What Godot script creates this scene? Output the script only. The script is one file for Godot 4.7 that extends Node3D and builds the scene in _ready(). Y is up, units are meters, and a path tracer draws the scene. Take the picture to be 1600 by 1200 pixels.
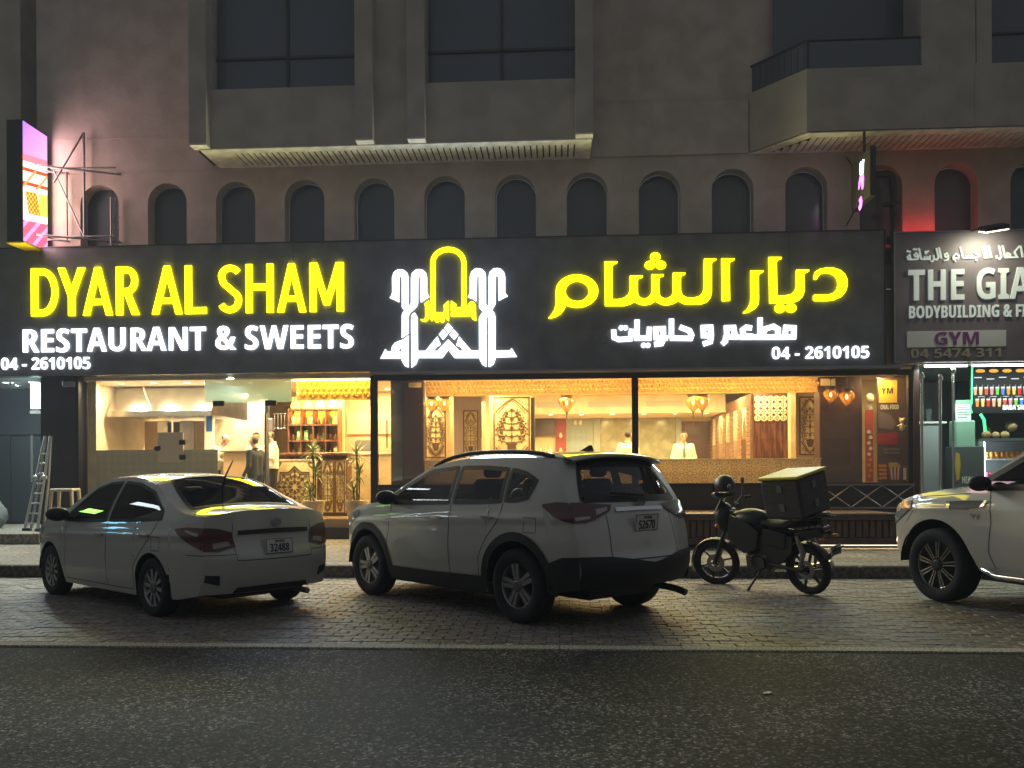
extends Node3D

func _ready() -> void:
	rng.seed = 7
	# camera: level, eye height 1.42 m, lens shifted up, turned a little towards the left of the shop front
	var cam := Camera3D.new()
	cam.name = "camera"
	cam.projection = Camera3D.PROJECTION_FRUSTUM
	cam.near = 0.05
	cam.far = 400.0
	cam.size = 0.05 * 1200.0 / 1300.0
	cam.frustum_offset = Vector2(0, 0.05 * 145.0 / 1300.0)
	cam.position = Vector3(0, 1.42, 0)
	cam.rotation = Vector3(0, 0.056, -0.005)
	cam.current = true
	add_child(cam)
	# night sky with the glow of the city
	var env := Environment.new()
	env.background_mode = Environment.BG_SKY
	env.sky = Sky.new()
	var night := ProceduralSkyMaterial.new()
	night.sky_top_color = Color(0.50, 0.515, 0.55)
	night.sky_horizon_color = Color(0.60, 0.565, 0.52)
	night.sky_curve = 0.2
	night.ground_bottom_color = Color(0.2, 0.2, 0.2)
	night.ground_horizon_color = Color(0.3, 0.29, 0.28)
	env.sky.sky_material = night
	env.background_energy_multiplier = 0.5
	env.tonemap_mode = Environment.TONE_MAPPER_LINEAR
	env.tonemap_exposure = 1.35
	# thin haze added to stand in for the milky lens veil
	env.fog_enabled = true
	env.fog_density = 0.003
	env.fog_light_color = Color(0.82, 0.86, 0.95)
	env.sdfgi_enabled = true
	env.ssao_enabled = true
	env.ssil_enabled = true
	var we := WorldEnvironment.new()
	we.name = "world_environment"
	we.environment = env
	add_child(we)
	# the lit letters of the fascia: one light the size of each line of writing, just in front of it
	var yellow := Color(1.0, 0.93, 0.12)
	var white := Color(0.86, 0.93, 1.0)
	area("sign_light_yellow_latin", Vector3(-7.46, 5.2, -16.2), Vector2(6.4, 0.9), Vector3.BACK, yellow, 11.0)
	area("sign_light_white_latin", Vector3(-7.46, 4.23, -16.2), Vector2(6.8, 0.45), Vector3.BACK, white, 17.0)
	area("sign_light_logo", Vector3(-2.05, 4.6, -16.2), Vector2(2.4, 1.9), Vector3.BACK, white, 22.0)
	area("sign_light_yellow_arabic", Vector3(2.75, 5.2, -16.2), Vector2(5.8, 0.9), Vector3.BACK, yellow, 11.0)
	area("sign_light_white_arabic", Vector3(2.9, 4.25, -16.2), Vector2(3.6, 0.5), Vector3.BACK, white, 5.0)
	area("sign_light_phone", Vector3(5.05, 3.78, -16.2), Vector2(1.8, 0.22), Vector3.BACK, white, 3.0)
	area("sign_light_phone", Vector3(-10.4, 3.78, -16.2), Vector2(1.8, 0.22), Vector3.BACK, white, 3.0)
	materials()
	ground()
	building()
	across_the_street()
	down_the_street()
	fascia()
	interior()
	entrance()
	right_shop()
	left_side()
	vehicles()
	people()
	details()


# ---------------------------------------------------------------- mesh builder
class MB:
	var v := PackedVector3Array()
	var n := PackedVector3Array()
	var t := PackedVector2Array()
	var i := PackedInt32Array()
	var x := Transform3D.IDENTITY

	func at(p: Vector3, turn := Vector3.ZERO) -> MB:
		x = Transform3D(Basis.from_euler(turn), p)
		return self

	func pt(p: Vector3, nn: Vector3, uv := Vector2.ZERO) -> int:
		v.append(x * p)
		n.append((x.basis * nn).normalized())
		t.append(uv)
		return v.size() - 1

	func tri(a: Vector3, b: Vector3, c: Vector3) -> void:
		var nn := (b - a).cross(c - a)
		if nn.length_squared() < 1e-16:
			return
		nn = nn.normalized()
		var k := pt(a, nn)
		pt(b, nn, Vector2(1, 0))
		pt(c, nn, Vector2(1, 1))
		i.append_array([k, k + 2, k + 1])

	# counter-clockwise seen from outside
	func quad(a: Vector3, b: Vector3, c: Vector3, d: Vector3) -> void:
		var nn := (c - a).cross(d - b)
		if nn.length_squared() < 1e-16:
			return
		nn = nn.normalized()
		var k := pt(a, nn, Vector2(0, 1))
		pt(b, nn, Vector2(1, 1))
		pt(c, nn, Vector2(1, 0))
		pt(d, nn, Vector2(0, 0))
		i.append_array([k, k + 2, k + 1, k, k + 3, k + 2])

	func box(c: Vector3, s: Vector3) -> MB:
		var h := s / 2
		var p := []
		for k in 8:
			p.append(c + Vector3(h.x if k & 1 else -h.x, h.y if k & 2 else -h.y, h.z if k & 4 else -h.z))
		quad(p[4], p[5], p[7], p[6])
		quad(p[1], p[0], p[2], p[3])
		quad(p[5], p[1], p[3], p[7])
		quad(p[0], p[4], p[6], p[2])
		quad(p[6], p[7], p[3], p[2])
		quad(p[0], p[1], p[5], p[4])
		return self

	# box from corner to corner
	func span(a: Vector3, b: Vector3) -> MB:
		return box((a + b) / 2, (b - a).abs())

	# box with chamfered edges
	func bevel(c: Vector3, s: Vector3, r := 0.01) -> MB:
		var h := s / 2
		r = minf(r, minf(h.x, minf(h.y, h.z)) * 0.95)
		var faces := [[0, 1, 2], [1, 2, 0], [2, 0, 1]]
		for f in faces:
			for sg in [-1.0, 1.0]:
				var q := []
				for uv in [[-1, -1], [1, -1], [1, 1], [-1, 1]]:
					var p := Vector3.ZERO
					p[f[0]] = sg * h[f[0]]
					p[f[1]] = uv[0] * (h[f[1]] - r)
					p[f[2]] = uv[1] * (h[f[2]] - r)
					q.append(c + p)
				if sg > 0: quad(q[0], q[1], q[2], q[3])
				else: quad(q[3], q[2], q[1], q[0])
		for f in faces:
			for s1 in [-1.0, 1.0]:
				for s2 in [-1.0, 1.0]:
					var q := []
					for e in [[0, -1], [0, 1], [1, 1], [1, -1]]:
						var p := Vector3.ZERO
						p[f[2]] = e[1] * (h[f[2]] - r)
						p[f[0]] = s1 * (h[f[0]] - (r if e[0] == 1 else 0.0))
						p[f[1]] = s2 * (h[f[1]] - (r if e[0] == 0 else 0.0))
						q.append(c + p)
					if s1 * s2 < 0: quad(q[0], q[1], q[2], q[3])
					else: quad(q[3], q[2], q[1], q[0])
		for k in 8:
			var s3 := Vector3(1 if k & 1 else -1, 1 if k & 2 else -1, 1 if k & 4 else -1)
			var a := c + s3 * Vector3(h.x, h.y - r, h.z - r)
			var b := c + s3 * Vector3(h.x - r, h.y, h.z - r)
			var d := c + s3 * Vector3(h.x - r, h.y - r, h.z)
			if s3.x * s3.y * s3.z > 0: tri(a, b, d)
			else: tri(a, d, b)
		return self

	# smooth sheet through rows of points
	func grid(rows: Array, wrap := false, flip := false) -> MB:
		var R := rows.size()
		var C: int = rows[0].size()
		var base := v.size()
		for r in R:
			for c in C:
				var p: Vector3 = rows[r][c]
				var c0: int = (c - 1 + C) % C if wrap else maxi(c - 1, 0)
				var c1: int = (c + 1) % C if wrap else mini(c + 1, C - 1)
				var du: Vector3 = rows[r][c1] - rows[r][c0]
				var dv: Vector3 = rows[mini(r + 1, R - 1)][c] - rows[maxi(r - 1, 0)][c]
				if du.length_squared() < 1e-12:
					var rr := r + 1 if r + 1 < R else r - 1
					du = rows[rr][c1] - rows[rr][c0]
				var nn := du.cross(dv)
				if nn.length_squared() < 1e-18:
					nn = Vector3.UP
				pt(p, -nn if flip else nn, Vector2(float(c) / maxi(C - 1, 1), float(r) / maxi(R - 1, 1)))
		for r in R - 1:
			for c in (C if wrap else C - 1):
				var a := base + r * C + c
				var b := base + r * C + (c + 1) % C
				var d := base + (r + 1) * C + c
				var e := base + (r + 1) * C + (c + 1) % C
				if flip: i.append_array([a, b, e, a, e, d])
				else: i.append_array([a, e, b, a, d, e])
		return self

	func tube(path: Array, rad: Variant, sides := 8, caps := true) -> MB:
		var rows := []
		var up := Vector3.UP
		for k in path.size():
			var d: Vector3 = (path[mini(k + 1, path.size() - 1)] - path[maxi(k - 1, 0)]).normalized()
			if absf(d.dot(up)) > 0.95: up = Vector3.RIGHT if absf(d.x) < 0.9 else Vector3.BACK
			var a := d.cross(up).normalized()
			var b := a.cross(d).normalized()
			up = b
			var r: float = rad[k] if rad is Array else rad
			var row := PackedVector3Array()
			for s in sides:
				var g := TAU * s / sides
				row.append(path[k] + a * cos(g) * r + b * sin(g) * r)
			rows.append(row)
		grid(rows, true, true)
		if caps:
			for e in [0, rows.size() - 1]:
				for s in sides:
					var p: Vector3 = rows[e][s]
					var q: Vector3 = rows[e][(s + 1) % sides]
					if e == 0: tri(path[e], q, p)
					else: tri(path[e], p, q)
		return self

	func rod(a: Vector3, b: Vector3, r: float, sides := 8) -> MB:
		return tube([a, b], r, sides)

	# profile of (radius, height) round the y axis
	func lathe(prof: Array, segs := 20, sx := 1.0, sz := 1.0) -> MB:
		var rows := []
		for p in prof:
			var row := PackedVector3Array()
			for s in segs:
				var g := TAU * s / segs
				row.append(Vector3(cos(g) * p.x * sx, p.y, sin(g) * p.x * sz))
			rows.append(row)
		return grid(rows, true, false)

	# outline in xy pushed out from z0 to z1, front at z1
	func poly(p: PackedVector2Array, z0: float, z1: float, back := false) -> MB:
		if Geometry2D.is_polygon_clockwise(p):
			p = p.duplicate()
			p.reverse()
		var ids := Geometry2D.triangulate_polygon(p)
		for k in range(0, ids.size(), 3):
			var a := p[ids[k]]
			var b := p[ids[k + 1]]
			var c := p[ids[k + 2]]
			if (b - a).cross(c - a) < 0:
				var s := b
				b = c
				c = s
			tri(Vector3(a.x, a.y, z1), Vector3(b.x, b.y, z1), Vector3(c.x, c.y, z1))
			if back: tri(Vector3(a.x, a.y, z0), Vector3(c.x, c.y, z0), Vector3(b.x, b.y, z0))
		for k in p.size():
			var a := p[k]
			var b := p[(k + 1) % p.size()]
			quad(Vector3(a.x, a.y, z0), Vector3(b.x, b.y, z0), Vector3(b.x, b.y, z1), Vector3(a.x, a.y, z1))
		return self

	# a stroke of width w along a line in xy
	func ribbon(p: Array, w: Variant, z0: float, z1: float, closed := false) -> MB:
		var N := p.size()
		var L := []
		var Rr := []
		for k in N:
			var a: Vector2 = p[(k - 1 + N) % N] if closed else p[maxi(k - 1, 0)]
			var b: Vector2 = p[(k + 1) % N] if closed else p[mini(k + 1, N - 1)]
			var q: Vector2 = p[k]
			var d1 := (q - a).normalized()
			var d2 := (b - q).normalized()
			if d1 == Vector2.ZERO: d1 = d2
			if d2 == Vector2.ZERO: d2 = d1
			var d := (d1 + d2).normalized()
			if d == Vector2.ZERO: d = d1
			var nn := Vector2(-d.y, d.x)
			var m := clampf(1.0 / maxf(nn.dot(Vector2(-d1.y, d1.x)), 0.35), 1.0, 1.8)
			var h: float = (w[k] if w is Array else w) * 0.5 * m
			L.append(q + nn * h)
			Rr.append(q - nn * h)
		for k in (N if closed else N - 1):
			var e := (k + 1) % N
			var a := Vector3(Rr[k].x, Rr[k].y, z1)
			var b := Vector3(Rr[e].x, Rr[e].y, z1)
			var c := Vector3(L[e].x, L[e].y, z1)
			var d := Vector3(L[k].x, L[k].y, z1)
			quad(a, b, c, d)
			var dz := Vector3(0, 0, z0 - z1)
			quad(a + dz, b + dz, b, a)
			quad(c + dz, d + dz, d, c)
			if not closed and k == 0: quad(d + dz, a + dz, a, d)
			if not closed and k == N - 2: quad(b + dz, c + dz, c, b)
		return self

	func ball(c: Vector3, r: Vector3, segs := 12, rings := 8) -> MB:
		var rows := []
		for a in rings + 1:
			var g := PI * a / rings - PI / 2
			var row := PackedVector3Array()
			for s in segs:
				var h := TAU * s / segs
				row.append(c + Vector3(cos(h) * cos(g) * r.x, sin(g) * r.y, sin(h) * cos(g) * r.z))
			rows.append(row)
		return grid(rows, true, false)

	func mesh() -> ArrayMesh:
		var arr := []
		arr.resize(Mesh.ARRAY_MAX)
		arr[Mesh.ARRAY_VERTEX] = v
		arr[Mesh.ARRAY_NORMAL] = n
		arr[Mesh.ARRAY_TEX_UV] = t
		arr[Mesh.ARRAY_INDEX] = i
		var m := ArrayMesh.new()
		m.add_surface_from_arrays(Mesh.PRIMITIVE_TRIANGLES, arr)
		return m

var M := {}
var taken := {}
var rng := RandomNumberGenerator.new()

func mb() -> MB:
	return MB.new()

func numbered(called: String) -> String:
	var k: int = taken.get(called, -1) + 1
	taken[called] = k
	return called if k == 0 else "%s_%03d" % [called, k]

func tag(o: Node, label: String, category := "", group := "", kind := "") -> Node:
	if label: o.set_meta("label", label)
	if category: o.set_meta("category", category)
	if group: o.set_meta("group", group)
	if kind: o.set_meta("kind", kind)
	return o

func thing(called: String, label: String, category: String, at := Vector3.ZERO, turn := 0.0, group := "") -> Node3D:
	var o := Node3D.new()
	o.name = numbered(called)
	add_child(o)
	o.position = at
	o.rotation.y = turn
	tag(o, label, category, group)
	return o

func obj(b: Variant, called: String, m: Material, parent: Node = null) -> MeshInstance3D:
	var o := MeshInstance3D.new()
	o.mesh = b.mesh() if b is MB else b
	o.material_override = m
	o.cast_shadow = GeometryInstance3D.SHADOW_CASTING_SETTING_ON
	if parent == null:
		o.name = numbered(called)
		add_child(o)
	else:
		o.name = called
		parent.add_child(o, true)
	return o

func struct(b: Variant, called: String, m: Material) -> MeshInstance3D:
	var o := obj(b, called, m)
	o.set_meta("kind", "structure")
	return o

func again(o: Node3D, label := "", called := "") -> Node3D:
	var c: Node3D = o.duplicate()
	c.name = numbered(called if called else String(o.name).rstrip("_0123456789"))
	add_child(c)
	if label: c.set_meta("label", label)
	return c

# ---------------------------------------------------------------- materials (linear base colours)
func lin(r: float, g: float, b: float, a := 1.0) -> Color:
	var c := Color(r, g, b).linear_to_srgb()
	c.a = a
	return c

func mat(called: String, r: float, g: float, b: float, rough := 0.8, metal := 0.0, spec := 0.5) -> StandardMaterial3D:
	var m := StandardMaterial3D.new()
	m.resource_name = called
	m.albedo_color = lin(r, g, b)
	m.roughness = rough
	m.metallic = metal
	m.metallic_specular = spec
	M[called] = m
	return m

func glow(called: String, r: float, g: float, b: float, e: float) -> StandardMaterial3D:
	var m := mat(called, minf(r, 0.8), minf(g, 0.8), minf(b, 0.8), 0.5)
	m.emission_enabled = true
	m.emission = lin(r, g, b)
	m.emission_energy_multiplier = e
	return m

func glass(called: String, r: float, g: float, b: float, a: float, rough := 0.02) -> StandardMaterial3D:
	var m := mat(called, r, g, b, rough)
	m.transparency = BaseMaterial3D.TRANSPARENCY_ALPHA
	m.albedo_color.a = a
	return m

func noise_tex(freq: float, octaves: int, dark: Color, light: Color, sd: int, size := 512, kind := FastNoiseLite.TYPE_SIMPLEX_SMOOTH, lo := 0.25, hi := 0.75) -> NoiseTexture2D:
	var f := FastNoiseLite.new()
	f.seed = sd
	f.noise_type = kind
	f.frequency = freq
	f.fractal_octaves = octaves
	var tx := NoiseTexture2D.new()
	tx.width = size
	tx.height = size
	tx.seamless = true
	tx.noise = f
	var g := Gradient.new()
	g.offsets = PackedFloat32Array([lo, hi])
	g.colors = PackedColorArray([dark, light])
	tx.color_ramp = g
	return tx

func noise_normal(freq: float, octaves: int, sd: int, strength := 4.0, size := 512) -> NoiseTexture2D:
	var f := FastNoiseLite.new()
	f.seed = sd
	f.frequency = freq
	f.fractal_octaves = octaves
	var tx := NoiseTexture2D.new()
	tx.width = size
	tx.height = size
	tx.seamless = true
	tx.noise = f
	tx.as_normal_map = true
	tx.bump_strength = strength
	return tx

func triplanar(m: StandardMaterial3D, scale: float, tex: Texture2D = null, nor: Texture2D = null, ns := 1.0) -> StandardMaterial3D:
	m.uv1_triplanar = true
	m.uv1_world_triplanar = true
	m.uv1_scale = Vector3.ONE * scale
	if tex: m.albedo_texture = tex
	if nor:
		m.normal_enabled = true
		m.normal_texture = nor
		m.normal_scale = ns
	return m

func area(called: String, at: Vector3, size: Vector2, towards: Vector3, c: Color, e: float) -> AreaLight3D:
	var l := AreaLight3D.new()
	l.name = called
	l.area_size = size
	l.light_color = c
	l.light_energy = e
	l.shadow_enabled = true
	add_child(l, true)
	var up := Vector3.UP if absf(towards.normalized().y) < 0.95 else Vector3.FORWARD
	l.transform = Transform3D(Basis.looking_at(towards, up), at)
	return l

func omni(called: String, at: Vector3, c: Color, e: float, size := 0.03) -> OmniLight3D:
	var l := OmniLight3D.new()
	l.name = called
	l.light_color = c
	l.light_energy = e
	l.light_size = size
	l.omni_range = 30.0
	l.omni_attenuation = 2.0
	l.shadow_enabled = true
	add_child(l, true)
	l.position = at
	return l

# ---------------------------------------------------------------- lettering
var fonts := {}
func font(kind: String) -> Font:
	if not fonts.has(kind):
		var f := SystemFont.new()
		f.font_names = PackedStringArray(["Droid Serif" if kind.begins_with("serif") else "Droid Sans"])
		f.font_weight = 700 if kind.ends_with(" bold") else 400
		fonts[kind] = f
	return fonts[kind]

# each letter a mesh of its own between x0 and x1, capitals from y0 to y1, front face at z + depth
func letters(txt: String, parent: Node3D, x0: float, x1: float, y0: float, y1: float, z: float, depth: float, m: Material, kind := "sans bold", called := "letter", gap := 0.0) -> void:
	var f := font(kind)
	var total := 0.0
	for ch in txt:
		total += f.get_string_size(ch, HORIZONTAL_ALIGNMENT_LEFT, -1, 64).x + gap
	var sx := (x1 - x0) / total
	var sy := (y1 - y0) / 45.7
	var x := 0.0
	for ch in txt:
		var w := f.get_string_size(ch, HORIZONTAL_ALIGNMENT_LEFT, -1, 64).x
		if ch != " ":
			var tm := TextMesh.new()
			tm.font = f
			tm.text = ch
			tm.font_size = 64
			tm.pixel_size = 0.01
			tm.curve_step = 1.0
			tm.depth = 0.02
			var o := obj(tm, called, m, parent)
			o.scale = Vector3(sx * 100, sy * 100, depth / 0.02)
			o.position = Vector3(x0 + (x + w / 2) * sx, y0 + 22.0 * sy, z + depth / 2)
		x += w + gap
# outlines of the sign's lettering, metres on the sign's face: x, y, x, y ...
const BIG_ARABIC := [
	[-0.037,5.066,-0.039,4.812,-0.065,4.695,-0.124,4.598,-0.183,4.53,-0.153,4.524,-0.055,4.548,0.052,4.605,0.121,4.692,0.153,4.76,0.044,4.889,-0.014,5.007],
	[0.918,5.615,1.166,5.61,1.156,5.581,1.098,5.567,1.069,5.524,1.065,4.877,1.172,4.875,1.288,4.897,1.376,4.963,1.409,5.06,1.41,5.329,1.658,5.324,1.648,5.293,1.58,5.281,1.557,5.233,1.556,4.999,1.578,4.921,1.646,4.881,1.713,4.88,1.781,4.918,1.826,4.995,1.828,5.348,2.063,5.344,2.053,5.311,1.995,5.299,1.97,5.254,1.968,4.992,1.993,4.914,2.06,4.878,2.128,4.877,2.205,4.92,2.24,4.987,2.242,5.372,2.482,5.367,2.47,5.336,2.413,5.318,2.389,5.276,2.388,5.024,2.416,4.936,2.503,4.886,2.618,4.874,2.752,4.911,2.81,4.977,2.833,5.074,2.842,5.632,3.077,5.627,3.066,5.602,3.004,5.578,2.985,5.536,2.982,4.994,2.959,4.878,2.886,4.792,2.79,4.755,2.675,4.751,2.521,4.754,2.444,4.767,2.339,4.827,2.252,4.774,2.137,4.746,2.021,4.758,1.896,4.828,1.809,4.771,1.693,4.754,1.597,4.769,1.491,4.825,1.413,4.778,1.307,4.747,0.923,4.753],
	[3.173,5.629,3.425,5.624,3.415,5.599,3.348,5.571,3.325,5.529,3.329,4.814,3.182,4.81],
	[3.728,5.386,3.976,5.382,3.966,5.353,3.909,5.335,3.88,5.287,3.882,4.824,3.868,4.727,3.81,4.651,3.686,4.58,3.591,4.564,3.582,4.578,3.668,4.653,3.716,4.749,3.73,4.865],
	[4.076,5.64,4.322,5.635,4.315,5.606,4.252,5.585,4.223,5.541,4.231,4.889,4.391,4.892,4.504,4.919,4.571,4.985,4.596,5.062,4.598,5.383,4.843,5.379,4.832,5.35,4.771,5.328,4.746,5.29,4.751,4.982,4.712,4.867,4.636,4.792,4.523,4.751,4.087,4.753],
	[4.38,4.646,4.377,4.627,4.37,4.609,4.358,4.593,4.343,4.58,4.324,4.57,4.303,4.564,4.281,4.563,4.259,4.565,4.238,4.572,4.22,4.582,4.204,4.596,4.192,4.612,4.185,4.63,4.183,4.649,4.185,4.668,4.193,4.686,4.205,4.701,4.22,4.715,4.239,4.724,4.26,4.73,4.282,4.732,4.304,4.73,4.325,4.723,4.343,4.713,4.359,4.699,4.37,4.683,4.378,4.665],
	[4.594,4.648,4.591,4.629,4.584,4.611,4.572,4.596,4.557,4.582,4.538,4.573,4.517,4.567,4.495,4.565,4.473,4.567,4.452,4.574,4.434,4.584,4.418,4.598,4.407,4.614,4.399,4.632,4.397,4.651,4.4,4.67,4.407,4.688,4.419,4.704,4.434,4.717,4.453,4.727,4.474,4.733,4.496,4.734,4.518,4.732,4.539,4.725,4.557,4.715,4.573,4.701,4.584,4.685,4.592,4.667],
	[4.937,5.194,4.931,5.267,4.96,5.344,5.036,5.39,5.149,5.413,5.3,5.41,5.431,5.364,5.515,5.285,5.556,5.189,5.561,5.064,5.523,4.949,5.448,4.855,5.316,4.796,5.184,4.779,4.939,4.783,4.92,4.806,4.92,4.883,4.939,4.896,5.203,4.895,5.297,4.925,5.364,5,5.383,5.086,5.37,5.182,5.318,5.26,5.243,5.3,5.149,5.315,5.064,5.303,5.013,5.256,4.978,5.193],
	[1.999,5.689,1.996,5.671,1.989,5.654,1.977,5.639,1.962,5.626,1.943,5.617,1.922,5.611,1.9,5.609,1.878,5.612,1.858,5.618,1.839,5.628,1.824,5.642,1.812,5.657,1.805,5.675,1.802,5.693,1.805,5.711,1.812,5.728,1.824,5.743,1.84,5.756,1.858,5.765,1.879,5.771,1.901,5.773,1.923,5.77,1.944,5.764,1.962,5.754,1.978,5.74,1.989,5.725,1.997,5.707],
	[1.894,5.528,1.892,5.51,1.884,5.493,1.872,5.477,1.857,5.465,1.838,5.455,1.817,5.45,1.795,5.448,1.773,5.451,1.753,5.457,1.734,5.467,1.719,5.48,1.707,5.496,1.7,5.513,1.697,5.532,1.7,5.55,1.707,5.567,1.719,5.582,1.735,5.595,1.753,5.604,1.774,5.61,1.796,5.611,1.818,5.609,1.839,5.602,1.857,5.592,1.873,5.579,1.884,5.563,1.892,5.546],
	[2.104,5.528,2.101,5.51,2.094,5.492,2.082,5.477,2.067,5.465,2.048,5.455,2.027,5.45,2.005,5.448,1.984,5.45,1.963,5.457,1.944,5.467,1.929,5.48,1.917,5.496,1.91,5.513,1.908,5.531,1.91,5.55,1.917,5.567,1.929,5.582,1.945,5.595,1.964,5.604,1.984,5.61,2.006,5.611,2.028,5.609,2.049,5.602,2.067,5.592,2.083,5.579,2.094,5.563,2.102,5.546]]
const BIG_RING := [
	[0.789,5.042,0.782,4.986,0.763,4.932,0.733,4.882,0.691,4.837,0.64,4.798,0.581,4.767,0.516,4.744,0.446,4.731,0.375,4.727,0.303,4.733,0.233,4.749,0.168,4.773,0.109,4.807,0.058,4.847,0.017,4.894,-0.013,4.946,-0.031,5,-0.037,5.056,-0.031,5.112,-0.012,5.166,0.019,5.217,0.061,5.262,0.112,5.301,0.171,5.332,0.236,5.355,0.306,5.368,0.378,5.371,0.449,5.365,0.519,5.349,0.584,5.324,0.643,5.291,0.693,5.251,0.734,5.204,0.764,5.152,0.783,5.098],
	[0.608,5.041,0.604,5.007,0.594,4.975,0.577,4.944,0.554,4.917,0.526,4.893,0.493,4.874,0.457,4.86,0.419,4.852,0.379,4.85,0.34,4.853,0.301,4.863,0.265,4.878,0.233,4.898,0.205,4.923,0.182,4.951,0.165,4.982,0.155,5.015,0.152,5.049,0.156,5.083,0.166,5.116,0.183,5.146,0.206,5.174,0.234,5.197,0.267,5.216,0.303,5.23,0.341,5.238,0.381,5.24,0.421,5.237,0.459,5.227,0.495,5.212,0.527,5.192,0.555,5.168,0.578,5.139,0.594,5.108,0.605,5.075]]
const LOGO_WHITE := [
	[-3.274,5.097,-3.279,5.385,-3.245,5.484,-3.178,5.534,-3.111,5.543,-3.033,5.524,-2.973,5.468,-2.951,5.379,-2.953,4.836,-2.925,4.803,-3.026,4.711,-3.085,4.794,-3.083,5.381,-3.1,5.404,-3.123,5.4,-3.134,5.371,-3.143,4.891,-3.226,4.941,-3.331,4.982,-3.292,5.03],
	[-2.899,5.378,-2.877,5.466,-2.809,5.527,-2.742,5.539,-2.664,5.524,-2.602,5.465,-2.581,5.372,-2.582,5.073,-2.538,4.989,-2.601,4.952,-2.701,4.883,-2.712,4.91,-2.714,5.374,-2.736,5.397,-2.759,5.386,-2.764,4.866,-2.791,4.796,-2.93,4.67,-2.955,4.604,-2.956,4.272,-3.089,4.185,-3.086,4.639,-3.059,4.694,-2.925,4.825,-2.902,4.869],
	[-2.852,4.669,-2.825,4.679,-2.776,4.59,-2.769,3.76,-2.808,3.661,-2.897,3.596,-2.901,4.559,-2.892,4.63],
	[-3.518,3.781,-3.421,3.968,-3.387,3.924,-3.302,3.916,-3.097,3.913,-3.097,3.776],
	[-3.302,3.923,-3.286,4.011,-3.23,4.088,-3.14,4.124,-3.051,4.152,-2.957,4.228,-2.96,3.597,-3.031,3.631,-3.091,3.731,-3.09,3.986,-3.13,3.982,-3.159,3.925],
	[-2.762,3.92,-2.383,3.915,-2.164,4.139,-1.939,3.909,-1.558,3.91,-1.559,3.767,-2.04,3.773,-2.165,3.934,-2.284,3.776,-2.762,3.783],
	[-2.606,3.929,-2.382,4.202,-2.316,4.042,-2.405,3.988,-2.45,3.927],
	[-1.949,4.195,-1.713,3.919,-1.873,3.921,-1.928,3.992,-2.005,4.02],
	[-2.163,4.463,-2.074,4.363,-2.164,4.26,-2.243,4.365],
	[-2.265,4.339,-2.177,4.239,-2.266,4.136,-2.353,4.241],
	[-2.057,4.336,-1.964,4.235,-2.044,4.131,-2.137,4.231],
	[-1.772,4.971,-1.73,5.048,-1.728,5.378,-1.699,5.466,-1.632,5.526,-1.57,5.534,-1.488,5.515,-1.427,5.45,-1.412,5.361,-1.414,4.822,-1.25,4.654,-1.228,4.577,-1.232,3.741,-1.266,3.642,-1.343,3.592,-1.37,3.593,-1.365,4.557,-1.547,4.758,-1.549,5.364,-1.566,5.386,-1.588,5.376,-1.606,4.88,-1.679,4.937],
	[-1.356,5.371,-1.334,5.459,-1.267,5.519,-1.197,5.533,-1.113,5.51,-1.052,5.443,-1.032,5.365,-1.034,5.04,-0.983,4.975,-1.072,4.937,-1.16,4.884,-1.164,5.357,-1.191,5.386,-1.22,5.369,-1.227,4.819,-1.293,4.714,-1.37,4.799,-1.359,4.843],
	[-1.481,4.669,-1.405,4.58,-1.414,3.589,-1.487,3.634,-1.537,3.723,-1.552,3.811,-1.553,4.56],
	[-1.225,3.906,-0.945,3.902,-0.911,3.952,-0.807,3.779,-1.225,3.774]]
const LOGO_YELLOW := [
	[-2.639,4.842,-2.545,4.907,-2.531,4.575,-2.603,4.499,-2.681,4.507,-2.718,4.545,-2.647,4.537,-2.614,4.577,-2.612,4.798],
	[-2.419,4.673,-2.246,4.67,-2.235,4.747,-2.256,4.803,-2.152,4.9,-2.154,4.503,-2.246,4.593,-2.413,4.595,-2.491,4.508,-2.509,4.553],
	[-2.34,4.524,-2.345,4.506,-2.357,4.491,-2.375,4.483,-2.395,4.484,-2.412,4.492,-2.425,4.507,-2.429,4.525,-2.425,4.543,-2.412,4.558,-2.394,4.565,-2.374,4.565,-2.357,4.557,-2.344,4.542],
	[-2.236,4.522,-2.24,4.504,-2.253,4.489,-2.27,4.482,-2.29,4.482,-2.308,4.49,-2.32,4.505,-2.325,4.523,-2.32,4.542,-2.308,4.556,-2.29,4.564,-2.27,4.563,-2.252,4.555,-2.24,4.54],
	[-2.101,4.9,-2.001,4.827,-2.024,4.766,-1.902,4.764,-1.902,4.693,-2.102,4.697],
	[-1.802,4.762,-1.709,4.761,-1.709,4.69,-1.9,4.693,-1.899,4.759],
	[-1.78,4.784,-1.724,4.867,-1.668,4.875,-1.62,4.814,-1.613,4.499,-1.681,4.535,-1.701,4.589,-2.102,4.595,-2.102,4.668,-1.696,4.661,-1.7,4.783]]
const LOGO_ARCH := [
	[-2.469,4.574,-2.463,5.657,-2.455,5.72,-2.432,5.775,-2.395,5.825,-2.346,5.866,-2.287,5.896,-2.222,5.914,-2.153,5.919,-2.084,5.911,-2.019,5.89,-1.961,5.858,-1.913,5.815,-1.876,5.764,-1.854,5.708,-1.846,5.645,-1.85,4.785]]
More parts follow.
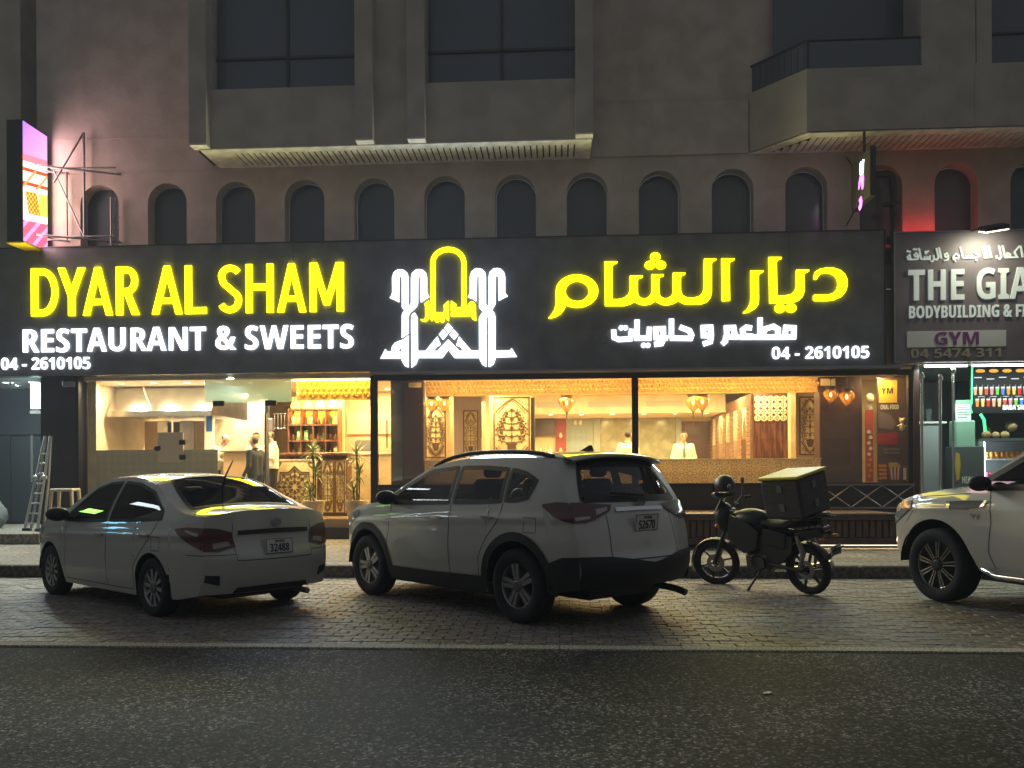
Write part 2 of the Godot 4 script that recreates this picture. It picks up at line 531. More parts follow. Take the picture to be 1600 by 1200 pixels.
const SUB_STROKES := [
	[4.173,4.097,4.542,4.092,4.551,4.269,4.398,4.28,4.378,4.122],
	[3.907,4.474,3.905,4.101],
	[3.933,4.107,4.01,4.258,4.161,4.303,4.25,4.246,4.242,4.108],
	[3.516,4.104,4.351,4.092],
	[3.777,4.114,3.585,4.134,3.572,4.245,3.64,4.294,3.75,4.276],
	[3.489,4.107,3.269,4.116,3.264,4.289,3.402,4.292,3.428,4.128],
	[3.255,4.13,3.241,4.027,3.18,3.972],
	[2.994,4.142,2.823,4.145,2.818,4.301,2.961,4.305,2.972,4.134,2.952,4.023,2.814,3.978],
	[2.365,4.319,2.553,4.244,2.596,4.154,2.574,4.093,2.178,4.104],
	[2.208,4.481,2.206,4.103],
	[2.137,4.104,1.909,4.119,1.905,4.287,2.049,4.29,2.054,4.092,2.012,4,1.873,3.985],
	[1.542,4.472,1.54,4.113,1.771,4.11,1.783,4.328],
	[1.086,4.288,1.097,4.131,1.191,4.09,1.414,4.104,1.438,4.294]]
const SUB_DOTS := [
	[1.664,3.971,1.753,3.97,1.234,4.319,1.318,4.318]]
const SMALL_STROKES := [
	[0.842,4.109,0.912,4.108,0.929,4.071,0.856,4.061],
	[0.716,4.083,0.786,4.082,0.772,4.138,0.722,4.13,0.711,4.069,0.682,4.035],
	[0.52,4.085,0.59,4.084,0.577,4.141,0.526,4.133,0.509,4.066,0.469,4.03]]
const SMALL_DOTS := [
	[0.907,4.173,0.828,4.061,0.624,4.064]]
const GYM_STROKES := [
	[6.759,5.546,6.707,5.554,6.699,5.605,6.739,5.636,6.759,5.546],
	[6.759,5.546,6.887,5.548,6.903,5.616,6.859,5.667,6.826,5.638,6.84,5.602,6.894,5.601],
	[6.912,5.761,6.951,5.55],
	[6.951,5.547,7.007,5.548,7.022,5.599],
	[7.014,5.545,7.071,5.547,7.072,5.605],
	[7.071,5.544,7.113,5.546,7.121,5.619],
	[7.184,5.625,7.191,5.538,7.162,5.502,7.127,5.507],
	[7.234,5.754,7.276,5.572,7.247,5.536,7.198,5.545],
	[7.284,5.768,7.332,5.549],
	[7.448,5.579,7.397,5.584,7.392,5.635,7.431,5.655,7.456,5.605,7.445,5.525,7.374,5.511],
	[7.557,5.516,7.546,5.588,7.6,5.637,7.653,5.601,7.635,5.543,7.574,5.565],
	[7.572,5.537,7.594,5.483],
	[7.678,5.767,7.726,5.556],
	[7.726,5.553,7.783,5.552,7.791,5.605],
	[7.783,5.552,7.832,5.554,7.839,5.609],
	[7.832,5.551,7.888,5.556,7.898,5.61],
	[7.895,5.556,7.972,5.557,8.036,5.59,7.941,5.66],
	[8.076,5.766,8.145,5.551],
	[8.135,5.779,8.187,5.558,8.113,5.551],
	[8.202,5.785,8.254,5.546],
	[8.394,5.781,8.442,5.571,8.414,5.521,8.355,5.549,8.353,5.594],
	[8.464,5.78,8.512,5.548],
	[8.512,5.548,8.596,5.55,8.605,5.608,8.557,5.632,8.548,5.561],
	[8.61,5.55,8.736,5.548,8.683,5.65,8.779,5.766],
	[8.8,5.765,8.84,5.545]]
const GYM_DOTS := [
	[6.699,5.707,6.739,5.697,6.817,5.741,6.862,5.736,7.043,5.659,7.079,5.696,7.033,5.686,7.976,5.508]]
# ---------------------------------------------------------------- materials
func materials() -> void:
	var grime := noise_tex(0.006, 5, Color(0.92, 0.915, 0.91), Color(1, 1, 1), 3)
	var grime2 := noise_tex(0.012, 5, Color(0.88, 0.875, 0.87), Color(1, 1, 1), 11)
	var bumps := noise_normal(0.05, 4, 5, 3.0)
	M["grime"] = grime
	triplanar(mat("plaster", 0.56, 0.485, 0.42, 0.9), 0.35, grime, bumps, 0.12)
	triplanar(mat("plaster_shaded", 0.49, 0.445, 0.375, 0.9), 0.3, grime, bumps, 0.12)  # same plaster as the wall, its weaker light put into the colour
	triplanar(mat("soffit", 0.82, 0.79, 0.72, 0.75), 0.5, grime2)
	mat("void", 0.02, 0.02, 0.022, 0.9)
	mat("dark_glass", 0.10, 0.12, 0.15, 0.18)
	triplanar(mat("fascia", 0.15, 0.155, 0.17, 0.36), 0.25, grime2)
	triplanar(mat("gym_panel", 0.20, 0.175, 0.20, 0.5), 0.3, grime)
	mat("black_metal", 0.025, 0.026, 0.03, 0.4)
	mat("black_plastic", 0.016, 0.016, 0.018, 0.55)
	mat("rubber", 0.014, 0.014, 0.015, 0.8)
	mat("grey_metal", 0.32, 0.32, 0.33, 0.4, 0.8)
	mat("chrome", 0.75, 0.75, 0.77, 0.12, 1.0)
	triplanar(mat("steel", 0.58, 0.57, 0.55, 0.27, 1.0), 0.7, grime)
	mat("white_paint", 0.75, 0.75, 0.72, 0.5)
	mat("grey_letter", 0.20, 0.20, 0.21, 0.5)
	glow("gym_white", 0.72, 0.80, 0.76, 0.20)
	mat("sheet_white", 0.70, 0.74, 0.72, 0.6)
	mat("gym_purple", 0.22, 0.05, 0.22, 0.6)
	mat("gym_bronze", 0.42, 0.37, 0.28, 0.5)
	glow("yellow_letter", 1.0, 0.90, 0.0, 3.2)
	glow("white_letter", 0.90, 0.96, 1.0, 2.0)
	glow("white_letter_small", 0.90, 0.96, 1.0, 1.6)
	glow("lamp_white", 0.95, 1.0, 0.97, 7.0)
	glow("lamp_warm", 1.0, 0.86, 0.58, 7.0)
	glow("lamp_flame", 1.0, 0.74, 0.30, 9.0)
	# asphalt: crushed stone in bitumen
	var st := FastNoiseLite.new()
	st.seed = 4
	st.noise_type = FastNoiseLite.TYPE_CELLULAR
	st.cellular_return_type = FastNoiseLite.RETURN_CELL_VALUE
	st.frequency = 0.11
	st.fractal_octaves = 2
	var stt := NoiseTexture2D.new()
	stt.width = 1024
	stt.height = 1024
	stt.seamless = true
	stt.noise = st
	var gr := Gradient.new()
	gr.offsets = PackedFloat32Array([0.0, 0.45, 0.74, 0.88, 1.0])
	gr.colors = PackedColorArray([Color(0.10, 0.10, 0.105), Color(0.30, 0.30, 0.30), Color(0.50, 0.49, 0.48), Color(0.92, 0.91, 0.88), Color(1, 1, 1)])
	stt.color_ramp = gr
	var an := FastNoiseLite.new()
	an.seed = 4
	an.noise_type = FastNoiseLite.TYPE_CELLULAR
	an.cellular_return_type = FastNoiseLite.RETURN_DISTANCE
	an.frequency = 0.11
	var ant := NoiseTexture2D.new()
	ant.width = 1024
	ant.height = 1024
	ant.seamless = true
	ant.noise = an
	ant.as_normal_map = true
	ant.bump_strength = 5.0
	var asph := triplanar(mat("asphalt", 0.60, 0.595, 0.585, 0.78, 0.0, 0.4), 0.5, stt, ant, 0.45)
	asph.detail_enabled = true
	asph.detail_blend_mode = BaseMaterial3D.BLEND_MODE_MUL
	asph.detail_albedo = noise_tex(0.008, 4, Color(0.70, 0.70, 0.70), Color(1, 1, 1), 23)
	asph.detail_uv_layer = BaseMaterial3D.DETAIL_UV_2
	asph.uv2_triplanar = true
	asph.uv2_world_triplanar = true
	asph.uv2_scale = Vector3.ONE * 0.11
	var pb := noise_normal(0.09, 4, 9, 4.0)
	var pt2 := noise_tex(0.03, 5, Color(0.66, 0.65, 0.63), Color(1, 1, 1), 17)
	for k in 4:
		var s: float = [0.92, 1.0, 1.12, 0.8][k]
		triplanar(mat("paver%d" % k, 0.33 * s, 0.30 * s, 0.265 * s, 0.55), 0.9, pt2, pb, 0.5)
		triplanar(mat("slab%d" % k, 0.34 * s, 0.315 * s, 0.28 * s, 0.72), 0.7, pt2, pb, 0.35)
	var pm := triplanar(mat("paver_many", 1, 1, 1, 0.55), 0.9, pt2, pb, 0.5)
	pm.vertex_color_use_as_albedo = true
	triplanar(mat("joint", 0.055, 0.05, 0.045, 0.95), 1.5, pt2)
	triplanar(mat("kerb", 0.16, 0.15, 0.145, 0.8), 0.8, pt2, pb, 0.5)
	triplanar(mat("edge_paint", 0.78, 0.73, 0.58, 0.75), 1.3, noise_tex(0.05, 5, Color(0.62, 0.62, 0.62), Color(1, 1, 1), 31))
	triplanar(mat("maroon", 0.065, 0.030, 0.028, 0.35), 0.6, grime)
	triplanar(mat("planter_brown", 0.14, 0.085, 0.065, 0.42), 0.7, grime2)
	triplanar(mat("brown_panel", 0.045, 0.036, 0.038, 0.35), 0.4, grime)

# ---------------------------------------------------------------- ground
func ground() -> void:
	var b := mb()
	b.quad(Vector3(-90, 0, 60), Vector3(90, 0, 60), Vector3(90, 0, -60), Vector3(-90, 0, -60))
	struct(b, "road", M.asphalt)
	# flush concrete edging between asphalt and pavers
	b = mb()
	var xx := -20.0
	while xx < 20.0:
		b.span(Vector3(xx + 0.003, -0.05, -6.946), Vector3(xx + 0.997, 0.013 + rng.randf() * 0.003, -6.80))
		xx += 1.0
	struct(b, "road_edging", M.edge_paint)
	# parking strip of interlocking pavers
	b = mb()
	b.quad(Vector3(-22, 0.003, -6.9), Vector3(22, 0.003, -6.9), Vector3(22, 0.003, -11.62), Vector3(-22, 0.003, -11.62))
	var strip := struct(b, "parking_paving", M.joint)
	var L := 0.225
	var Wd := 0.1125
	var meshes := []
	for k in 4:
		var o := PackedVector2Array()
		var g := 0.0035
		var hw := L / 2 - g
		var hh := Wd / 2 - g
		var z := 0.016
		for p in [[-hw, -hh + z * 0.5], [-hw / 2, -hh - z * 0.5], [0, -hh + z * 0.5], [hw / 2, -hh - z * 0.5], [hw, -hh + z * 0.5], [hw, hh + z * 0.5], [hw / 2, hh - z * 0.5], [0, hh + z * 0.5], [-hw / 2, hh - z * 0.5], [-hw, hh + z * 0.5]]:
			o.append(Vector2(p[0], p[1]))
		var q := mb()
		var top := 0.017 + 0.002 * k
		var inner := PackedVector2Array()
		for p in o:
			inner.append(p * Vector2(0.965, 0.93))
		var ids := Geometry2D.triangulate_polygon(inner)
		for e in range(0, ids.size(), 3):
			var a := inner[ids[e]]
			var c := inner[ids[e + 1]]
			var d := inner[ids[e + 2]]
			var tilt := (k - 1.5) * 0.006
			var pa := Vector3(a.x, top + a.x * tilt, -a.y)
			var pc := Vector3(c.x, top + c.x * tilt, -c.y)
			var pd := Vector3(d.x, top + d.x * tilt, -d.y)
			if (pc - pa).cross(pd - pa).y > 0: q.tri(pa, pc, pd)
			else: q.tri(pa, pd, pc)
		for e in o.size():
			var f := (e + 1) % o.size()
			var tilt := (k - 1.5) * 0.006
			q.quad(Vector3(o[e].x, top - 0.006, -o[e].y), Vector3(o[f].x, top - 0.006, -o[f].y), Vector3(inner[f].x, top + inner[f].x * tilt, -inner[f].y), Vector3(inner[e].x, top + inner[e].x * tilt, -inner[e].y))
			q.quad(Vector3(o[e].x, 0.0, -o[e].y), Vector3(o[f].x, 0.0, -o[f].y), Vector3(o[f].x, top - 0.006, -o[f].y), Vector3(o[e].x, top - 0.006, -o[e].y))
		meshes.append(q.mesh())
	var many := [[], [], [], []]
	var count := 0
	var rows := int((11.58 - 6.95) / Wd)
	for r in rows:
		var z := -6.95 - Wd * (r + 0.5)
		var half := absf(z) * 0.66 + 0.6
		var mid := z * 0.056
		var x := snappedf(mid - half, L) + (L / 2 if r % 2 else 0.0)
		while x < mid + half:
			var k := rng.randi() % 4
			if count < 300 and absf(x - mid) < absf(z) * 0.62:
				var o := obj(meshes[k], "paver", M["paver%d" % (rng.randi() % 4)], strip)
				o.position = Vector3(x, -0.006, z)
				count += 1
			else:
				many[k].append(Vector3(x, -0.006, z))
			x += L
	for k in 4:
		var mm := MultiMesh.new()
		mm.transform_format = MultiMesh.TRANSFORM_3D
		mm.use_colors = true
		mm.mesh = meshes[k]
		mm.instance_count = many[k].size()
		for e in many[k].size():
			mm.set_instance_transform(e, Transform3D(Basis(), many[k][e]))
			var s: float = [0.92, 1.0, 1.12, 0.8][rng.randi() % 4]
			mm.set_instance_color(e, Color(0.33 * s, 0.30 * s, 0.265 * s))
		var mi := MultiMeshInstance3D.new()
		mi.multimesh = mm
		mi.name = "far_pavers"
		mi.material_override = M.paver_many
		mi.set_meta("kind", "stuff")
		strip.add_child(mi, true)
	# pavement behind the kerb
	b = mb()
	b.span(Vector3(-24, 0.0, -11.78), Vector3(24, 0.155, -24.0))
	var walk := struct(b, "pavement", M.joint)
	var sm := []
	for k in 2:
		sm.append(mb().bevel(Vector3(0, 0.0075 + 0.0012 * k, 0), Vector3(0.494, 0.015 + 0.002 * k, 0.494), 0.004).mesh())
	count = 0
	var rest := mb()
	for r in 10:
		var z := -11.78 - 0.5 * (r + 0.5)
		var x := -13.75 if r % 2 else -13.5
		while x < 11.0:
			var seen := x < -6.2 and x > z * 0.72 or x > -6.2 and x < 9.0 and r < 8
			if count < 300 and seen:
				var o := obj(sm[rng.randi() % 2], "slab", M["slab%d" % (rng.randi() % 4)], walk)
				o.position = Vector3(x, 0.155, z)
				count += 1
			else:
				rest.bevel(Vector3(x, 0.162, z), Vector3(0.494, 0.015, 0.494), 0.004)
			x += 0.5
	tag(obj(rest, "far_slabs", M.slab1, walk), "", "", "", "stuff")
	var kb := mb()
	kb.span(Vector3(-24, 0, -11.64), Vector3(24, 0.1, -11.78))
	var kerb := struct(kb, "kerb", M.joint)
	var ks := mb().bevel(Vector3(0, 0.0885, 0), Vector3(0.994, 0.177, 0.18), 0.018).mesh()
	for k in 26:
		var o := obj(ks, "kerb_stone", M.kerb, kerb)
		o.position = Vector3(-13.4 + k, -0.002, -11.68 + rng.randf_range(-0.004, 0.004))

# unseen block added behind the camera, keeps low sky off the cars
func across_the_street() -> void:
	var root := thing("added_facing_building", "plain unseen block added across the street behind the viewer", "building", Vector3(0, 0, 17))
	obj(mb().span(Vector3(-32, 0, 0), Vector3(32, 15, 10)), "wall", M.plaster_shaded, root)
	for r in 4:
		for k in 16:
			var w := obj(mb().span(Vector3(-30 + k * 3.8, 2.0 + r * 3.2, -0.06), Vector3(-28.4 + k * 3.8, 3.6 + r * 3.2, -0.01)), "window", M.black_metal, root)
			obj(mb().span(Vector3(-29.94 + k * 3.8, 2.06 + r * 3.2, -0.08), Vector3(-28.46 + k * 3.8, 3.54 + r * 3.2, -0.065)), "pane", M.dark_glass, w)

# lit signs further down the street to the left, which the flanks and windows of the cars mirror
func down_the_street() -> void:
	var green := glow("pharmacy_green", 0.35, 1.0, 0.15, 1.6)
	var cool := glow("street_white", 0.85, 0.95, 1.0, 2.5)
	var cyan := glow("street_cyan", 0.25, 0.70, 1.0, 0.9)
	var spots := [[Vector3(-21.0, 5.2, -15.0), Vector3(0.3, 0.55, 0.8), green, "green lit blade sign further down the street"], [Vector3(-23.0, 7.4, -14.2), Vector3(0.3, 0.5, 2.2), cool, "long white lit blade sign further down the street"], [Vector3(-19.5, 8.4, -15.2), Vector3(0.3, 0.35, 1.6), cool, "upper white lit blade sign further down the street"], [Vector3(-25.0, 3.4, -13.6), Vector3(0.3, 0.7, 0.9), cyan, "blue lit blade sign further down the street"]]
	for e in spots:
		var o := thing("blade_sign", e[3], "sign", e[0], 0.0, "lit signs down the street")
		obj(mb().bevel(Vector3.ZERO, e[1], 0.02), "case", M.black_metal, o)
		var h: Vector3 = e[1] / 2
		obj(mb().span(Vector3(h.x + 0.002, -h.y + 0.04, -h.z + 0.04), Vector3(h.x + 0.012, h.y - 0.04, h.z - 0.04)), "light_face", e[2], o)
		area("blade_sign_light", (e[0] as Vector3) + Vector3(h.x + 0.03, 0, 0), Vector2(e[1].z - 0.1, e[1].y - 0.1), Vector3.RIGHT, (e[2] as StandardMaterial3D).emission, 1.0)
	var nb := thing("street_building", "plain block down the street beyond the left edge", "building", Vector3(-28, 0, -23))
	obj(mb().span(Vector3(-12, 0, -5), Vector3(7.9, 13, 4.4)), "wall", M.plaster_shaded, nb)

# ---------------------------------------------------------------- upper building
func arch_outline(w: float, y0: float, y1: float, steps := 14) -> PackedVector2Array:
	var p := PackedVector2Array()
	var r := w / 2
	p.append(Vector2(-r, y0))
	for k in steps + 1:
		var g := PI - PI * k / steps
		p.append(Vector2(cos(g) * r, y1 - r + sin(g) * r))
	p.append(Vector2(r, y0))
	return p

func building() -> void:
	var b := mb()
	var root := thing("apartment_building", "beige plastered building with row of round arches above the shop signs", "building", Vector3(0, 0, 0))
	var zw := -16.712
	var y0 := 5.071
	var y1 := 7.834
	var pitch := 1.4364
	var ao := arch_outline(0.82, 5.554, 7.506)
	var reveal := 0.28
	for k in 15:
		var c := -9.457 + pitch * k
		var l := c - pitch / 2
		var r := c + pitch / 2
		if k == 0: l = -10.5
		b.quad(Vector3(l, y0, zw), Vector3(c - 0.41, y0, zw), Vector3(c - 0.41, y1, zw), Vector3(l, y1, zw))
		b.quad(Vector3(c + 0.41, y0, zw), Vector3(r, y0, zw), Vector3(r, y1, zw), Vector3(c + 0.41, y1, zw))
		b.quad(Vector3(c - 0.41, y0, zw), Vector3(c + 0.41, y0, zw), Vector3(c + 0.41, 5.554, zw), Vector3(c - 0.41, 5.554, zw))
		for e in range(1, ao.size() - 2):
			var p := ao[e] + Vector2(c, 0)
			var q := ao[e + 1] + Vector2(c, 0)
			b.quad(Vector3(p.x, p.y, zw), Vector3(q.x, q.y, zw), Vector3(q.x, y1, zw), Vector3(p.x, y1, zw))
		var rows := [PackedVector3Array(), PackedVector3Array()]
		for p in ao:
			rows[0].append(Vector3(p.x + c, p.y, zw))
			rows[1].append(Vector3(p.x + c, p.y, zw - reveal))
		b.grid(rows)
		b.quad(Vector3(c - 0.41, 5.554, zw), Vector3(c + 0.41, 5.554, zw), Vector3(c + 0.41, 5.554, zw - reveal), Vector3(c - 0.41, 5.554, zw - reveal))
	# wall above the arches and its return at the left end
	b.span(Vector3(-10.5, y1, zw), Vector3(11.882, 12.61, zw - 0.3))
	b.span(Vector3(-10.79, 3.7, zw), Vector3(-10.5, 12.61, zw - 2.0))
	b.span(Vector3(-10.5, 3.58, zw - 0.06), Vector3(11.882, 5.071, zw - 0.3))
	obj(b, "wall", M.plaster, root)
	# thin ledge lines on the wall
	obj(mb().span(Vector3(-10.5, 7.738, zw), Vector3(-6.665, 7.776, zw + 0.012)), "wall_band", M.plaster, root)
	obj(mb().span(Vector3(-10.5, 8.452, zw), Vector3(-7.052, 8.472, zw + 0.010)), "wall_band", M.plaster, root)
	obj(mb().span(Vector3(0.6859, 7.796, zw + 0.002), Vector3(3.767, 8.839, zw + 0.05)), "wall_band", M.plaster, root)
	# windows behind the arches
	for k in 15:
		var c := -9.457 + pitch * k
		var w := mb()
		var fr := []
		for p in arch_outline(0.772, 5.574, 7.481):
			fr.append(Vector2(p.x + c, p.y))
		w.ribbon(fr, 0.03, zw - reveal, zw - reveal + 0.015, true)
		var f := obj(w, "window", M.dark_glass, root)
		var g := mb()
		var gp := PackedVector2Array()
		for p in arch_outline(0.81, 5.556, 7.501):
			gp.append(Vector2(p.x + c, p.y))
		g.poly(gp, zw - reveal - 0.012, zw - reveal - 0.002)
		obj(g, "pane", M.dark_glass, f)
	# overhanging storey, left part
	var zf := -15.746
	b = mb()
	b.span(Vector3(-6.936, 7.796, zf), Vector3(0.5796, 8.935, zf - 0.25))
	b.span(Vector3(-6.936, 8.935, zf), Vector3(-6.675, 12.61, zf - 1.0))
	b.span(Vector3(-3.816, 8.935, zf), Vector3(-2.483, 12.61, zf - 1.0))
	b.span(Vector3(0.3767, 8.935, zf), Vector3(0.5796, 12.61, zf - 1.0))
	b.span(Vector3(-6.936, 7.825, zf - 0.25), Vector3(-6.743, 8.935, zf - 1.0))
	b.span(Vector3(0.4057, 7.825, zf - 0.25), Vector3(0.5796, 8.935, zf - 1.0))
	obj(b, "storey_wall", M.plaster_shaded, root)
	for xr in [[-7.032, -6.694], [-3.816, -3.478], [-2.821, -2.483], [0.3478, 0.6762]]:
		var p := mb()
		p.span(Vector3(xr[0], 7.82, zf - 0.05), Vector3(xr[1], 12.61, zf + 0.20))
		var po := obj(p, "pilaster", M.plaster_shaded, root)
		p = mb()
		p.span(Vector3(xr[0] + 0.003864, 7.796, zf - 0.05), Vector3(xr[1] - 0.003864, 7.818, zf + 0.19))
		obj(p, "underside", M.soffit, po)
	for xr in [[-6.675, -3.816], [-2.483, 0.3767]]:
		var w := mb()
		w.span(Vector3(xr[0], 8.935, zf - 0.30), Vector3(xr[1], 8.993, zf - 0.22))
		w.span(Vector3((xr[0] + xr[1]) / 2 - 0.02898, 8.993, zf - 0.30), Vector3((xr[0] + xr[1]) / 2 + 0.02898, 12.61, zf - 0.24))
		w.span(Vector3(xr[0], 9.612, zf - 0.30), Vector3(xr[1], 9.66, zf - 0.24))
		var f := obj(w, "window", M.black_metal, root)
		for side in [0, 1]:
			var xa: float = lerpf(xr[0], xr[1], side * 0.5) + 0.03
			var xb: float = lerpf(xr[0], xr[1], side * 0.5 + 0.5) - 0.03
			for yy in [[9.0, 9.611], [9.66, 12.6]]:
				obj(mb().span(Vector3(xa, yy[0], zf - 0.29), Vector3(xb, yy[1], zf - 0.275)), "pane", M.dark_glass, f)
	# slatted soffit under it
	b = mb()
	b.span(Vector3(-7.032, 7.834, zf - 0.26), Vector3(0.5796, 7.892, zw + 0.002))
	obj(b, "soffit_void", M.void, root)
	b = mb()
	b.span(Vector3(-6.907, 7.776, zf - 0.004), Vector3(0.6569, 7.793, zf - 0.22))
	b.span(Vector3(-6.907, 7.776, zf - 0.22), Vector3(-6.395, 7.793, zw))
	b.span(Vector3(0.3478, 7.776, zf - 0.22), Vector3(0.6569, 7.793, zw))
	b.span(Vector3(-6.395, 7.776, zf - 0.90), Vector3(0.3478, 7.793, zw))
	var soff := obj(b, "soffit", M.soffit, root)
	var n := 56
	for k in n:
		var xa := lerpf(-6.395, 0.348, float(k) / n)
		obj(mb().span(Vector3(xa, 7.776, zf - 0.22), Vector3(xa + 6.743 / n - 0.02898, 7.793, zf - 0.90)), "slat", M.soffit, soff)
	# overhanging bay on the right with chamfered corner
	b = mb()
	var foot := PackedVector2Array([Vector2(3.796, 16.702), Vector2(4.637, 15.746), Vector2(12.558, 15.746), Vector2(12.558, 16.702)])
	for yy in [[7.815, 8.974]]:
		b.at(Vector3.ZERO, Vector3(-PI / 2, 0, 0))
		b.poly(foot, yy[0], yy[1], true)
		b.x = Transform3D.IDENTITY
	b.span(Vector3(6.723, 8.974, zf), Vector3(7.689, 12.61, zf - 0.9))
	b.span(Vector3(7.709, 8.974, zf), Vector3(7.979, 12.61, zf - 0.9))
	b.span(Vector3(10.24, 8.974, zf), Vector3(12.558, 12.61, zf - 0.9))
	b.span(Vector3(7.67, 7.815, zf), Vector3(7.728, 8.974, zf + 0.015))
	obj(b, "bay_wall", M.plaster_shaded, root)
	var rail := mb()
	rail.span(Vector3(4.695, 8.974, zf - 0.06), Vector3(6.714, 9.496, zf - 0.04))
	obj(rail, "balcony_panel", M.dark_glass, root)
	var rail2 := mb()
	rail2.quad(Vector3(3.86, 8.974, zf - 0.955), Vector3(4.66, 8.974, zf - 0.055), Vector3(4.66, 9.496, zf - 0.055), Vector3(3.86, 9.496, zf - 0.955))
	obj(rail2, "balcony_panel", M.dark_glass, root)
	var rl := mb()
	rl.rod(Vector3(4.675, 9.515, zf - 0.05), Vector3(6.714, 9.515, zf - 0.05), 0.03)
	rl.rod(Vector3(4.675, 8.974, zf - 0.05), Vector3(4.675, 9.515, zf - 0.05), 0.025)
	rl.rod(Vector3(3.845, 9.515, zf - 0.98), Vector3(4.675, 9.515, zf - 0.05), 0.03)
	var bal := obj(rl, "balcony_rail", M.black_metal, root)
	for k in 9:
		var p := Vector3(4.675, 8.974, zf - 0.05).lerp(Vector3(3.845, 8.974, zf - 0.98), (k + 0.5) / 9.0)
		obj(mb().rod(p, p + Vector3(0, 0.541, 0), 0.012, 6), "baluster", M.black_metal, bal)
	b = mb()
	b.span(Vector3(4.25, 8.974, zf - 0.8), Vector3(6.723, 12.61, zf - 0.85))
	obj(b, "balcony_door", M.dark_glass, root)
	var w4 := mb()
	w4.span(Vector3(7.979, 8.974, zf - 0.28), Vector3(10.24, 9.032, zf - 0.22))
	w4.span(Vector3(9.08, 9.032, zf - 0.28), Vector3(9.138, 12.61, zf - 0.22))
	w4.span(Vector3(7.998, 9.612, zf - 0.28), Vector3(9.08, 9.66, zf - 0.23))
	var f4 := obj(w4, "window", M.black_metal, root)
	obj(mb().span(Vector3(7.979, 9.032, zf - 0.27), Vector3(9.08, 12.61, zf - 0.26)), "pane", M.dark_glass, f4)
	obj(mb().span(Vector3(9.138, 9.032, zf - 0.27), Vector3(10.24, 12.61, zf - 0.26)), "pane", M.dark_glass, f4)
	# its soffit
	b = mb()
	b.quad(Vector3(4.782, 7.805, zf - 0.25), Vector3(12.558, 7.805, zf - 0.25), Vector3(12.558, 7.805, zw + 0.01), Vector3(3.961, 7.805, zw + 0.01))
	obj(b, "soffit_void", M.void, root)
	b = mb()
	b.at(Vector3.ZERO, Vector3(-PI / 2, 0, 0))
	b.poly(PackedVector2Array([Vector2(3.816, 16.702), Vector2(4.656, 15.751), Vector2(12.558, 15.751), Vector2(12.558, 15.968), Vector2(4.762, 15.968), Vector2(4.115, 16.702)]), 7.776, 7.794, true)
	b.x = Transform3D.IDENTITY
	b.span(Vector3(4.115, 7.776, zf - 0.90), Vector3(12.558, 7.794, zw + 0.012))
	var soff2 := obj(b, "soffit", M.soffit, root)
	for k in 62:
		var xa := 4.27 + k * 0.1314
		var za := zf - 0.23 if xa > 4.78 else zf - 0.23 - (4.78 - xa) * 1.13
		if za > zf - 0.86:
			obj(mb().span(Vector3(xa, 7.776, za), Vector3(xa + 0.1024, 7.794, zf - 0.90)), "slat", M.soffit, soff2)
# ---------------------------------------------------------------- signs
func pts2(a: Array) -> PackedVector2Array:
	var p := PackedVector2Array()
	for k in range(0, a.size(), 2):
		p.append(Vector2(a[k], a[k + 1]))
	return p

func strokes(list: Array, dots: Array, w: float, dot_r: float, m: Material, parent: Node3D, called: String, z0: float, z1: float) -> void:
	for k in list.size():
		var line := []
		for p in pts2(list[k]):
			line.append(p)
		obj(mb().ribbon(line, w, z0, z1 + 0.0012 * (k % 4)), called, m, parent)
	for d in dots:
		for p in pts2(d):
			var c := PackedVector2Array()
			for e in 12:
				c.append(p + Vector2.from_angle(TAU * e / 12) * dot_r)
			obj(mb().poly(c, z0, z1 + 0.006), "letter_dot", m, parent)

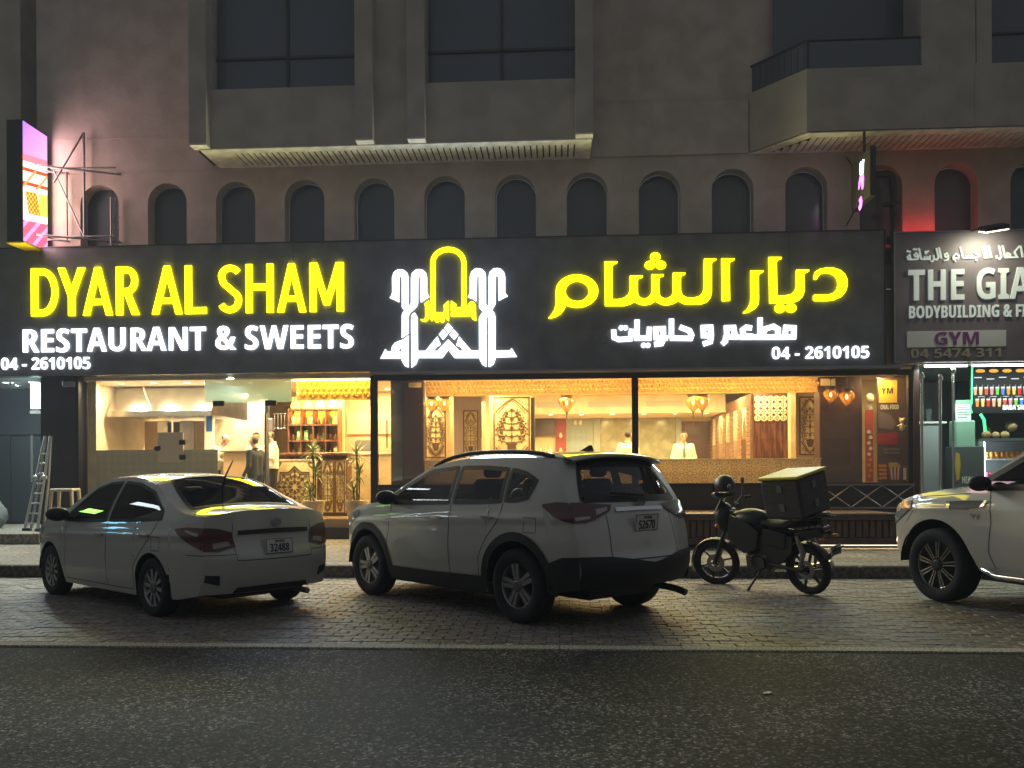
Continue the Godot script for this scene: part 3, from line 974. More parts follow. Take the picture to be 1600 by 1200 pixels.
# a capital built from straight and curved strokes of width d
func channel_letter(ch: String, x0: float, x1: float, y0: float, y1: float, d: float, za: float, zb: float) -> MB:
	var b := mb()
	var w := x1 - x0
	var h := y1 - y0
	var piece := [0]
	var shape := func(a: Array) -> void:
		var q := PackedVector2Array()
		for k in range(0, a.size(), 2): q.append(Vector2(x0 + a[k], y0 + a[k + 1]))
		b.poly(q, za, zb + 0.0014 * piece[0])
		piece[0] += 1
	var curve := func(a: Array) -> void:
		var q := []
		for k in range(0, a.size(), 2): q.append(Vector2(x0 + a[k], y0 + a[k + 1]))
		b.ribbon(q, d * 0.94, za, zb + 0.0014 * piece[0])
		piece[0] += 1
	var arc := func(cx: float, cy: float, rx: float, ry: float, a0: float, a1: float, n: int) -> Array:
		var q := []
		for k in n + 1:
			var g := lerpf(a0, a1, float(k) / n)
			q.append_array([cx + rx * cos(g), cy + ry * sin(g)])
		return q
	var u := d / 2
	match ch:
		"A":
			shape.call([0, 0, d, 0, w / 2 + d * 0.46, h, w / 2 - d * 0.46, h])
			shape.call([w - d, 0, w, 0, w / 2 + d * 0.46, h, w / 2 - d * 0.46, h])
			shape.call([w * 0.24, h * 0.22, w * 0.76, h * 0.22, w * 0.70, h * 0.22 + d * 0.85, w * 0.30, h * 0.22 + d * 0.85])
		"Y":
			shape.call([w / 2 - u, 0, w / 2 + u, 0, w / 2 + u, h * 0.42, w / 2 - u, h * 0.42])
			shape.call([0, h, d * 1.05, h, w / 2 + u, h * 0.40, w / 2 - u, h * 0.40])
			shape.call([w - d * 1.05, h, w, h, w / 2 + u, h * 0.40, w / 2 - u, h * 0.40])
		"L":
			shape.call([0, 0, d, 0, d, h, 0, h])
			shape.call([d, 0, w, 0, w, d * 0.95, d, d * 0.95])
		"H":
			shape.call([0, 0, d, 0, d, h, 0, h])
			shape.call([w - d, 0, w, 0, w, h, w - d, h])
			shape.call([d, h * 0.47, w - d, h * 0.47, w - d, h * 0.47 + d * 0.9, d, h * 0.47 + d * 0.9])
		"M":
			shape.call([0, 0, d, 0, d, h, 0, h])
			shape.call([w - d, 0, w, 0, w, h, w - d, h])
			shape.call([d * 0.1, h, d * 1.15, h, w / 2 + d * 0.45, h * 0.14, w / 2 - d * 0.45, h * 0.14])
			shape.call([w - d * 1.15, h, w - d * 0.1, h, w / 2 + d * 0.45, h * 0.14, w / 2 - d * 0.45, h * 0.14])
		"D":
			shape.call([0, 0, d, 0, d, h, 0, h])
			curve.call([d * 0.9, h - u, w * 0.40, h - u] + arc.call(w * 0.42, h * 0.5, w * 0.58 - u, h * 0.5 - u, PI * 0.45, -PI * 0.45, 14) + [w * 0.40, u, d * 0.9, u])
		"R":
			shape.call([0, 0, d, 0, d, h, 0, h])
			curve.call([d * 0.9, h - u, w * 0.45, h - u] + arc.call(w * 0.48, h * 0.71, w * 0.46 - u, h * 0.29 - u, PI * 0.42, -PI * 0.42, 10) + [w * 0.45, h * 0.42 + u, d * 0.9, h * 0.42 + u])
			shape.call([w - d * 1.12, 0, w, 0, w * 0.62, h * 0.46, w * 0.62 - d, h * 0.46])
		"S":
			curve.call(arc.call(w * 0.50, h * 0.745, w * 0.46 - u * 0.6, h * 0.255 - u, PI * 0.18, PI * 0.95, 10) + arc.call(w * 0.52, h * 0.72, w * 0.44 - u * 0.6, h * 0.22 - u * 0.6, PI * 1.05, PI * 1.35, 4) + arc.call(w * 0.46, h * 0.27, w * 0.46 - u * 0.5, h * 0.22 - u * 0.5, PI * 0.35, -PI * 0.02, 5) + arc.call(w * 0.47, h * 0.255, w * 0.46 - u * 0.6, h * 0.255 - u, -PI * 0.1, -PI * 0.86, 10))
	return b

func fascia() -> void:
	var root := thing("shop_sign", "long dark restaurant fascia with lit yellow and white lettering", "sign")
	var zp := -16.37
	var xs := [-12.6, -10.16, -7.72, -5.28, -2.84, -0.40, 2.04, 4.48, 6.27]
	for k in xs.size() - 1:
		obj(mb().span(Vector3(xs[k] + 0.002, 3.525, zp), Vector3(xs[k + 1] - 0.002, 6.12, zp - 0.06)), "panel", M.fascia, root)
	var b := mb()
	b.span(Vector3(-12.6, 3.53, zp - 0.065), Vector3(6.26, 6.11, zp - 0.30))
	obj(b, "sign_box", M.black_metal, root)
	b = mb()
	b.span(Vector3(-12.6, 6.12, zp + 0.012), Vector3(6.28, 6.145, zp - 0.31))
	b.span(Vector3(6.272, 3.52, zp + 0.012), Vector3(6.295, 6.12, zp - 0.31))
	obj(b, "edge_trim", M.black_metal, root)
	b = mb()
	b.span(Vector3(-3.72, 3.475, zp + 0.05), Vector3(6.6, 3.523, zp - 0.35))
	obj(b, "sill_trim", M.grey_metal, root)
	var zl := -16.355
	for e in [["D", -10.683, -10.12], ["Y", -10.12, -9.559], ["A", -9.599, -8.986], ["R", -8.907, -8.429], ["A", -8.165, -7.545], ["L", -7.48, -7.046], ["S", -6.797, -6.314], ["H", -6.236, -5.676], ["A", -5.598, -5.015], ["M", -4.937, -4.254]]:
		obj(channel_letter(e[0], e[1], e[2], 4.73, 5.70, 0.132, zl, zl + 0.03), "letter", M.yellow_letter, root)
	letters("RESTAURANT & SWEETS", root, -10.92, -4.02, 4.00, 4.46, zl, 0.03, M.white_letter)
	letters("04 - 2610105", root, -11.34, -9.45, 3.65, 3.89, zl, 0.02, M.white_letter_small)
	letters("04 - 2610105", root, 4.12, 5.98, 3.67, 3.90, zl, 0.02, M.white_letter_small)
	letters("L.L.C", root, -3.90, -3.42, 4.03, 4.17, zl, 0.02, M.grey_letter)
	for k in BIG_ARABIC.size():
		obj(mb().poly(pts2(BIG_ARABIC[k]), zl, zl + 0.03 + 0.0015 * (k % 3)), "letter", M.yellow_letter, root)
	b = mb()
	var ro := pts2(BIG_RING[0])
	var ri := pts2(BIG_RING[1])
	var rows := [PackedVector3Array(), PackedVector3Array()]
	for k in ro.size():
		var e := (k + 1) % ro.size()
		var za := zl + 0.034
		b.quad(Vector3(ro[e].x, ro[e].y, za), Vector3(ro[k].x, ro[k].y, za), Vector3(ri[k].x, ri[k].y, za), Vector3(ri[e].x, ri[e].y, za))
		b.quad(Vector3(ro[k].x, ro[k].y, za), Vector3(ro[e].x, ro[e].y, za), Vector3(ro[e].x, ro[e].y, zl), Vector3(ro[k].x, ro[k].y, zl))
		b.quad(Vector3(ri[e].x, ri[e].y, za), Vector3(ri[k].x, ri[k].y, za), Vector3(ri[k].x, ri[k].y, zl), Vector3(ri[e].x, ri[e].y, zl))
	obj(b, "letter", M.yellow_letter, root)
	for k in LOGO_WHITE.size():
		obj(mb().poly(pts2(LOGO_WHITE[k]), zl, zl + 0.022 + 0.0015 * (k % 3)), "emblem_piece", M.white_letter, root)
	for k in LOGO_YELLOW.size():
		obj(mb().poly(pts2(LOGO_YELLOW[k]), zl, zl + 0.036 + 0.0015 * (k % 3)), "emblem_piece", M.yellow_letter, root)
	var line := []
	for p in pts2(LOGO_ARCH[0]):
		line.append(p)
	obj(mb().ribbon(line, 0.088, zl, zl + 0.032), "emblem_arch", M.yellow_letter, root)
	strokes(SUB_STROKES, SUB_DOTS, 0.098, 0.05, M.white_letter_small, root, "letter", zl, zl + 0.025)
	strokes(SMALL_STROKES, SMALL_DOTS, 0.022, 0.016, M.grey_letter, root, "letter", zl - 0.01, zl + 0.01)

	# gym sign on the right
	var gym := thing("gym_sign", "grey gym sign panel with pale block letters lit by floodlight", "sign")
	var gz := -16.36
	obj(mb().span(Vector3(6.47, 3.60, gz), Vector3(12.4, 6.06, gz - 0.12)), "panel", M.gym_panel, gym)
	b = mb()
	b.span(Vector3(6.44, 3.575, gz + 0.015), Vector3(6.468, 6.085, gz - 0.13))
	b.span(Vector3(6.468, 6.062, gz + 0.015), Vector3(12.4, 6.085, gz - 0.13))
	b.span(Vector3(6.468, 3.575, gz + 0.015), Vector3(12.4, 3.598, gz - 0.13))
	obj(b, "frame", M.grey_metal, gym)
	letters("THE GIA", gym, 6.70, 8.98, 4.76, 5.34, gz + 0.004, 0.03, M.gym_white)
	letters("BODYBUILDING & FI", gym, 6.70, 8.90, 4.42, 4.65, gz + 0.004, 0.025, M.gym_white)
	obj(mb().span(Vector3(6.68, 3.86, gz + 0.002), Vector3(8.52, 4.17, gz + 0.02)), "name_plate", M.sheet_white, gym)
	letters("GYM", gym, 7.17, 8.04, 3.90, 4.14, gz + 0.021, 0.012, M.gym_purple)
	letters("04 5474 311", gym, 6.74, 8.47, 3.66, 3.83, gz + 0.004, 0.015, M.gym_bronze)
	strokes(GYM_STROKES, GYM_DOTS, 0.030, 0.020, M.gym_white, gym, "letter", gz, gz + 0.02)
	b = mb()
	b.rod(Vector3(7.88, 6.07, -16.38), Vector3(7.95, 6.02, -15.95), 0.012, 6)
	b.rod(Vector3(8.22, 6.07, -16.38), Vector3(8.15, 6.02, -15.95), 0.012, 6)
	var fl := thing("flood_light", "small floodlight on arms shining down over gym sign", "light", Vector3(0, 0, 0))
	obj(b, "arm", M.black_metal, fl)
	b = mb()
	b.at(Vector3(8.05, 5.93, -15.85), Vector3(0.35, 0, 0.14))
	b.bevel(Vector3(0, 0.05, 0), Vector3(0.44, 0.09, 0.30), 0.02)
	obj(b, "housing", M.black_metal, fl)
	b = mb()
	b.at(Vector3(8.05, 5.93, -15.85), Vector3(0.35, 0, 0.14))
	b.box(Vector3(0, -0.004, 0), Vector3(0.41, 0.012, 0.27))
	var gl := glow("flood_glow", 1.0, 0.98, 0.62, 6.0)
	obj(b, "light_face", gl, fl)
	area("flood_light_beam", Vector3(8.05, 5.90, -15.86), Vector2(0.41, 0.27), Vector3(0, -1, -0.45), Color(1, 0.98, 0.85), 1.5)

	# lit picture screen at the left end, square to the wall
	var led := thing("screen_sign", "bright upright picture screen sticking out above left end of fascia", "screen sign")
	obj(mb().span(Vector3(-10.82, 6.10, -15.8), Vector3(-10.50, 8.50, -16.6)), "case", M.black_metal, led)
	obj(mb().span(Vector3(-10.83, 6.07, -15.79), Vector3(-10.47, 6.098, -16.61)), "tray", mat("tray_yellow", 0.75, 0.55, 0.02, 0.5), led)
	var im := Image.create(64, 160, false, Image.FORMAT_RGB8)
	var r2 := RandomNumberGenerator.new()
	r2.seed = 5
	for y in 160:
		for x in 64:
			var u := x / 63.0
			var s := y / 159.0
			var yy := s + 0.06 * (u - 0.5)
			var c := Color(0.62, 0.42, 0.95).lerp(Color(1.0, 0.62, 0.75), clampf(u * 0.5 + yy * 1.6, 0, 1))
			if yy > 0.24: c = Color(1.0, 0.45, 0.5)
			if yy > 0.30: c = Color(1.0, 0.94, 0.80)
			if yy > 0.34 and int(yy * 34) % 4 == 0: c = Color(0.75, 0.25, 0.12)
			if yy > 0.36 and yy < 0.52 and int(u * 9 + yy * 30) % 5 == 0: c = Color(0.95, 0.55, 0.35)
			if yy > 0.55 and yy < 0.74:
				c = Color(1.0, 0.97, 0.9)
				if absf(u - 0.32 - (yy - 0.55) * 0.7) < 0.24:
					c = Color(0.85, 0.35, 0.05) if (int(u * 14) + int(yy * 45)) % 2 else Color(1.0, 0.72, 0.25)
				elif u > 0.62: c = Color(1.0, 0.78, 0.28)
			if yy >= 0.74: c = Color(1.0, 0.93, 0.9)
			if yy > 0.80: c = Color(0.95, 0.30, 0.32).lerp(Color(0.75, 0.55, 1.0), 1.0 if int(u * 6 + yy * 22) % 3 == 0 else 0.15)
			im.set_pixel(x, y, c)
	var sm := StandardMaterial3D.new()
	sm.albedo_color = Color(0.05, 0.05, 0.05)
	sm.roughness = 0.4
	sm.emission_enabled = true
	sm.emission = Color.BLACK
	sm.emission_texture = ImageTexture.create_from_image(im)
	sm.emission_energy_multiplier = 1.7
	b = mb()
	b.quad(Vector3(-10.494, 6.12, -15.81), Vector3(-10.494, 6.12, -16.59), Vector3(-10.494, 8.48, -16.59), Vector3(-10.494, 8.48, -15.81))
	obj(b, "picture", sm, led)
	area("screen_light", Vector3(-10.48, 7.3, -16.2), Vector2(0.78, 2.36), Vector3.RIGHT, Color(1.0, 0.82, 0.80), 4.0)
	b = mb()
	var m: Material = M.grey_metal
	for y in [6.35, 7.75]:
		b.rod(Vector3(-10.5, y, -16.2), Vector3(-9.0, y - 0.05, -16.70), 0.02, 6)
		b.rod(Vector3(-10.5, y, -16.55), Vector3(-10.1, y, -16.70), 0.02, 6)
		b.rod(Vector3(-10.3, y, -16.4), Vector3(-9.0, y + 0.02, -16.5), 0.018, 6)
	b.rod(Vector3(-10.1, 6.35, -16.62), Vector3(-10.1, 7.75, -16.62), 0.02, 6)
	b.rod(Vector3(-9.72, 6.33, -16.6), Vector3(-9.72, 8.55, -16.6), 0.025, 6)
	b.rod(Vector3(-10.3, 7.5, -16.5), Vector3(-9.72, 8.55, -16.6), 0.02, 6)
	b.rod(Vector3(-10.3, 7.75, -16.5), Vector3(-9.72, 6.4, -16.6), 0.016, 6)
	b.rod(Vector3(-9.15, 6.15, -16.6), Vector3(-9.15, 7.2, -16.6), 0.02, 6)
	b.rod(Vector3(-9.07, 6.15, -16.64), Vector3(-9.07, 7.2, -16.64), 0.02, 6)
	for k in 4:
		b.rod(Vector3(-9.15, 6.3 + 0.25 * k, -16.6), Vector3(-9.0, 6.32 + 0.25 * k, -16.65), 0.012, 6)
	tag(obj(b, "sign_bracket", m), "welded pipe bracket holding the bright picture screen to wall", "bracket")

	# hanging box sign by the gym
	var hs := thing("hanging_sign", "narrow box sign with glowing pink figure hung from slatted soffit", "sign")
	obj(mb().span(Vector3(5.632, 6.453, -15.311), Vector3(5.728, 7.342, -16.277)), "case", M.black_metal, hs)
	obj(mb().rod(Vector3(5.68, 7.342, -15.746), Vector3(5.68, 7.776, -15.746), 0.025, 6), "hanger", M.black_metal, hs)
	obj(mb().rod(Vector3(5.68, 7.293, -16.277), Vector3(5.68, 7.68, -16.712), 0.012, 6), "stay", M.black_metal, hs)
	obj(mb().rod(Vector3(5.68, 6.482, -16.277), Vector3(5.68, 6.327, -16.712), 0.012, 6), "stay", M.black_metal, hs)
	obj(mb().span(Vector3(5.624, 6.463, -15.321), Vector3(5.631, 7.332, -16.267)), "face", mat("hang_face", 0.10, 0.10, 0.085, 0.45), hs)
	var pink := glow("pink_neon", 1.0, 0.16, 0.95, 3.0)
	var wl := glow("white_neon", 0.95, 1.0, 1.0, 3.0)
	var tr := Transform3D(Basis(Vector3(0, 0, 1), Vector3(0, 1, 0), Vector3(-1, 0, 0)), Vector3(5.628, 6.888, -15.697))
	for d in [[[-0.10, 0.32, -0.12, 0.22, -0.10, 0.10, 0.02, 0.08, 0.06, 0.12, 0.07, 0.24, 0.10, 0.32, 0.04, 0.34, 0.0, 0.24, -0.04, 0.34], wl], [[-0.10, 0.08, -0.17, -0.02, -0.18, -0.14, -0.12, -0.10, -0.06, -0.02, -0.02, -0.14, 0.0, -0.20, 0.05, -0.17, 0.08, -0.02, 0.06, 0.08], pink], [[-0.16, -0.34, -0.06, -0.30, -0.01, -0.40, -0.05, -0.50, -0.14, -0.54, -0.18, -0.48, -0.12, -0.42], pink]]:
		var p := mb()
		p.x = tr
		p.poly(pts2(d[0]), 0.0, 0.012)
		obj(p, "neon_figure", d[1], hs)
	var red := glow("red_neon", 1.0, 0.06, 0.07, 2.0)
	var rn := thing("red_light_strip", "red light strip hidden along the top of the gym sign", "light strip")
	obj(mb().span(Vector3(6.6, 6.09, -16.44), Vector3(7.7, 6.11, -16.46)), "light_strip", red, rn)
	area("red_strip_light", Vector3(7.15, 6.125, -16.47), Vector2(1.1, 0.03), Vector3(0, 1, -0.55), Color(1.0, 0.22, 0.22), 0.17)

	# drain pipe on the arcade wall
	b = mb()
	var path := []
	for k in 7:
		var g := PI / 2 * k / 6
		path.append(Vector3(6.395 + 0.155 * sin(g), 7.148 + 0.155 * cos(g), -16.62))
	path.push_front(Vector3(6.231, 7.303, -16.70))
	path.append(Vector3(6.549, 5.941, -16.615))
	b.tube(path, 0.06, 10)
	b.span(Vector3(6.376, 6.675, -16.577), Vector3(6.627, 6.733, -16.702))
	b.span(Vector3(6.279, 5.941, -16.519), Vector3(6.762, 6.037, -16.70))
	tag(obj(b, "drain_pipe", M.black_metal), "dark elbowed drain pipe on red lit wall beside arch", "pipe")
# ---------------------------------------------------------------- restaurant seen through its windows
func px_line(im: Image, a: Vector2, b: Vector2, r: float, c: Color) -> void:
	var n := int(a.distance_to(b) * 1.5) + 1
	var w := im.get_width()
	var h := im.get_height()
	for k in n + 1:
		var p := a.lerp(b, float(k) / n)
		for y in range(int(floorf(p.y - r)), int(ceilf(p.y + r)) + 1):
			for x in range(int(floorf(p.x - r)), int(ceilf(p.x + r)) + 1):
				if Vector2(x, y).distance_to(p) <= r:
					im.set_pixel(posmod(x, w), posmod(y, h), c)

# ten pointed star interlace, the print of tiles and glass film
func star_print(bg: Color, ln: Color, size := 256, r := 2.1) -> ImageTexture:
	var im := Image.create(size, size, false, Image.FORMAT_RGB8)
	im.fill(bg)
	var s := size / 256.0
	for c in [Vector2(0, 0), Vector2(128, 128)]:
		for k in 10:
			var a := TAU * k / 10
			var p := func(rad: float, an: float) -> Vector2: return (c + Vector2.from_angle(an) * rad) * s
			px_line(im, p.call(18.0, a), p.call(18.0, a + TAU / 10), r, ln)
			px_line(im, p.call(18.0, a), p.call(44.0, a - TAU / 20), r, ln)
			px_line(im, p.call(18.0, a), p.call(44.0, a + TAU / 20), r, ln)
			px_line(im, p.call(44.0, a + TAU / 20), p.call(64.0, a), r, ln)
			px_line(im, p.call(44.0, a + TAU / 20), p.call(64.0, a + TAU / 10), r, ln)
			px_line(im, p.call(64.0, a), p.call(64.0, a + TAU / 10), r, ln)
			px_line(im, p.call(64.0, a), p.call(88.0, a), r, ln)
			px_line(im, p.call(88.0, a), p.call(80.0, a + TAU / 20), r, ln)
			px_line(im, p.call(80.0, a + TAU / 20), p.call(88.0, a + TAU / 10), r, ln)
	for c in [Vector2(128, 0), Vector2(0, 128)]:
		for k in 10:
			var a := TAU * k / 10
			var p := func(rad: float, an: float) -> Vector2: return (c + Vector2.from_angle(an) * rad) * s
			px_line(im, p.call(12.0, a), p.call(26.0, a + TAU / 20), r, ln)
			px_line(im, p.call(26.0, a + TAU / 20), p.call(12.0, a + TAU / 10), r, ln)
			px_line(im, p.call(26.0, a + TAU / 20), p.call(42.0, a + TAU / 20), r, ln)
			px_line(im, p.call(42.0, a + TAU / 20), p.call(42.0, a + TAU / 10 + TAU / 20), r, ln)
	return ImageTexture.create_from_image(im)

func printed(called: String, tex: Texture2D, scale: float, rough := 0.5) -> StandardMaterial3D:
	var m := mat(called, 1, 1, 1, rough)
	return triplanar(m, scale, tex)

# carved panel: board, border, ogee arches and a vase of flowers
func carved_panel(parent: Node3D, c: Vector3, w: float, h: float, bottom_arch := true, called := "carved_panel") -> void:
	var b := mb().at(c)
	b.bevel(Vector3(0, 0, -0.02), Vector3(w, h, 0.04), 0.008)
	var board := obj(b, called, M.cream, parent)
	b = mb().at(c)
	var hw := w / 2 - 0.015
	var hh := h / 2 - 0.015
	b.ribbon([Vector2(-hw, -hh), Vector2(hw, -hh), Vector2(hw, hh), Vector2(-hw, hh)], 0.03, 0.0, 0.02, true)
	obj(b, "border", M.gold_brown, board)
	b = mb().at(c)
	var aw := w / 2 - 0.05
	for sgn in ([1.0, -1.0] if bottom_arch else [1.0]):
		var ya: float = (h / 2 - 0.05) * sgn
		var arch := []
		for k in 9:
			var t := k / 8.0
			arch.append(Vector2(-aw * (1 - pow(t, 1.8)) * (1.0 - 0.25 * sin(PI * t)), ya - sgn * (h * 0.20) * (1 - pow(t, 0.8))))
		var full := arch.duplicate()
		for k in 8:
			full.append(Vector2(-arch[7 - k].x, arch[7 - k].y))
		b.ribbon(full, 0.022, 0.0, 0.016)
		var f2 := []
		for p in full:
			f2.append(p * Vector2(0.86, 1.0) - Vector2(0, sgn * 0.035))
		b.ribbon(f2, 0.010, 0.0, 0.013)
		for sx in [-1, 1]:
			for k in 3:
				var o := Vector2(sx * aw * (0.92 - 0.18 * k), ya - sgn * (0.015 + 0.03 * (2 - k)))
				b.ribbon([o, o + Vector2(-sx * 0.03, -sgn * 0.02), o + Vector2(-sx * 0.015, -sgn * 0.05)], 0.012, 0.0, 0.012)
	obj(b, "ogee_moulding", M.gold_brown, board)
	b = mb().at(c)
	var s := minf(w / 0.5, h / 1.1)
	var y0 := -h * 0.36
	b.poly(PackedVector2Array([Vector2(-0.05, 0), Vector2(0.05, 0), Vector2(0.045, 0.02), Vector2(0.075, 0.08), Vector2(0.07, 0.13), Vector2(0.10, 0.17), Vector2(-0.10, 0.17), Vector2(-0.07, 0.13), Vector2(-0.075, 0.08), Vector2(-0.045, 0.02)]), 0.0, 0.014)
	for k in b.v.size():
		b.v[k] = c + (b.v[k] - c) * Vector3(s, s, 1) + Vector3(0, y0, 0)
	var top := h * 0.30
	b.ribbon([Vector2(0, y0 + 0.17 * s), Vector2(0, top)], 0.012, 0.0, 0.011)
	var n := 5
	for k in n:
		var f := k / float(n - 1)
		var ys := lerpf(y0 + 0.20 * s, top - 0.10 * h, f)
		var reach: float = w * [0.24, 0.30, 0.27, 0.22, 0.14][k]
		var big: float = h * [0.050, 0.058, 0.052, 0.046, 0.036][k]
		for sx in [-1.0, 1.0]:
			var cc := Vector2(sx * reach, ys + 0.045 * h)
			var cur := [Vector2(0, ys - 0.02 * h), Vector2(sx * reach * 0.5, ys - 0.012 * h)]
			for e in 15:
				var t := e / 14.0
				var g: float = -PI * 0.5 + sx * t * TAU * 1.25
				cur.append(cc + Vector2.from_angle(g) * lerpf(big, 0.012 * h, t))
			b.ribbon(cur, 0.012 * s, 0.0, 0.010)
			for e in 5:
				var g: float = -PI * 0.5 + sx * (0.3 + e * 0.9)
				var q0: Vector2 = cc + Vector2.from_angle(g) * big
				var d := Vector2.from_angle(g)
				b.poly(PackedVector2Array([q0, q0 + (d * 0.018 + d.orthogonal() * 0.012) * s, q0 + d * 0.042 * s, q0 + (d * 0.018 - d.orthogonal() * 0.012) * s]), 0.0, 0.012)
			var ros := PackedVector2Array()
			for e in 10:
				ros.append(cc + Vector2.from_angle(TAU * e / 10) * (0.024 if e % 2 else 0.012) * s)
			b.poly(ros, 0.0, 0.014)
	for k in 4:
		var ros := PackedVector2Array()
		var q := Vector2(0, lerpf(y0 + 0.28 * s, top, k / 3.0))
		for e in 12:
			ros.append(q + Vector2.from_angle(TAU * e / 12) * (0.034 if e % 2 else 0.018) * s)
		b.poly(ros, 0.0, 0.016 + 0.001 * k)
	obj(b, "flower_carving", M.gold_dark, board)

func lantern(at: Vector3, drop: float, label: String, s := 1.0, lit := 0.12) -> void:
	var o := thing("hanging_lantern", label, "lantern", at, 0.0, "amber glass lanterns")
	var b := mb()
	b.rod(Vector3(0, 0, 0), Vector3(0, -drop, 0), 0.006, 6)
	b.lathe([Vector2(0.001, 0.0), Vector2(0.05, -0.004), Vector2(0.045, -0.02), Vector2(0.006, -0.03)], 12)
	obj(b, "chain", M.bronze, o)
	b = mb()
	b.at(Vector3(0, -drop, 0))
	b.lathe([Vector2(0.004, 0.06 * s), Vector2(0.05 * s, 0.05 * s), Vector2(0.105 * s, 0.045 * s), Vector2(0.11 * s, 0.03 * s), Vector2(0.085 * s, 0.0), Vector2(0.09 * s, -0.02 * s), Vector2(0.10 * s, -0.03 * s)], 16)
	obj(b, "cap", M.bronze, o)
	b = mb()
	b.at(Vector3(0, -drop, 0))
	b.lathe([Vector2(0.098 * s, -0.03 * s), Vector2(0.125 * s, -0.06 * s), Vector2(0.12 * s, -0.11 * s), Vector2(0.085 * s, -0.17 * s), Vector2(0.045 * s, -0.22 * s), Vector2(0.018 * s, -0.25 * s)], 16)
	obj(b, "bowl", M.amber_glass, o)
	b = mb()
	b.at(Vector3(0, -drop, 0))
	b.lathe([Vector2(0.019 * s, -0.248 * s), Vector2(0.022 * s, -0.265 * s), Vector2(0.008 * s, -0.285 * s), Vector2(0.004 * s, -0.36 * s), Vector2(0.0005, -0.37 * s)], 8)
	for k in 6:
		var d := Vector3(cos(TAU * k / 6), 0, sin(TAU * k / 6))
		b.tube([d * 0.100 * s + Vector3(0, -0.03 * s, 0), d * 0.127 * s + Vector3(0, -0.07 * s, 0), d * 0.121 * s + Vector3(0, -0.11 * s, 0), d * 0.086 * s + Vector3(0, -0.17 * s, 0), d * 0.02 * s + Vector3(0, -0.25 * s, 0)], 0.004 * s, 5, false)
	obj(b, "finial", M.bronze, o)
	b = mb()
	b.ball(Vector3(0, -drop - 0.10 * s, 0), Vector3(0.022, 0.04, 0.022) * s, 8, 6)
	obj(b, "bulb", M.lamp_flame, o)
	omni("lantern_bulb_light", at + Vector3(0, -drop - 0.10 * s, 0), Color(1, 0.72, 0.36), lit, 0.02)

func downlight(at: Vector3, label: String, group: String, warm := true, e := 1.2, tint := Color(1.0, 0.86, 0.56)) -> void:
	var o := thing("ceiling_downlight", label, "ceiling light", at, 0.0, group)
	var b := mb()
	b.lathe([Vector2(0.085, 0.0), Vector2(0.088, -0.006), Vector2(0.062, -0.010)], 16)
	obj(b, "ring", M.white_paint, o)
	b = mb()
	b.lathe([Vector2(0.062, -0.009), Vector2(0.03, -0.011), Vector2(0.0005, -0.0115)], 16)
	obj(b, "lens", M.lamp_warm if warm else M.lamp_white, o)
	area("downlight_beam", at + Vector3(0, -0.02, 0), Vector2(0.12, 0.12), Vector3.DOWN, tint if warm else Color(0.93, 1.0, 0.96), e)

func cornice(parent: Node3D, x0: float, x1: float, z: float, y: float, s := 1.0) -> void:
	var b := mb()
	b.span(Vector3(x0, y, z - 0.10), Vector3(x1, y + 0.30 * s, z - 0.02))
	obj(b, "cornice_board", M.cornice, parent)
	var n := int((x1 - x0) / (0.17 * s))
	var u := mb()
	for r in 3:
		for k in 2:
			var xc := (k - 0.5) * 0.085 * s + (0.0425 * s if r % 2 else 0.0)
			u.at(Vector3(xc, 0.25 * s - r * 0.085 * s, 0.0))
			u.lathe([Vector2(0.001, 0.04 * s), Vector2(0.036 * s, 0.035 * s), Vector2(0.034 * s, 0.0), Vector2(0.018 * s, -0.03 * s), Vector2(0.001, -0.042 * s)], 6, 1.0, 0.055 / 0.036 * (1.0 - 0.25 * r))
	u.at(Vector3(0, 0.045 * s, 0))
	u.ball(Vector3.ZERO, Vector3(0.022, 0.022, 0.03) * s, 6, 4)
	var um := u.mesh()
	for k in n:
		var o := obj(um, "niche_block", M.cornice, parent)
		o.position = Vector3(x0 + (k + 0.5) * (x1 - x0) / n, y, z - 0.015)

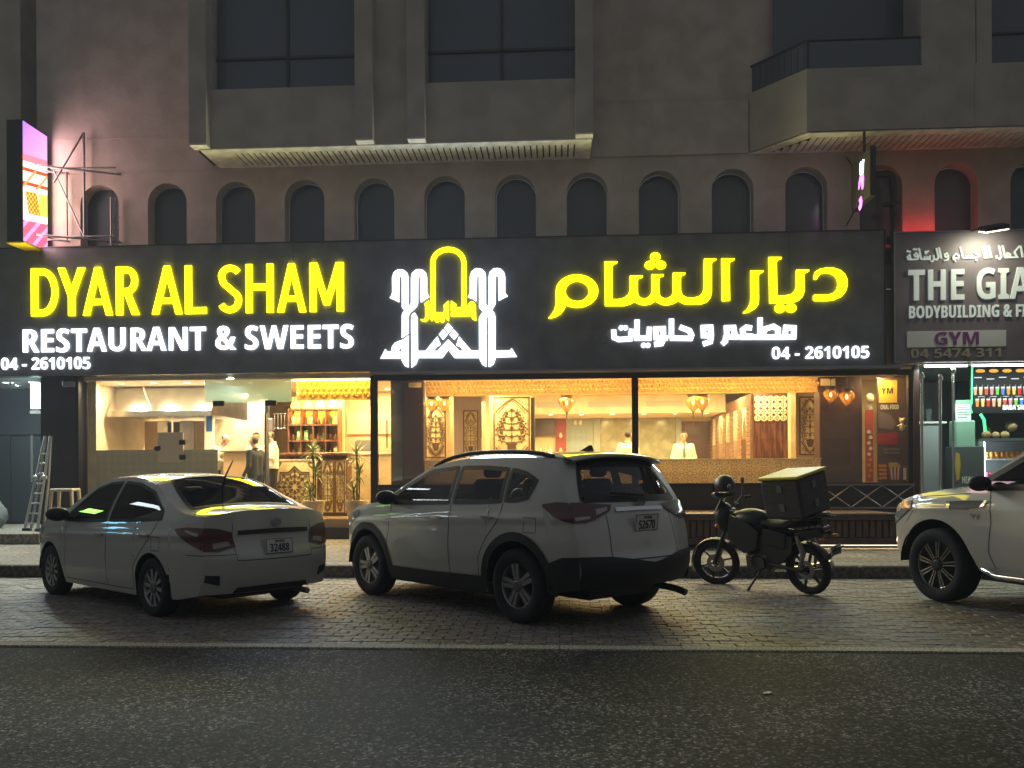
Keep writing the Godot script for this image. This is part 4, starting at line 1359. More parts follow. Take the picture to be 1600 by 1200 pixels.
func interior() -> void:
	var tiles := star_print(Color(0.97, 0.84, 0.60), Color(0.56, 0.34, 0.13), 256, 1.3)
	printed("tile_band", tiles, 1.7)
	printed("tile_grey", star_print(Color(0.60, 0.61, 0.57), Color(0.90, 0.90, 0.85), 256, 1.7), 3.3, 0.4)
	M.tile_grey.backlight_enabled = true
	M.tile_grey.backlight = lin(0.6, 0.6, 0.58)
	printed("tile_blue", star_print(Color(0.62, 0.70, 0.74), Color(0.30, 0.38, 0.44)), 3.2)
	var g: Texture2D = M["grime"]
	triplanar(mat("cream", 0.78, 0.66, 0.40, 0.7), 0.8, g)
	triplanar(mat("cream_wall", 0.72, 0.61, 0.40, 0.8), 0.5, g)
	triplanar(mat("ceiling", 0.82, 0.76, 0.60, 0.85), 0.5, g)
	mat("cornice", 0.74, 0.52, 0.20, 0.6)
	mat("gold_brown", 0.11, 0.06, 0.022, 0.5)
	mat("gold_dark", 0.10, 0.055, 0.014, 0.5)
	mat("bronze", 0.12, 0.085, 0.055, 0.4, 0.7)
	var am := glass("amber_glass", 0.62, 0.33, 0.06, 0.62, 0.08)
	am.backlight_enabled = false
	var wood_t := noise_tex(0.01, 4, Color(0.62, 0.55, 0.5), Color(1, 1, 1), 41)
	var wood := triplanar(mat("wood", 0.17, 0.065, 0.035, 0.45), 1.0, wood_t)
	wood.uv1_scale = Vector3(3.0, 0.35, 3.0)
	triplanar(mat("marble", 0.36, 0.36, 0.29, 0.18), 0.7, noise_tex(0.009, 6, Color(0.84, 0.86, 0.80), Color(1, 1, 0.97), 51))
	triplanar(mat("floor_tile", 0.50, 0.36, 0.22, 0.15), 0.6, g)
	mat("lavender", 0.50, 0.42, 0.46, 0.7)
	mat("red_panel", 0.28, 0.035, 0.03, 0.5)
	mat("blue_grey", 0.30, 0.36, 0.36, 0.6)
	glass("shop_glass", 0.8, 0.9, 0.9, 0.04)
	glass("frosted", 0.62, 0.80, 0.78, 0.55, 0.6)

	# shell of the restaurant
	struct(mb().span(Vector3(-9.95, 0.17, -16.76), Vector3(7.0, 0.574, -24.0)), "restaurant_floor", M.floor_tile)
	struct(mb().span(Vector3(-9.95, 3.46, -16.8), Vector3(7.0, 3.56, -24.0)), "restaurant_ceiling", M.ceiling)
	struct(mb().span(Vector3(-9.95, 0.574, -23.2), Vector3(7.0, 3.46, -23.4)), "restaurant_back_wall", M.cream_wall)
	struct(mb().span(Vector3(6.95, 0.17, -16.7), Vector3(7.05, 3.56, -23.2)), "restaurant_side_wall", M.maroon)
	struct(mb().span(Vector3(-9.98, 0.17, -17.1), Vector3(-9.86, 3.56, -23.2)), "kitchen_side_wall", M.cream_wall)

	# window front
	var zf := -16.6
	var win := thing("shop_window", "wide black framed restaurant window with two large panes", "window")
	for xr in [[-3.78, -3.635], [1.455, 1.58], [6.79, 6.88]]:
		obj(mb().span(Vector3(xr[0], 0.4, zf + 0.04), Vector3(xr[1], 3.47, zf - 0.06)), "post", M.black_metal, win)
	for xr in [[-3.635, 1.455], [1.58, 6.79]]:
		obj(mb().span(Vector3(xr[0], 3.365, zf + 0.035), Vector3(xr[1], 3.47, zf - 0.055)), "head_rail", M.black_metal, win)
		obj(mb().span(Vector3(xr[0], 1.21, zf + 0.035), Vector3(xr[1], 1.275, zf - 0.055)), "sill_rail", M.black_metal, win)
		obj(mb().span(Vector3(xr[0], 1.275, zf - 0.006), Vector3(xr[1], 3.365, zf + 0.006)), "pane", M.shop_glass, win)
		obj(mb().span(Vector3(xr[0] + 0.01, 0.2, zf - 0.05), Vector3(xr[1] - 0.01, 1.21, zf + 0.02)), "apron_panel", M.brown_panel, win)

	# patterned parapet inside
	var par := thing("tile_parapet", "low parapet faced with cream star pattern tiles behind window", "parapet")
	var x := -2.75
	while x < 5.2:
		var xe := minf(x + 0.80, 5.24)
		obj(mb().span(Vector3(x + 0.002, 0.574, -16.98), Vector3(xe - 0.002, 1.745, -17.08)), "tile_panel", M.tile_band, par)
		x += 0.80
	obj(mb().span(Vector3(-2.76, 1.745, -16.96), Vector3(5.25, 1.765, -17.12)), "coping", M.cream, par)

	# stalactite cornice along the window head
	var cor := thing("plaster_cornice", "honeycomb plaster cornice along the top of dining room window", "cornice")
	cornice(cor, -2.75, 5.24, -17.12, 3.10)

	# maroon end panel with mirror, left of the window
	var ls1 := thing("head_light_strip", "warm light strip along the dining window head", "light strip")
	for xr in [[-2.7, 1.4], [1.62, 5.2]]:
		obj(mb().span(Vector3(xr[0], 3.42, -16.675), Vector3(xr[1], 3.44, -16.69)), "light_strip", M.lamp_warm, ls1)
		area("head_strip_light", Vector3((xr[0] + xr[1]) / 2, 3.41, -16.70), Vector2(xr[1] - xr[0], 0.03), Vector3(0, -1, -0.42), Color(1.0, 0.77, 0.40), 2.6)
	var ml := thing("maroon_column", "dark maroon column with narrow mirror inside left end of window", "column")
	obj(mb().bevel(Vector3(-3.10, 1.99, -17.05), Vector3(0.68, 2.82, 0.24), 0.01), "shaft", M.maroon, ml)
	obj(mb().span(Vector3(-3.43, 1.35, -16.928), Vector3(-3.20, 3.35, -16.918)), "mirror", mat("mirror_grey", 0.20, 0.21, 0.24, 0.1, 0.9), ml)
	obj(mb().span(Vector3(-3.06, 3.26, -16.925), Vector3(-2.80, 3.36, -16.90)), "small_plate", M.cream, ml)
	var mr := thing("maroon_column", "plain dark maroon column behind two lanterns at right of window", "column")
	obj(mb().bevel(Vector3(5.67, 1.99, -17.25), Vector3(0.84, 2.82, 0.36), 0.01), "shaft", M.maroon, mr)
	obj(mb().span(Vector3(5.27, 3.22, -17.065), Vector3(5.56, 3.36, -17.05)), "small_plate", M.cream, mr)

	# cream wall with opening and carved panels
	var cw := thing("carved_wall", "cream partition wall with carved flower panels and doorway", "wall")
	var zc := -18.2
	var b := mb()
	b.span(Vector3(-3.6, 0.574, zc), Vector3(-2.31, 3.46, zc - 0.12))
	obj(b, "wall_piece", M.cream_wall, cw)
	obj(mb().span(Vector3(-1.51, 0.574, zc), Vector3(-0.57, 3.46, zc - 0.12)), "wall_piece", M.cream_wall, cw)
	obj(mb().span(Vector3(-2.31, 3.2, zc), Vector3(-1.51, 3.46, zc - 0.12)), "lintel", M.cream_wall, cw)
	carved_panel(cw, Vector3(-2.69, 2.42, zc + 0.045), 0.46, 1.16)
	carved_panel(cw, Vector3(-1.02, 2.45, zc + 0.045), 0.80, 1.44)
	obj(mb().span(Vector3(-0.60, 1.9, zc + 0.002), Vector3(-0.52, 3.15, zc - 0.3)), "dark_edge", M.black_metal, cw)
	var cor2 := thing("corridor_wall", "lavender corridor wall with carved panel seen through doorway", "wall")
	obj(mb().span(Vector3(-3.6, 0.574, -21.05), Vector3(-1.62, 3.46, -21.15)), "wall_piece", M.lavender, cor2)
	carved_panel(cor2, Vector3(-2.22, 2.50, -21.0), 0.38, 1.22)
	obj(mb().span(Vector3(-1.70, 0.574, -20.9), Vector3(-1.62, 3.46, -18.4)), "wall_piece", M.cream_wall, cor2)
	obj(mb().bevel(Vector3(-1.73, 2.7, -18.9), Vector3(0.06, 0.8, 0.25), 0.01), "wall_lamp", M.black_metal, cor2)

	# right partition: carved panel, lattice screen and pier
	var rw := thing("carved_wall", "cream wall strip with slim carved panel at right of dining room", "wall")
	obj(mb().span(Vector3(4.94, 0.574, zc), Vector3(6.9, 3.46, zc - 0.12)), "wall_piece", M.cream_wall, rw)
	obj(mb().bevel(Vector3(4.99, 2.0, zc + 0.10), Vector3(0.15, 2.86, 0.16), 0.02), "pier", M.cream, rw)
	carved_panel(rw, Vector3(5.38, 2.48, zc + 0.045), 0.46, 1.26)
	var ls := thing("lattice_screen", "tall brown wooden screen with lattice painted pale as if backlit at top", "screen")
	obj(mb().span(Vector3(4.20, 0.574, zc - 0.02), Vector3(4.93, 3.2, zc - 0.07)), "wood_panel", M.wood, ls)
	for k in 7:
		obj(mb().span(Vector3(4.24 + k * 0.10, 0.6, zc - 0.02), Vector3(4.31 + k * 0.10, 2.55, zc - 0.008)), "batten", M.wood, ls)
	mat("lattice_backlight", 0.80, 0.74, 0.62, 0.5)  # pale colour stands for light coming through from behind
	for r in 4:
		for k in 5:
			var c := Vector2(4.29 + k * 0.137, 2.66 + r * 0.137)
			var q := mb()
			var ring := []
			for e in 14:
				ring.append(c + Vector2.from_angle(TAU * e / 14) * 0.060)
			q.ribbon(ring, 0.014, zc - 0.02, zc + 0.004, true)
			for e in 4:
				var d := Vector2.from_angle(TAU * e / 4 + PI / 4)
				q.poly(PackedVector2Array([c + d * 0.010, c + d * 0.03 + d.orthogonal() * 0.014, c + d * 0.055, c + d * 0.03 - d.orthogonal() * 0.014]), zc - 0.02, zc + 0.003)
			obj(q, "rosette", M.lattice_backlight, ls)

	# brick side wall with lancet niches running to the back
	var bw := thing("niche_wall", "brown brick side wall with pointed niches receding to the back", "wall")
	triplanar(mat("brick", 0.21, 0.115, 0.065, 0.75), 1.2, g)
	mat("brick_joint", 0.30, 0.21, 0.13, 0.9)
	mat("niche_dark", 0.05, 0.03, 0.022, 0.6)
	b = mb()
	b.span(Vector3(4.30, 0.574, -18.35), Vector3(4.42, 3.2, -22.9))
	obj(b, "niche_back", M.niche_dark, bw)
	b = mb()
	b.span(Vector3(4.16, 2.95, -18.3), Vector3(4.30, 3.2, -22.9))
	obj(b, "frieze", M.brick, bw)
	for k in 6:
		var z0 := -18.3 - k * 0.9
		var q := mb()
		q.span(Vector3(4.17, 0.574, z0), Vector3(4.30, 2.95, z0 - 0.42))
		var pier := obj(q, "pier", M.brick_joint, bw)
		for r in 24:
			var yy := 0.60 + r * 0.098
			for e in 2:
				var zz := z0 - 0.005 - e * 0.21 - (0.0 if r % 2 else 0.0)
				obj(brick_mesh(), "brick", M.brick, pier).position = Vector3(4.165, yy + 0.044, zz - 0.1)
		if k < 5:
			q = mb()
			q.x = Transform3D(Basis(Vector3(0, 0, -1), Vector3(0, 1, 0), Vector3(1, 0, 0)), Vector3(4.17, 0, z0 - 0.42))
			for sx in [[0.0, 0.24], [0.48, 0.24]]:
				q.poly(PackedVector2Array([Vector2(sx[0], 2.95), Vector2(sx[0], 2.25), Vector2(lerpf(sx[0], sx[1], 0.3), 2.5), Vector2(lerpf(sx[0], sx[1], 0.7), 2.72), Vector2(sx[1], 2.86), Vector2(sx[1], 2.95)]), 0.0, 0.12, true)
			obj(q, "lancet_head", M.cream_wall, bw)

	# back of the dining room
	struct(mb().span(Vector3(-0.75, 3.03, -21.0), Vector3(4.16, 3.46, -23.2)), "ceiling_bulkhead", M.ceiling)
	b = mb()
	b.span(Vector3(-0.75, 3.00, -20.93), Vector3(4.16, 3.03, -21.0))
	struct(b, "cove_strip", M.ceiling)
	for xr in [[-0.55, 0.35], [0.75, 1.9], [2.2, 3.1]]:
		var gr := thing("air_grille", ["long air grille on the bulkhead behind single lantern", "long air grille on bulkhead left of the mullion", "long air grille on bulkhead behind the paired lanterns"][0 if xr[0] < 0 else (1 if xr[0] < 2 else 2)], "air vent", Vector3.ZERO)
		obj(mb().span(Vector3(xr[0], 3.17, -20.998), Vector3(xr[1], 3.30, -20.985)), "backing", M.blue_grey, gr)
		for k in 5:
			obj(mb().span(Vector3(xr[0], 3.18 + k * 0.025, -20.985), Vector3(xr[1], 3.19 + k * 0.025, -20.975)), "slat", M.white_paint, gr)
	var ms := thing("marble_wall", "veined green grey marble feature wall behind the waiters", "wall")
	for k in 4:
		obj(mb().span(Vector3(1.15 + k * 0.52, 0.574, -23.17), Vector3(1.15 + k * 0.52 + 0.515, 3.03, -23.2)), "marble_slab", M.marble, ms)
	obj(mb().span(Vector3(0.98, 0.574, -23.1), Vector3(1.15, 3.03, -23.2)), "edge_pier", M.blue_grey, ms)
	obj(mb().span(Vector3(3.23, 0.574, -23.1), Vector3(3.36, 3.03, -23.2)), "edge_pier", M.blue_grey, ms)
	var dr := thing("wooden_door", "dark wooden door at back of dining room beside marble", "door")
	obj(mb().span(Vector3(3.40, 0.574, -23.12), Vector3(4.14, 2.92, -23.2)), "frame", M.wood, dr)
	obj(mb().span(Vector3(3.5, 0.574, -23.09), Vector3(4.10, 2.80, -23.12)), "leaf", M.maroon, dr)
	obj(mb().span(Vector3(3.56, 1.5, -23.06), Vector3(3.60, 1.62, -23.09)), "handle", M.chrome, dr)
	var pn := thing("patterned_board", "grey blue star patterned panel on back wall", "wall panel")
	obj(mb().span(Vector3(0.22, 0.574, -23.16), Vector3(0.98, 3.03, -23.2)), "board", M.blue_grey, pn)
	obj(mb().span(Vector3(0.28, 1.6, -23.14), Vector3(0.80, 2.76, -23.16)), "pattern", M.tile_blue, pn)
	for k in 2:
		obj(mb().poly(pts2([0.42 + k * 0.14, 2.88, 0.50 + k * 0.14, 2.84, 0.52 + k * 0.14, 2.97, 0.45 + k * 0.14, 2.98]), -23.16, -23.14), "mark", M.white_paint, pn)
	var rp := thing("display_board", "upright dark red display panel with small pale ornaments", "wall panel")
	obj(mb().span(Vector3(-0.08, 0.574, -23.14), Vector3(0.21, 3.03, -23.2)), "board", M.red_panel, rp)
	for k in 3:
		var q := mb()
		q.at(Vector3(0.06, 2.55 - k * 0.42, -23.13))
		q.lathe([Vector2(0.001, 0.10), Vector2(0.03, 0.06), Vector2(0.06, 0.0), Vector2(0.03, -0.05), Vector2(0.001, -0.06)], 8, 1.0, 0.3)
		obj(q, "ornament", M.cream, rp)
	var bar := thing("service_counter", "dim service counter with hanging lamp far back left", "counter")
	obj(mb().span(Vector3(-0.72, 2.55, -23.05), Vector3(-0.10, 3.03, -23.2)), "dark_header", M.maroon, bar)
	obj(mb().span(Vector3(-0.72, 0.574, -22.6), Vector3(-0.10, 1.95, -23.1)), "counter_body", M.cream_wall, bar)
	obj(mb().span(Vector3(-0.74, 1.95, -22.55), Vector3(-0.08, 1.99, -23.12)), "counter_top", M.white_paint, bar)
	for k in 4:
		var q := mb()
		q.at(Vector3(-0.62 + k * 0.13, 1.99, -22.8))
		q.lathe([Vector2(0.03, 0), Vector2(0.04, 0.06), Vector2(0.025, 0.13), Vector2(0.03, 0.2), Vector2(0.001, 0.21)], 8)
		obj(q, "jar", M.white_paint if k % 2 else M.cream, bar)

	lantern(Vector3(-2.72, 3.44, -17.75), 0.32, "left lantern of the pair before the slim carved panel", 1.15)
	lantern(Vector3(-2.44, 3.44, -17.75), 0.32, "right lantern of the pair before the slim carved panel", 1.15)
	lantern(Vector3(0.18, 3.44, -17.9), 0.30, "single amber lantern left of the window mullion", 1.35)
	lantern(Vector3(2.90, 3.44, -18.1), 0.31, "left lantern of close pair right of the window mullion", 1.3)
	lantern(Vector3(3.05, 3.44, -17.85), 0.31, "right lantern of close pair right of the window mullion", 1.3)
	lantern(Vector3(5.42, 3.36, -16.9), 0.22, "left lantern hanging before the right maroon column", 1.15, 0.10)
	lantern(Vector3(5.73, 3.36, -16.9), 0.26, "right lantern hanging before the right maroon column", 1.2, 0.10)
	downlight(Vector3(6.35, 3.46, -16.86), "added downlight brightening the poster at right end of window", "dining room downlights", true, 2.2)  # lamp added to brighten the dark end of the window
	var ord := ["first", "second", "third", "fourth", "fifth", "sixth", "seventh", "eighth"]
	for k in 8:
		downlight(Vector3(-0.25 + k * 0.71, 3.46, -19.3), "%s ceiling downlight from left in dining room row" % ord[k], "dining room downlights", true, 4.4)
	for k in 6:
		downlight(Vector3(-2.9 + k * 1.45, 3.46, -17.75), "%s downlight from left close behind dining window" % ord[k], "dining room downlights", true, 4.4)
	for k in 6:
		downlight(Vector3(-0.2 + k * 0.8, 3.03, -21.6), "%s small downlight from left under the rear bulkhead" % ord[k], "dining room downlights", true, 3.0)
	var sq := thing("ceiling_panel_light", "bright tilted rectangular ceiling light near brick side wall", "ceiling light", Vector3(3.95, 3.45, -19.6), 0.5)
	obj(mb().box(Vector3(0, 0, 0), Vector3(0.5, 0.012, 0.12)), "light_face", M.lamp_warm, sq)

var _brick: ArrayMesh
func brick_mesh() -> ArrayMesh:
	if _brick == null:
		_brick = mb().bevel(Vector3.ZERO, Vector3(0.03, 0.082, 0.2), 0.006).mesh()
	return _brick
# ---------------------------------------------------------------- kitchen and lobby on the left
func palm(at: Vector3, label: String, h: float, sd: int) -> void:
	var r := RandomNumberGenerator.new()
	r.seed = sd
	var o := thing("potted_palm", label, "plant", at, 0.0, "palms in round pots")
	var b := mb()
	b.lathe([Vector2(0.001, 0.0), Vector2(0.16, 0.0), Vector2(0.19, 0.03), Vector2(0.245, 0.30), Vector2(0.25, 0.36), Vector2(0.225, 0.37), Vector2(0.22, 0.33), Vector2(0.001, 0.325)], 24)
	obj(b, "pot", M.pot, o)
	var stems := [[0.0, 0.0, h], [0.04, 0.03, h * 0.70], [-0.05, -0.02, h * 0.40]]
	var tr := mb()
	for s in stems:
		tr.tube([Vector3(s[0], 0.3, s[1]), Vector3(s[0] * 1.4 + 0.01, s[2] * 0.6, s[1] * 1.4), Vector3(s[0] * 1.6, s[2], s[1] * 1.6)], [0.022, 0.018, 0.015], 7)
	obj(tr, "stem", M.bark, o)
	for s in stems:
		var c := Vector3(s[0] * 1.6, s[2], s[1] * 1.6)
		for k in 44:
			var an := TAU * k * 0.618 + r.randf() * 0.4
			var el := lerpf(1.3, -0.25, pow(k / 44.0, 0.8)) + r.randf_range(-0.12, 0.12)
			var ln := r.randf_range(0.30, 0.44)
			var d := Vector3(cos(an) * cos(el), sin(el), sin(an) * cos(el))
			var side := d.cross(Vector3.UP).normalized() if absf(d.y) < 0.98 else Vector3.RIGHT
			var rows := [PackedVector3Array(), PackedVector3Array()]
			for e in 5:
				var t := e / 4.0
				var p: Vector3 = c + Vector3(0, -0.10 * (k / 44.0), 0) + d * ln * t + Vector3(0, -0.16 * t * t * cos(el), 0)
				var w := 0.016 * (1.0 - t) * (0.5 + 1.8 * sqrt(t) * (1.0 - 0.3 * t)) + 0.001
				rows[0].append(p + side * w)
				rows[1].append(p - side * w)
			obj(mb().grid(rows), "leaf", M.leaf if k % 3 else M.leaf_pale, o)

func star_panel(parent: Node3D, c: Vector3, w: float, h: float) -> void:
	var b := mb().at(c)
	b.span(Vector3(-w / 2, -h / 2, -0.03), Vector3(w / 2, h / 2, 0))
	var board := obj(b, "star_panel", M.cream, parent)
	var r := minf(w, h) / 2 - 0.04
	for q in [[1.0, 0.028, 0.018], [0.86, 0.012, 0.014], [0.62, 0.018, 0.016], [0.36, 0.014, 0.014]]:
		var pts := []
		for k in 16:
			var rr: float = r * q[0] * (1.0 if k % 2 == 0 else 0.78)
			pts.append(Vector2.from_angle(TAU * k / 16 + PI / 8 * 0 ) * rr)
		obj(mb().at(c).ribbon(pts, q[1], 0.0, q[2], true), "star_moulding", M.gold_brown, board)
	b = mb().at(c)
	for k in 8:
		var a := TAU * k / 8
		for rr in [0.22, 0.5, 0.74]:
			var p: Vector2 = Vector2.from_angle(a) * r * rr
			var d := Vector2.from_angle(a)
			b.poly(PackedVector2Array([p - d * 0.05, p + d.orthogonal() * 0.028, p + d * 0.05, p - d.orthogonal() * 0.028]), 0, 0.013)
		var p2 := Vector2.from_angle(a + PI / 8) * r * 0.52
		b.ribbon([p2 * 0.7, p2 + Vector2.from_angle(a) * 0.05, p2 * 1.25, p2 - Vector2.from_angle(a) * 0.02], 0.012, 0, 0.011)
	for sx in [-1, 1]:
		for sy in [-1, 1]:
			var q := Vector2(sx * (w / 2 - 0.07), sy * (h / 2 - 0.07))
			b.ribbon([q, q - Vector2(sx * 0.12, 0), q - Vector2(sx * 0.08, sy * 0.08), q - Vector2(0, sy * 0.12)], 0.016, 0, 0.012)
	obj(b, "flower_carving", M.gold_dark, board)
	b = mb().at(c)
	b.ribbon([Vector2(-w / 2 + 0.012, -h / 2 + 0.012), Vector2(w / 2 - 0.012, -h / 2 + 0.012), Vector2(w / 2 - 0.012, h / 2 - 0.012), Vector2(-w / 2 + 0.012, h / 2 - 0.012)], 0.024, 0, 0.02, true)
	obj(b, "border", M.white_paint, board)

func entrance() -> void:
	mat("pot", 0.42, 0.38, 0.30, 0.6)
	mat("bark", 0.12, 0.085, 0.05, 0.9)
	var lf := mat("leaf", 0.055, 0.085, 0.035, 0.45)
	lf.backlight_enabled = true
	lf.backlight = lin(0.06, 0.09, 0.03)
	var lp := mat("leaf_pale", 0.14, 0.17, 0.08, 0.45)
	lp.backlight_enabled = true
	lp.backlight = lin(0.10, 0.12, 0.05)
	mat("amber_back", 0.80, 0.56, 0.16, 0.6)
	mat("bottle_green", 0.05, 0.14, 0.08, 0.15)
	mat("bottle_brown", 0.12, 0.05, 0.02, 0.15)
	mat("kitchen_wall", 0.58, 0.53, 0.44, 0.7)
	mat("steel_brown", 0.40, 0.27, 0.16, 0.35, 0.6)
	var z := -16.9
	# step in front of the door
	struct(mb().span(Vector3(-9.9, 0.17, -16.70), Vector3(-3.8, 0.40, -16.76)), "entrance_step", M.brown_panel)

	# glazed front
	var gf := thing("shop_glazing", "frameless glass shop front with patterned film along its foot", "glass front")
	obj(mb().span(Vector3(-9.84, 0.574, z), Vector3(-9.66, 3.53, z - 0.14)), "jamb", M.cream_wall, gf)
	obj(mb().span(Vector3(-9.655, 2.03, z), Vector3(-7.34, 3.5, z - 0.012)), "pane", M.shop_glass, gf)
	obj(mb().span(Vector3(-9.655, 0.574, z), Vector3(-7.06, 2.02, z - 0.014)), "patterned_film", M.tile_grey, gf)
	obj(mb().span(Vector3(-7.33, 2.99, z), Vector3(-5.51, 3.53, z - 0.012)), "transom_panel", M.frosted, gf)
	obj(mb().span(Vector3(-8.33, 1.76, z + 0.004), Vector3(-7.79, 2.38, z + 0.02)), "serving_hatch", mat("hatch_white", 0.70, 0.58, 0.42, 0.3), gf)
	for yy in [1.83, 2.14]:
		obj(mb().bevel(Vector3(-7.80, yy + 0.03, z + 0.03), Vector3(0.13, 0.10, 0.03), 0.008), "hinge", M.black_metal, gf)
	obj(mb().ball(Vector3(-8.33, 2.05, z + 0.04), Vector3(0.075, 0.065, 0.03), 12, 8), "hatch_knob", M.black_metal, gf)
	for xx in [-7.05, -5.95]:
		obj(mb().bevel(Vector3(xx + 0.02, 2.97, z + 0.02), Vector3(0.24, 0.11, 0.05), 0.01), "door_clamp", M.black_metal, gf)
	obj(mb().span(Vector3(-7.05, 0.6, z + 0.01), Vector3(-5.97, 2.98, z)), "glass_door", M.shop_glass, gf)
	var hd := mb()
	hd.rod(Vector3(-6.02, 1.15, z + 0.07), Vector3(-6.02, 2.75, z + 0.07), 0.028, 10)
	for yy in [1.35, 2.5]:
		hd.rod(Vector3(-6.02, yy, z), Vector3(-6.02, yy, z + 0.07), 0.014, 8)
	obj(hd, "door_pull", M.grey_metal, gf)
	obj(mb().span(Vector3(-6.07, 0.6, z - 0.02), Vector3(-5.99, 2.95, z - 0.03)), "door_stile", M.grey_metal, gf)

	# dark pillar left of the glass
	var pl := thing("shop_pillar", "dark brown clad pillar between ladder and kitchen glass", "pillar")
	obj(mb().span(Vector3(-10.68, 0.17, -16.62), Vector3(-9.95, 3.52, -17.3)), "cladding", M.brown_panel, pl)
	obj(mb().span(Vector3(-9.946, 0.17, -16.6), Vector3(-9.86, 3.52, -16.9)), "corner_trim", M.black_metal, pl)
	obj(mb().bevel(Vector3(-10.04, 3.37, -16.57), Vector3(0.25, 0.11, 0.08), 0.01), "alarm_box", M.grey_metal, pl)

	# kitchen
	var hood := thing("kitchen_hood", "large stainless kitchen extractor hood behind the glass", "extractor hood")
	var b := mb()
	var hp := PackedVector2Array([Vector2(-17.5, 2.80), Vector2(-17.5, 2.88), Vector2(-17.9, 3.42), Vector2(-19.6, 3.42), Vector2(-19.6, 2.80)])
	b.x = Transform3D(Basis(Vector3(0, 0, 1), Vector3(0, 1, 0), Vector3(-1, 0, 0)), Vector3.ZERO)
	b.poly(hp, 7.45, 9.75, true)
	obj(b, "canopy", M.steel, hood)
	obj(mb().span(Vector3(-9.75, 2.76, -17.48), Vector3(-7.45, 2.805, -17.56)), "front_rim", M.steel, hood)
	obj(mb().tube([Vector3(-9.0, 3.42, -17.6), Vector3(-8.75, 2.9, -17.45)], 0.022, 8), "pipe", mat("copper_pipe", 0.6, 0.32, 0.2, 0.3, 0.9), hood)
	var kb := thing("kitchen_units", "steel and tan kitchen cupboards under extractor hood", "kitchen units")
	var xs := [-9.6, -9.25, -8.98, -8.72, -8.38, -8.05, -7.78]
	for k in 6:
		if k == 2: continue
		obj(mb().bevel(Vector3((xs[k] + xs[k + 1]) / 2, 1.7, -18.9 + 0.1 * (k % 2)), Vector3(xs[k + 1] - xs[k] - 0.02, 2.1, 0.2), 0.01), "steel_unit", M.steel if k % 2 else M.steel_brown, kb)
	obj(mb().span(Vector3(-9.0, 1.0, -19.0), Vector3(-8.7, 2.75, -19.05)), "dark_opening", M.black_metal, kb)
	for k in 2:
		obj(mb().bevel(Vector3(-8.90 + k * 0.11, 2.15, -18.85), Vector3(0.08, 0.42, 0.08), 0.02), "yellow_bottle", mat("oil_yellow", 0.75, 0.45, 0.02, 0.3), kb)
	obj(mb().span(Vector3(-8.98, 2.38, -18.8), Vector3(-8.72, 2.42, -18.98)), "shelf", M.steel, kb)
	struct(mb().span(Vector3(-9.86, 0.574, -20.3), Vector3(-7.2, 3.46, -20.42)), "kitchen_back_wall", M.kitchen_wall)
	obj(mb().span(Vector3(-7.72, 0.574, -18.3), Vector3(-7.30, 2.75, -18.4)), "tan_cupboard", M.kitchen_wall, kb)
	var dsp := thing("wall_dispenser", "pale lilac soap dispenser on kitchen wall", "dispenser")
	obj(mb().bevel(Vector3(-7.03, 2.72, -19.9), Vector3(0.22, 0.3, 0.12), 0.02), "body", mat("lilac", 0.42, 0.38, 0.55, 0.4), dsp)
	obj(mb().bevel(Vector3(-7.03, 2.47, -19.88), Vector3(0.22, 0.18, 0.14), 0.02), "tray", M.white_paint, dsp)
	var br := thing("hanging_banner", "narrow white banner with blue stripe behind the glass", "banner")
	obj(mb().span(Vector3(-7.78, 2.0, -17.9), Vector3(-7.55, 3.0, -17.91)), "cloth", M.white_paint, br)
	obj(mb().span(Vector3(-7.73, 2.45, -17.895), Vector3(-7.60, 2.95, -17.899)), "blue_stripe", mat("banner_blue", 0.02, 0.12, 0.50, 0.6), br)
	var rd := thing("kitchen_counter", "tan wrapped kitchen counter beside glass door", "counter")
	obj(mb().bevel(Vector3(-6.95, 1.28, -17.9), Vector3(0.62, 1.40, 0.5), 0.02), "body", mat("tan", 0.62, 0.42, 0.22, 0.6), rd)
	obj(mb().span(Vector3(-7.30, 1.985, -17.6), Vector3(-6.62, 2.015, -18.2)), "top", M.steel, rd)
	# utensils on a rail
	var ut := thing("utensil_rail", "row of steel ladles hanging on the kitchen wall", "utensils")
	obj(mb().rod(Vector3(-6.75, 2.95, -19.4), Vector3(-6.2, 2.95, -19.4), 0.012, 6), "rail", M.chrome, ut)
	for k in 7:
		var q := mb()
		q.rod(Vector3(-6.72 + k * 0.08, 2.94, -19.4), Vector3(-6.72 + k * 0.08, 2.62, -19.4), 0.008, 5)
		q.ball(Vector3(-6.72 + k * 0.08, 2.60, -19.4), Vector3(0.03, 0.03, 0.02), 8, 5)
		obj(q, "ladle", M.chrome, ut)

	# lobby: cornice, shelf wall, counter, palms
	var cor := thing("plaster_cornice", "bright yellow honeycomb cornice over the entrance lobby", "cornice")
	cornice(cor, -5.48, -3.84, -17.15, 3.05, 1.35)
	var ls2 := thing("head_light_strip", "yellow light strip over the entrance lobby glass", "light strip")
	obj(mb().span(Vector3(-5.48, 3.43, -16.93), Vector3(-3.84, 3.45, -16.95)), "light_strip", M.lamp_flame, ls2)
	area("head_strip_light", Vector3(-4.66, 3.42, -16.955), Vector2(1.6, 0.03), Vector3(0, -0.8, -1), Color(1.0, 0.82, 0.22), 0.9)
	struct(mb().span(Vector3(-6.3, 0.574, -19.5), Vector3(-3.6, 3.46, -19.62)), "lobby_back_wall", mat("lobby_brown", 0.40, 0.27, 0.17, 0.7))
	var sh := thing("display_shelf", "amber backlit display shelves with onion dome tops", "shelf")
	var x0 := -6.13
	var cwid := 0.285
	obj(mb().span(Vector3(x0 - 0.04, 0.574, -18.98), Vector3(x0 + 4 * cwid + 0.04, 3.3, -19.02)), "back", M.amber_back, sh)
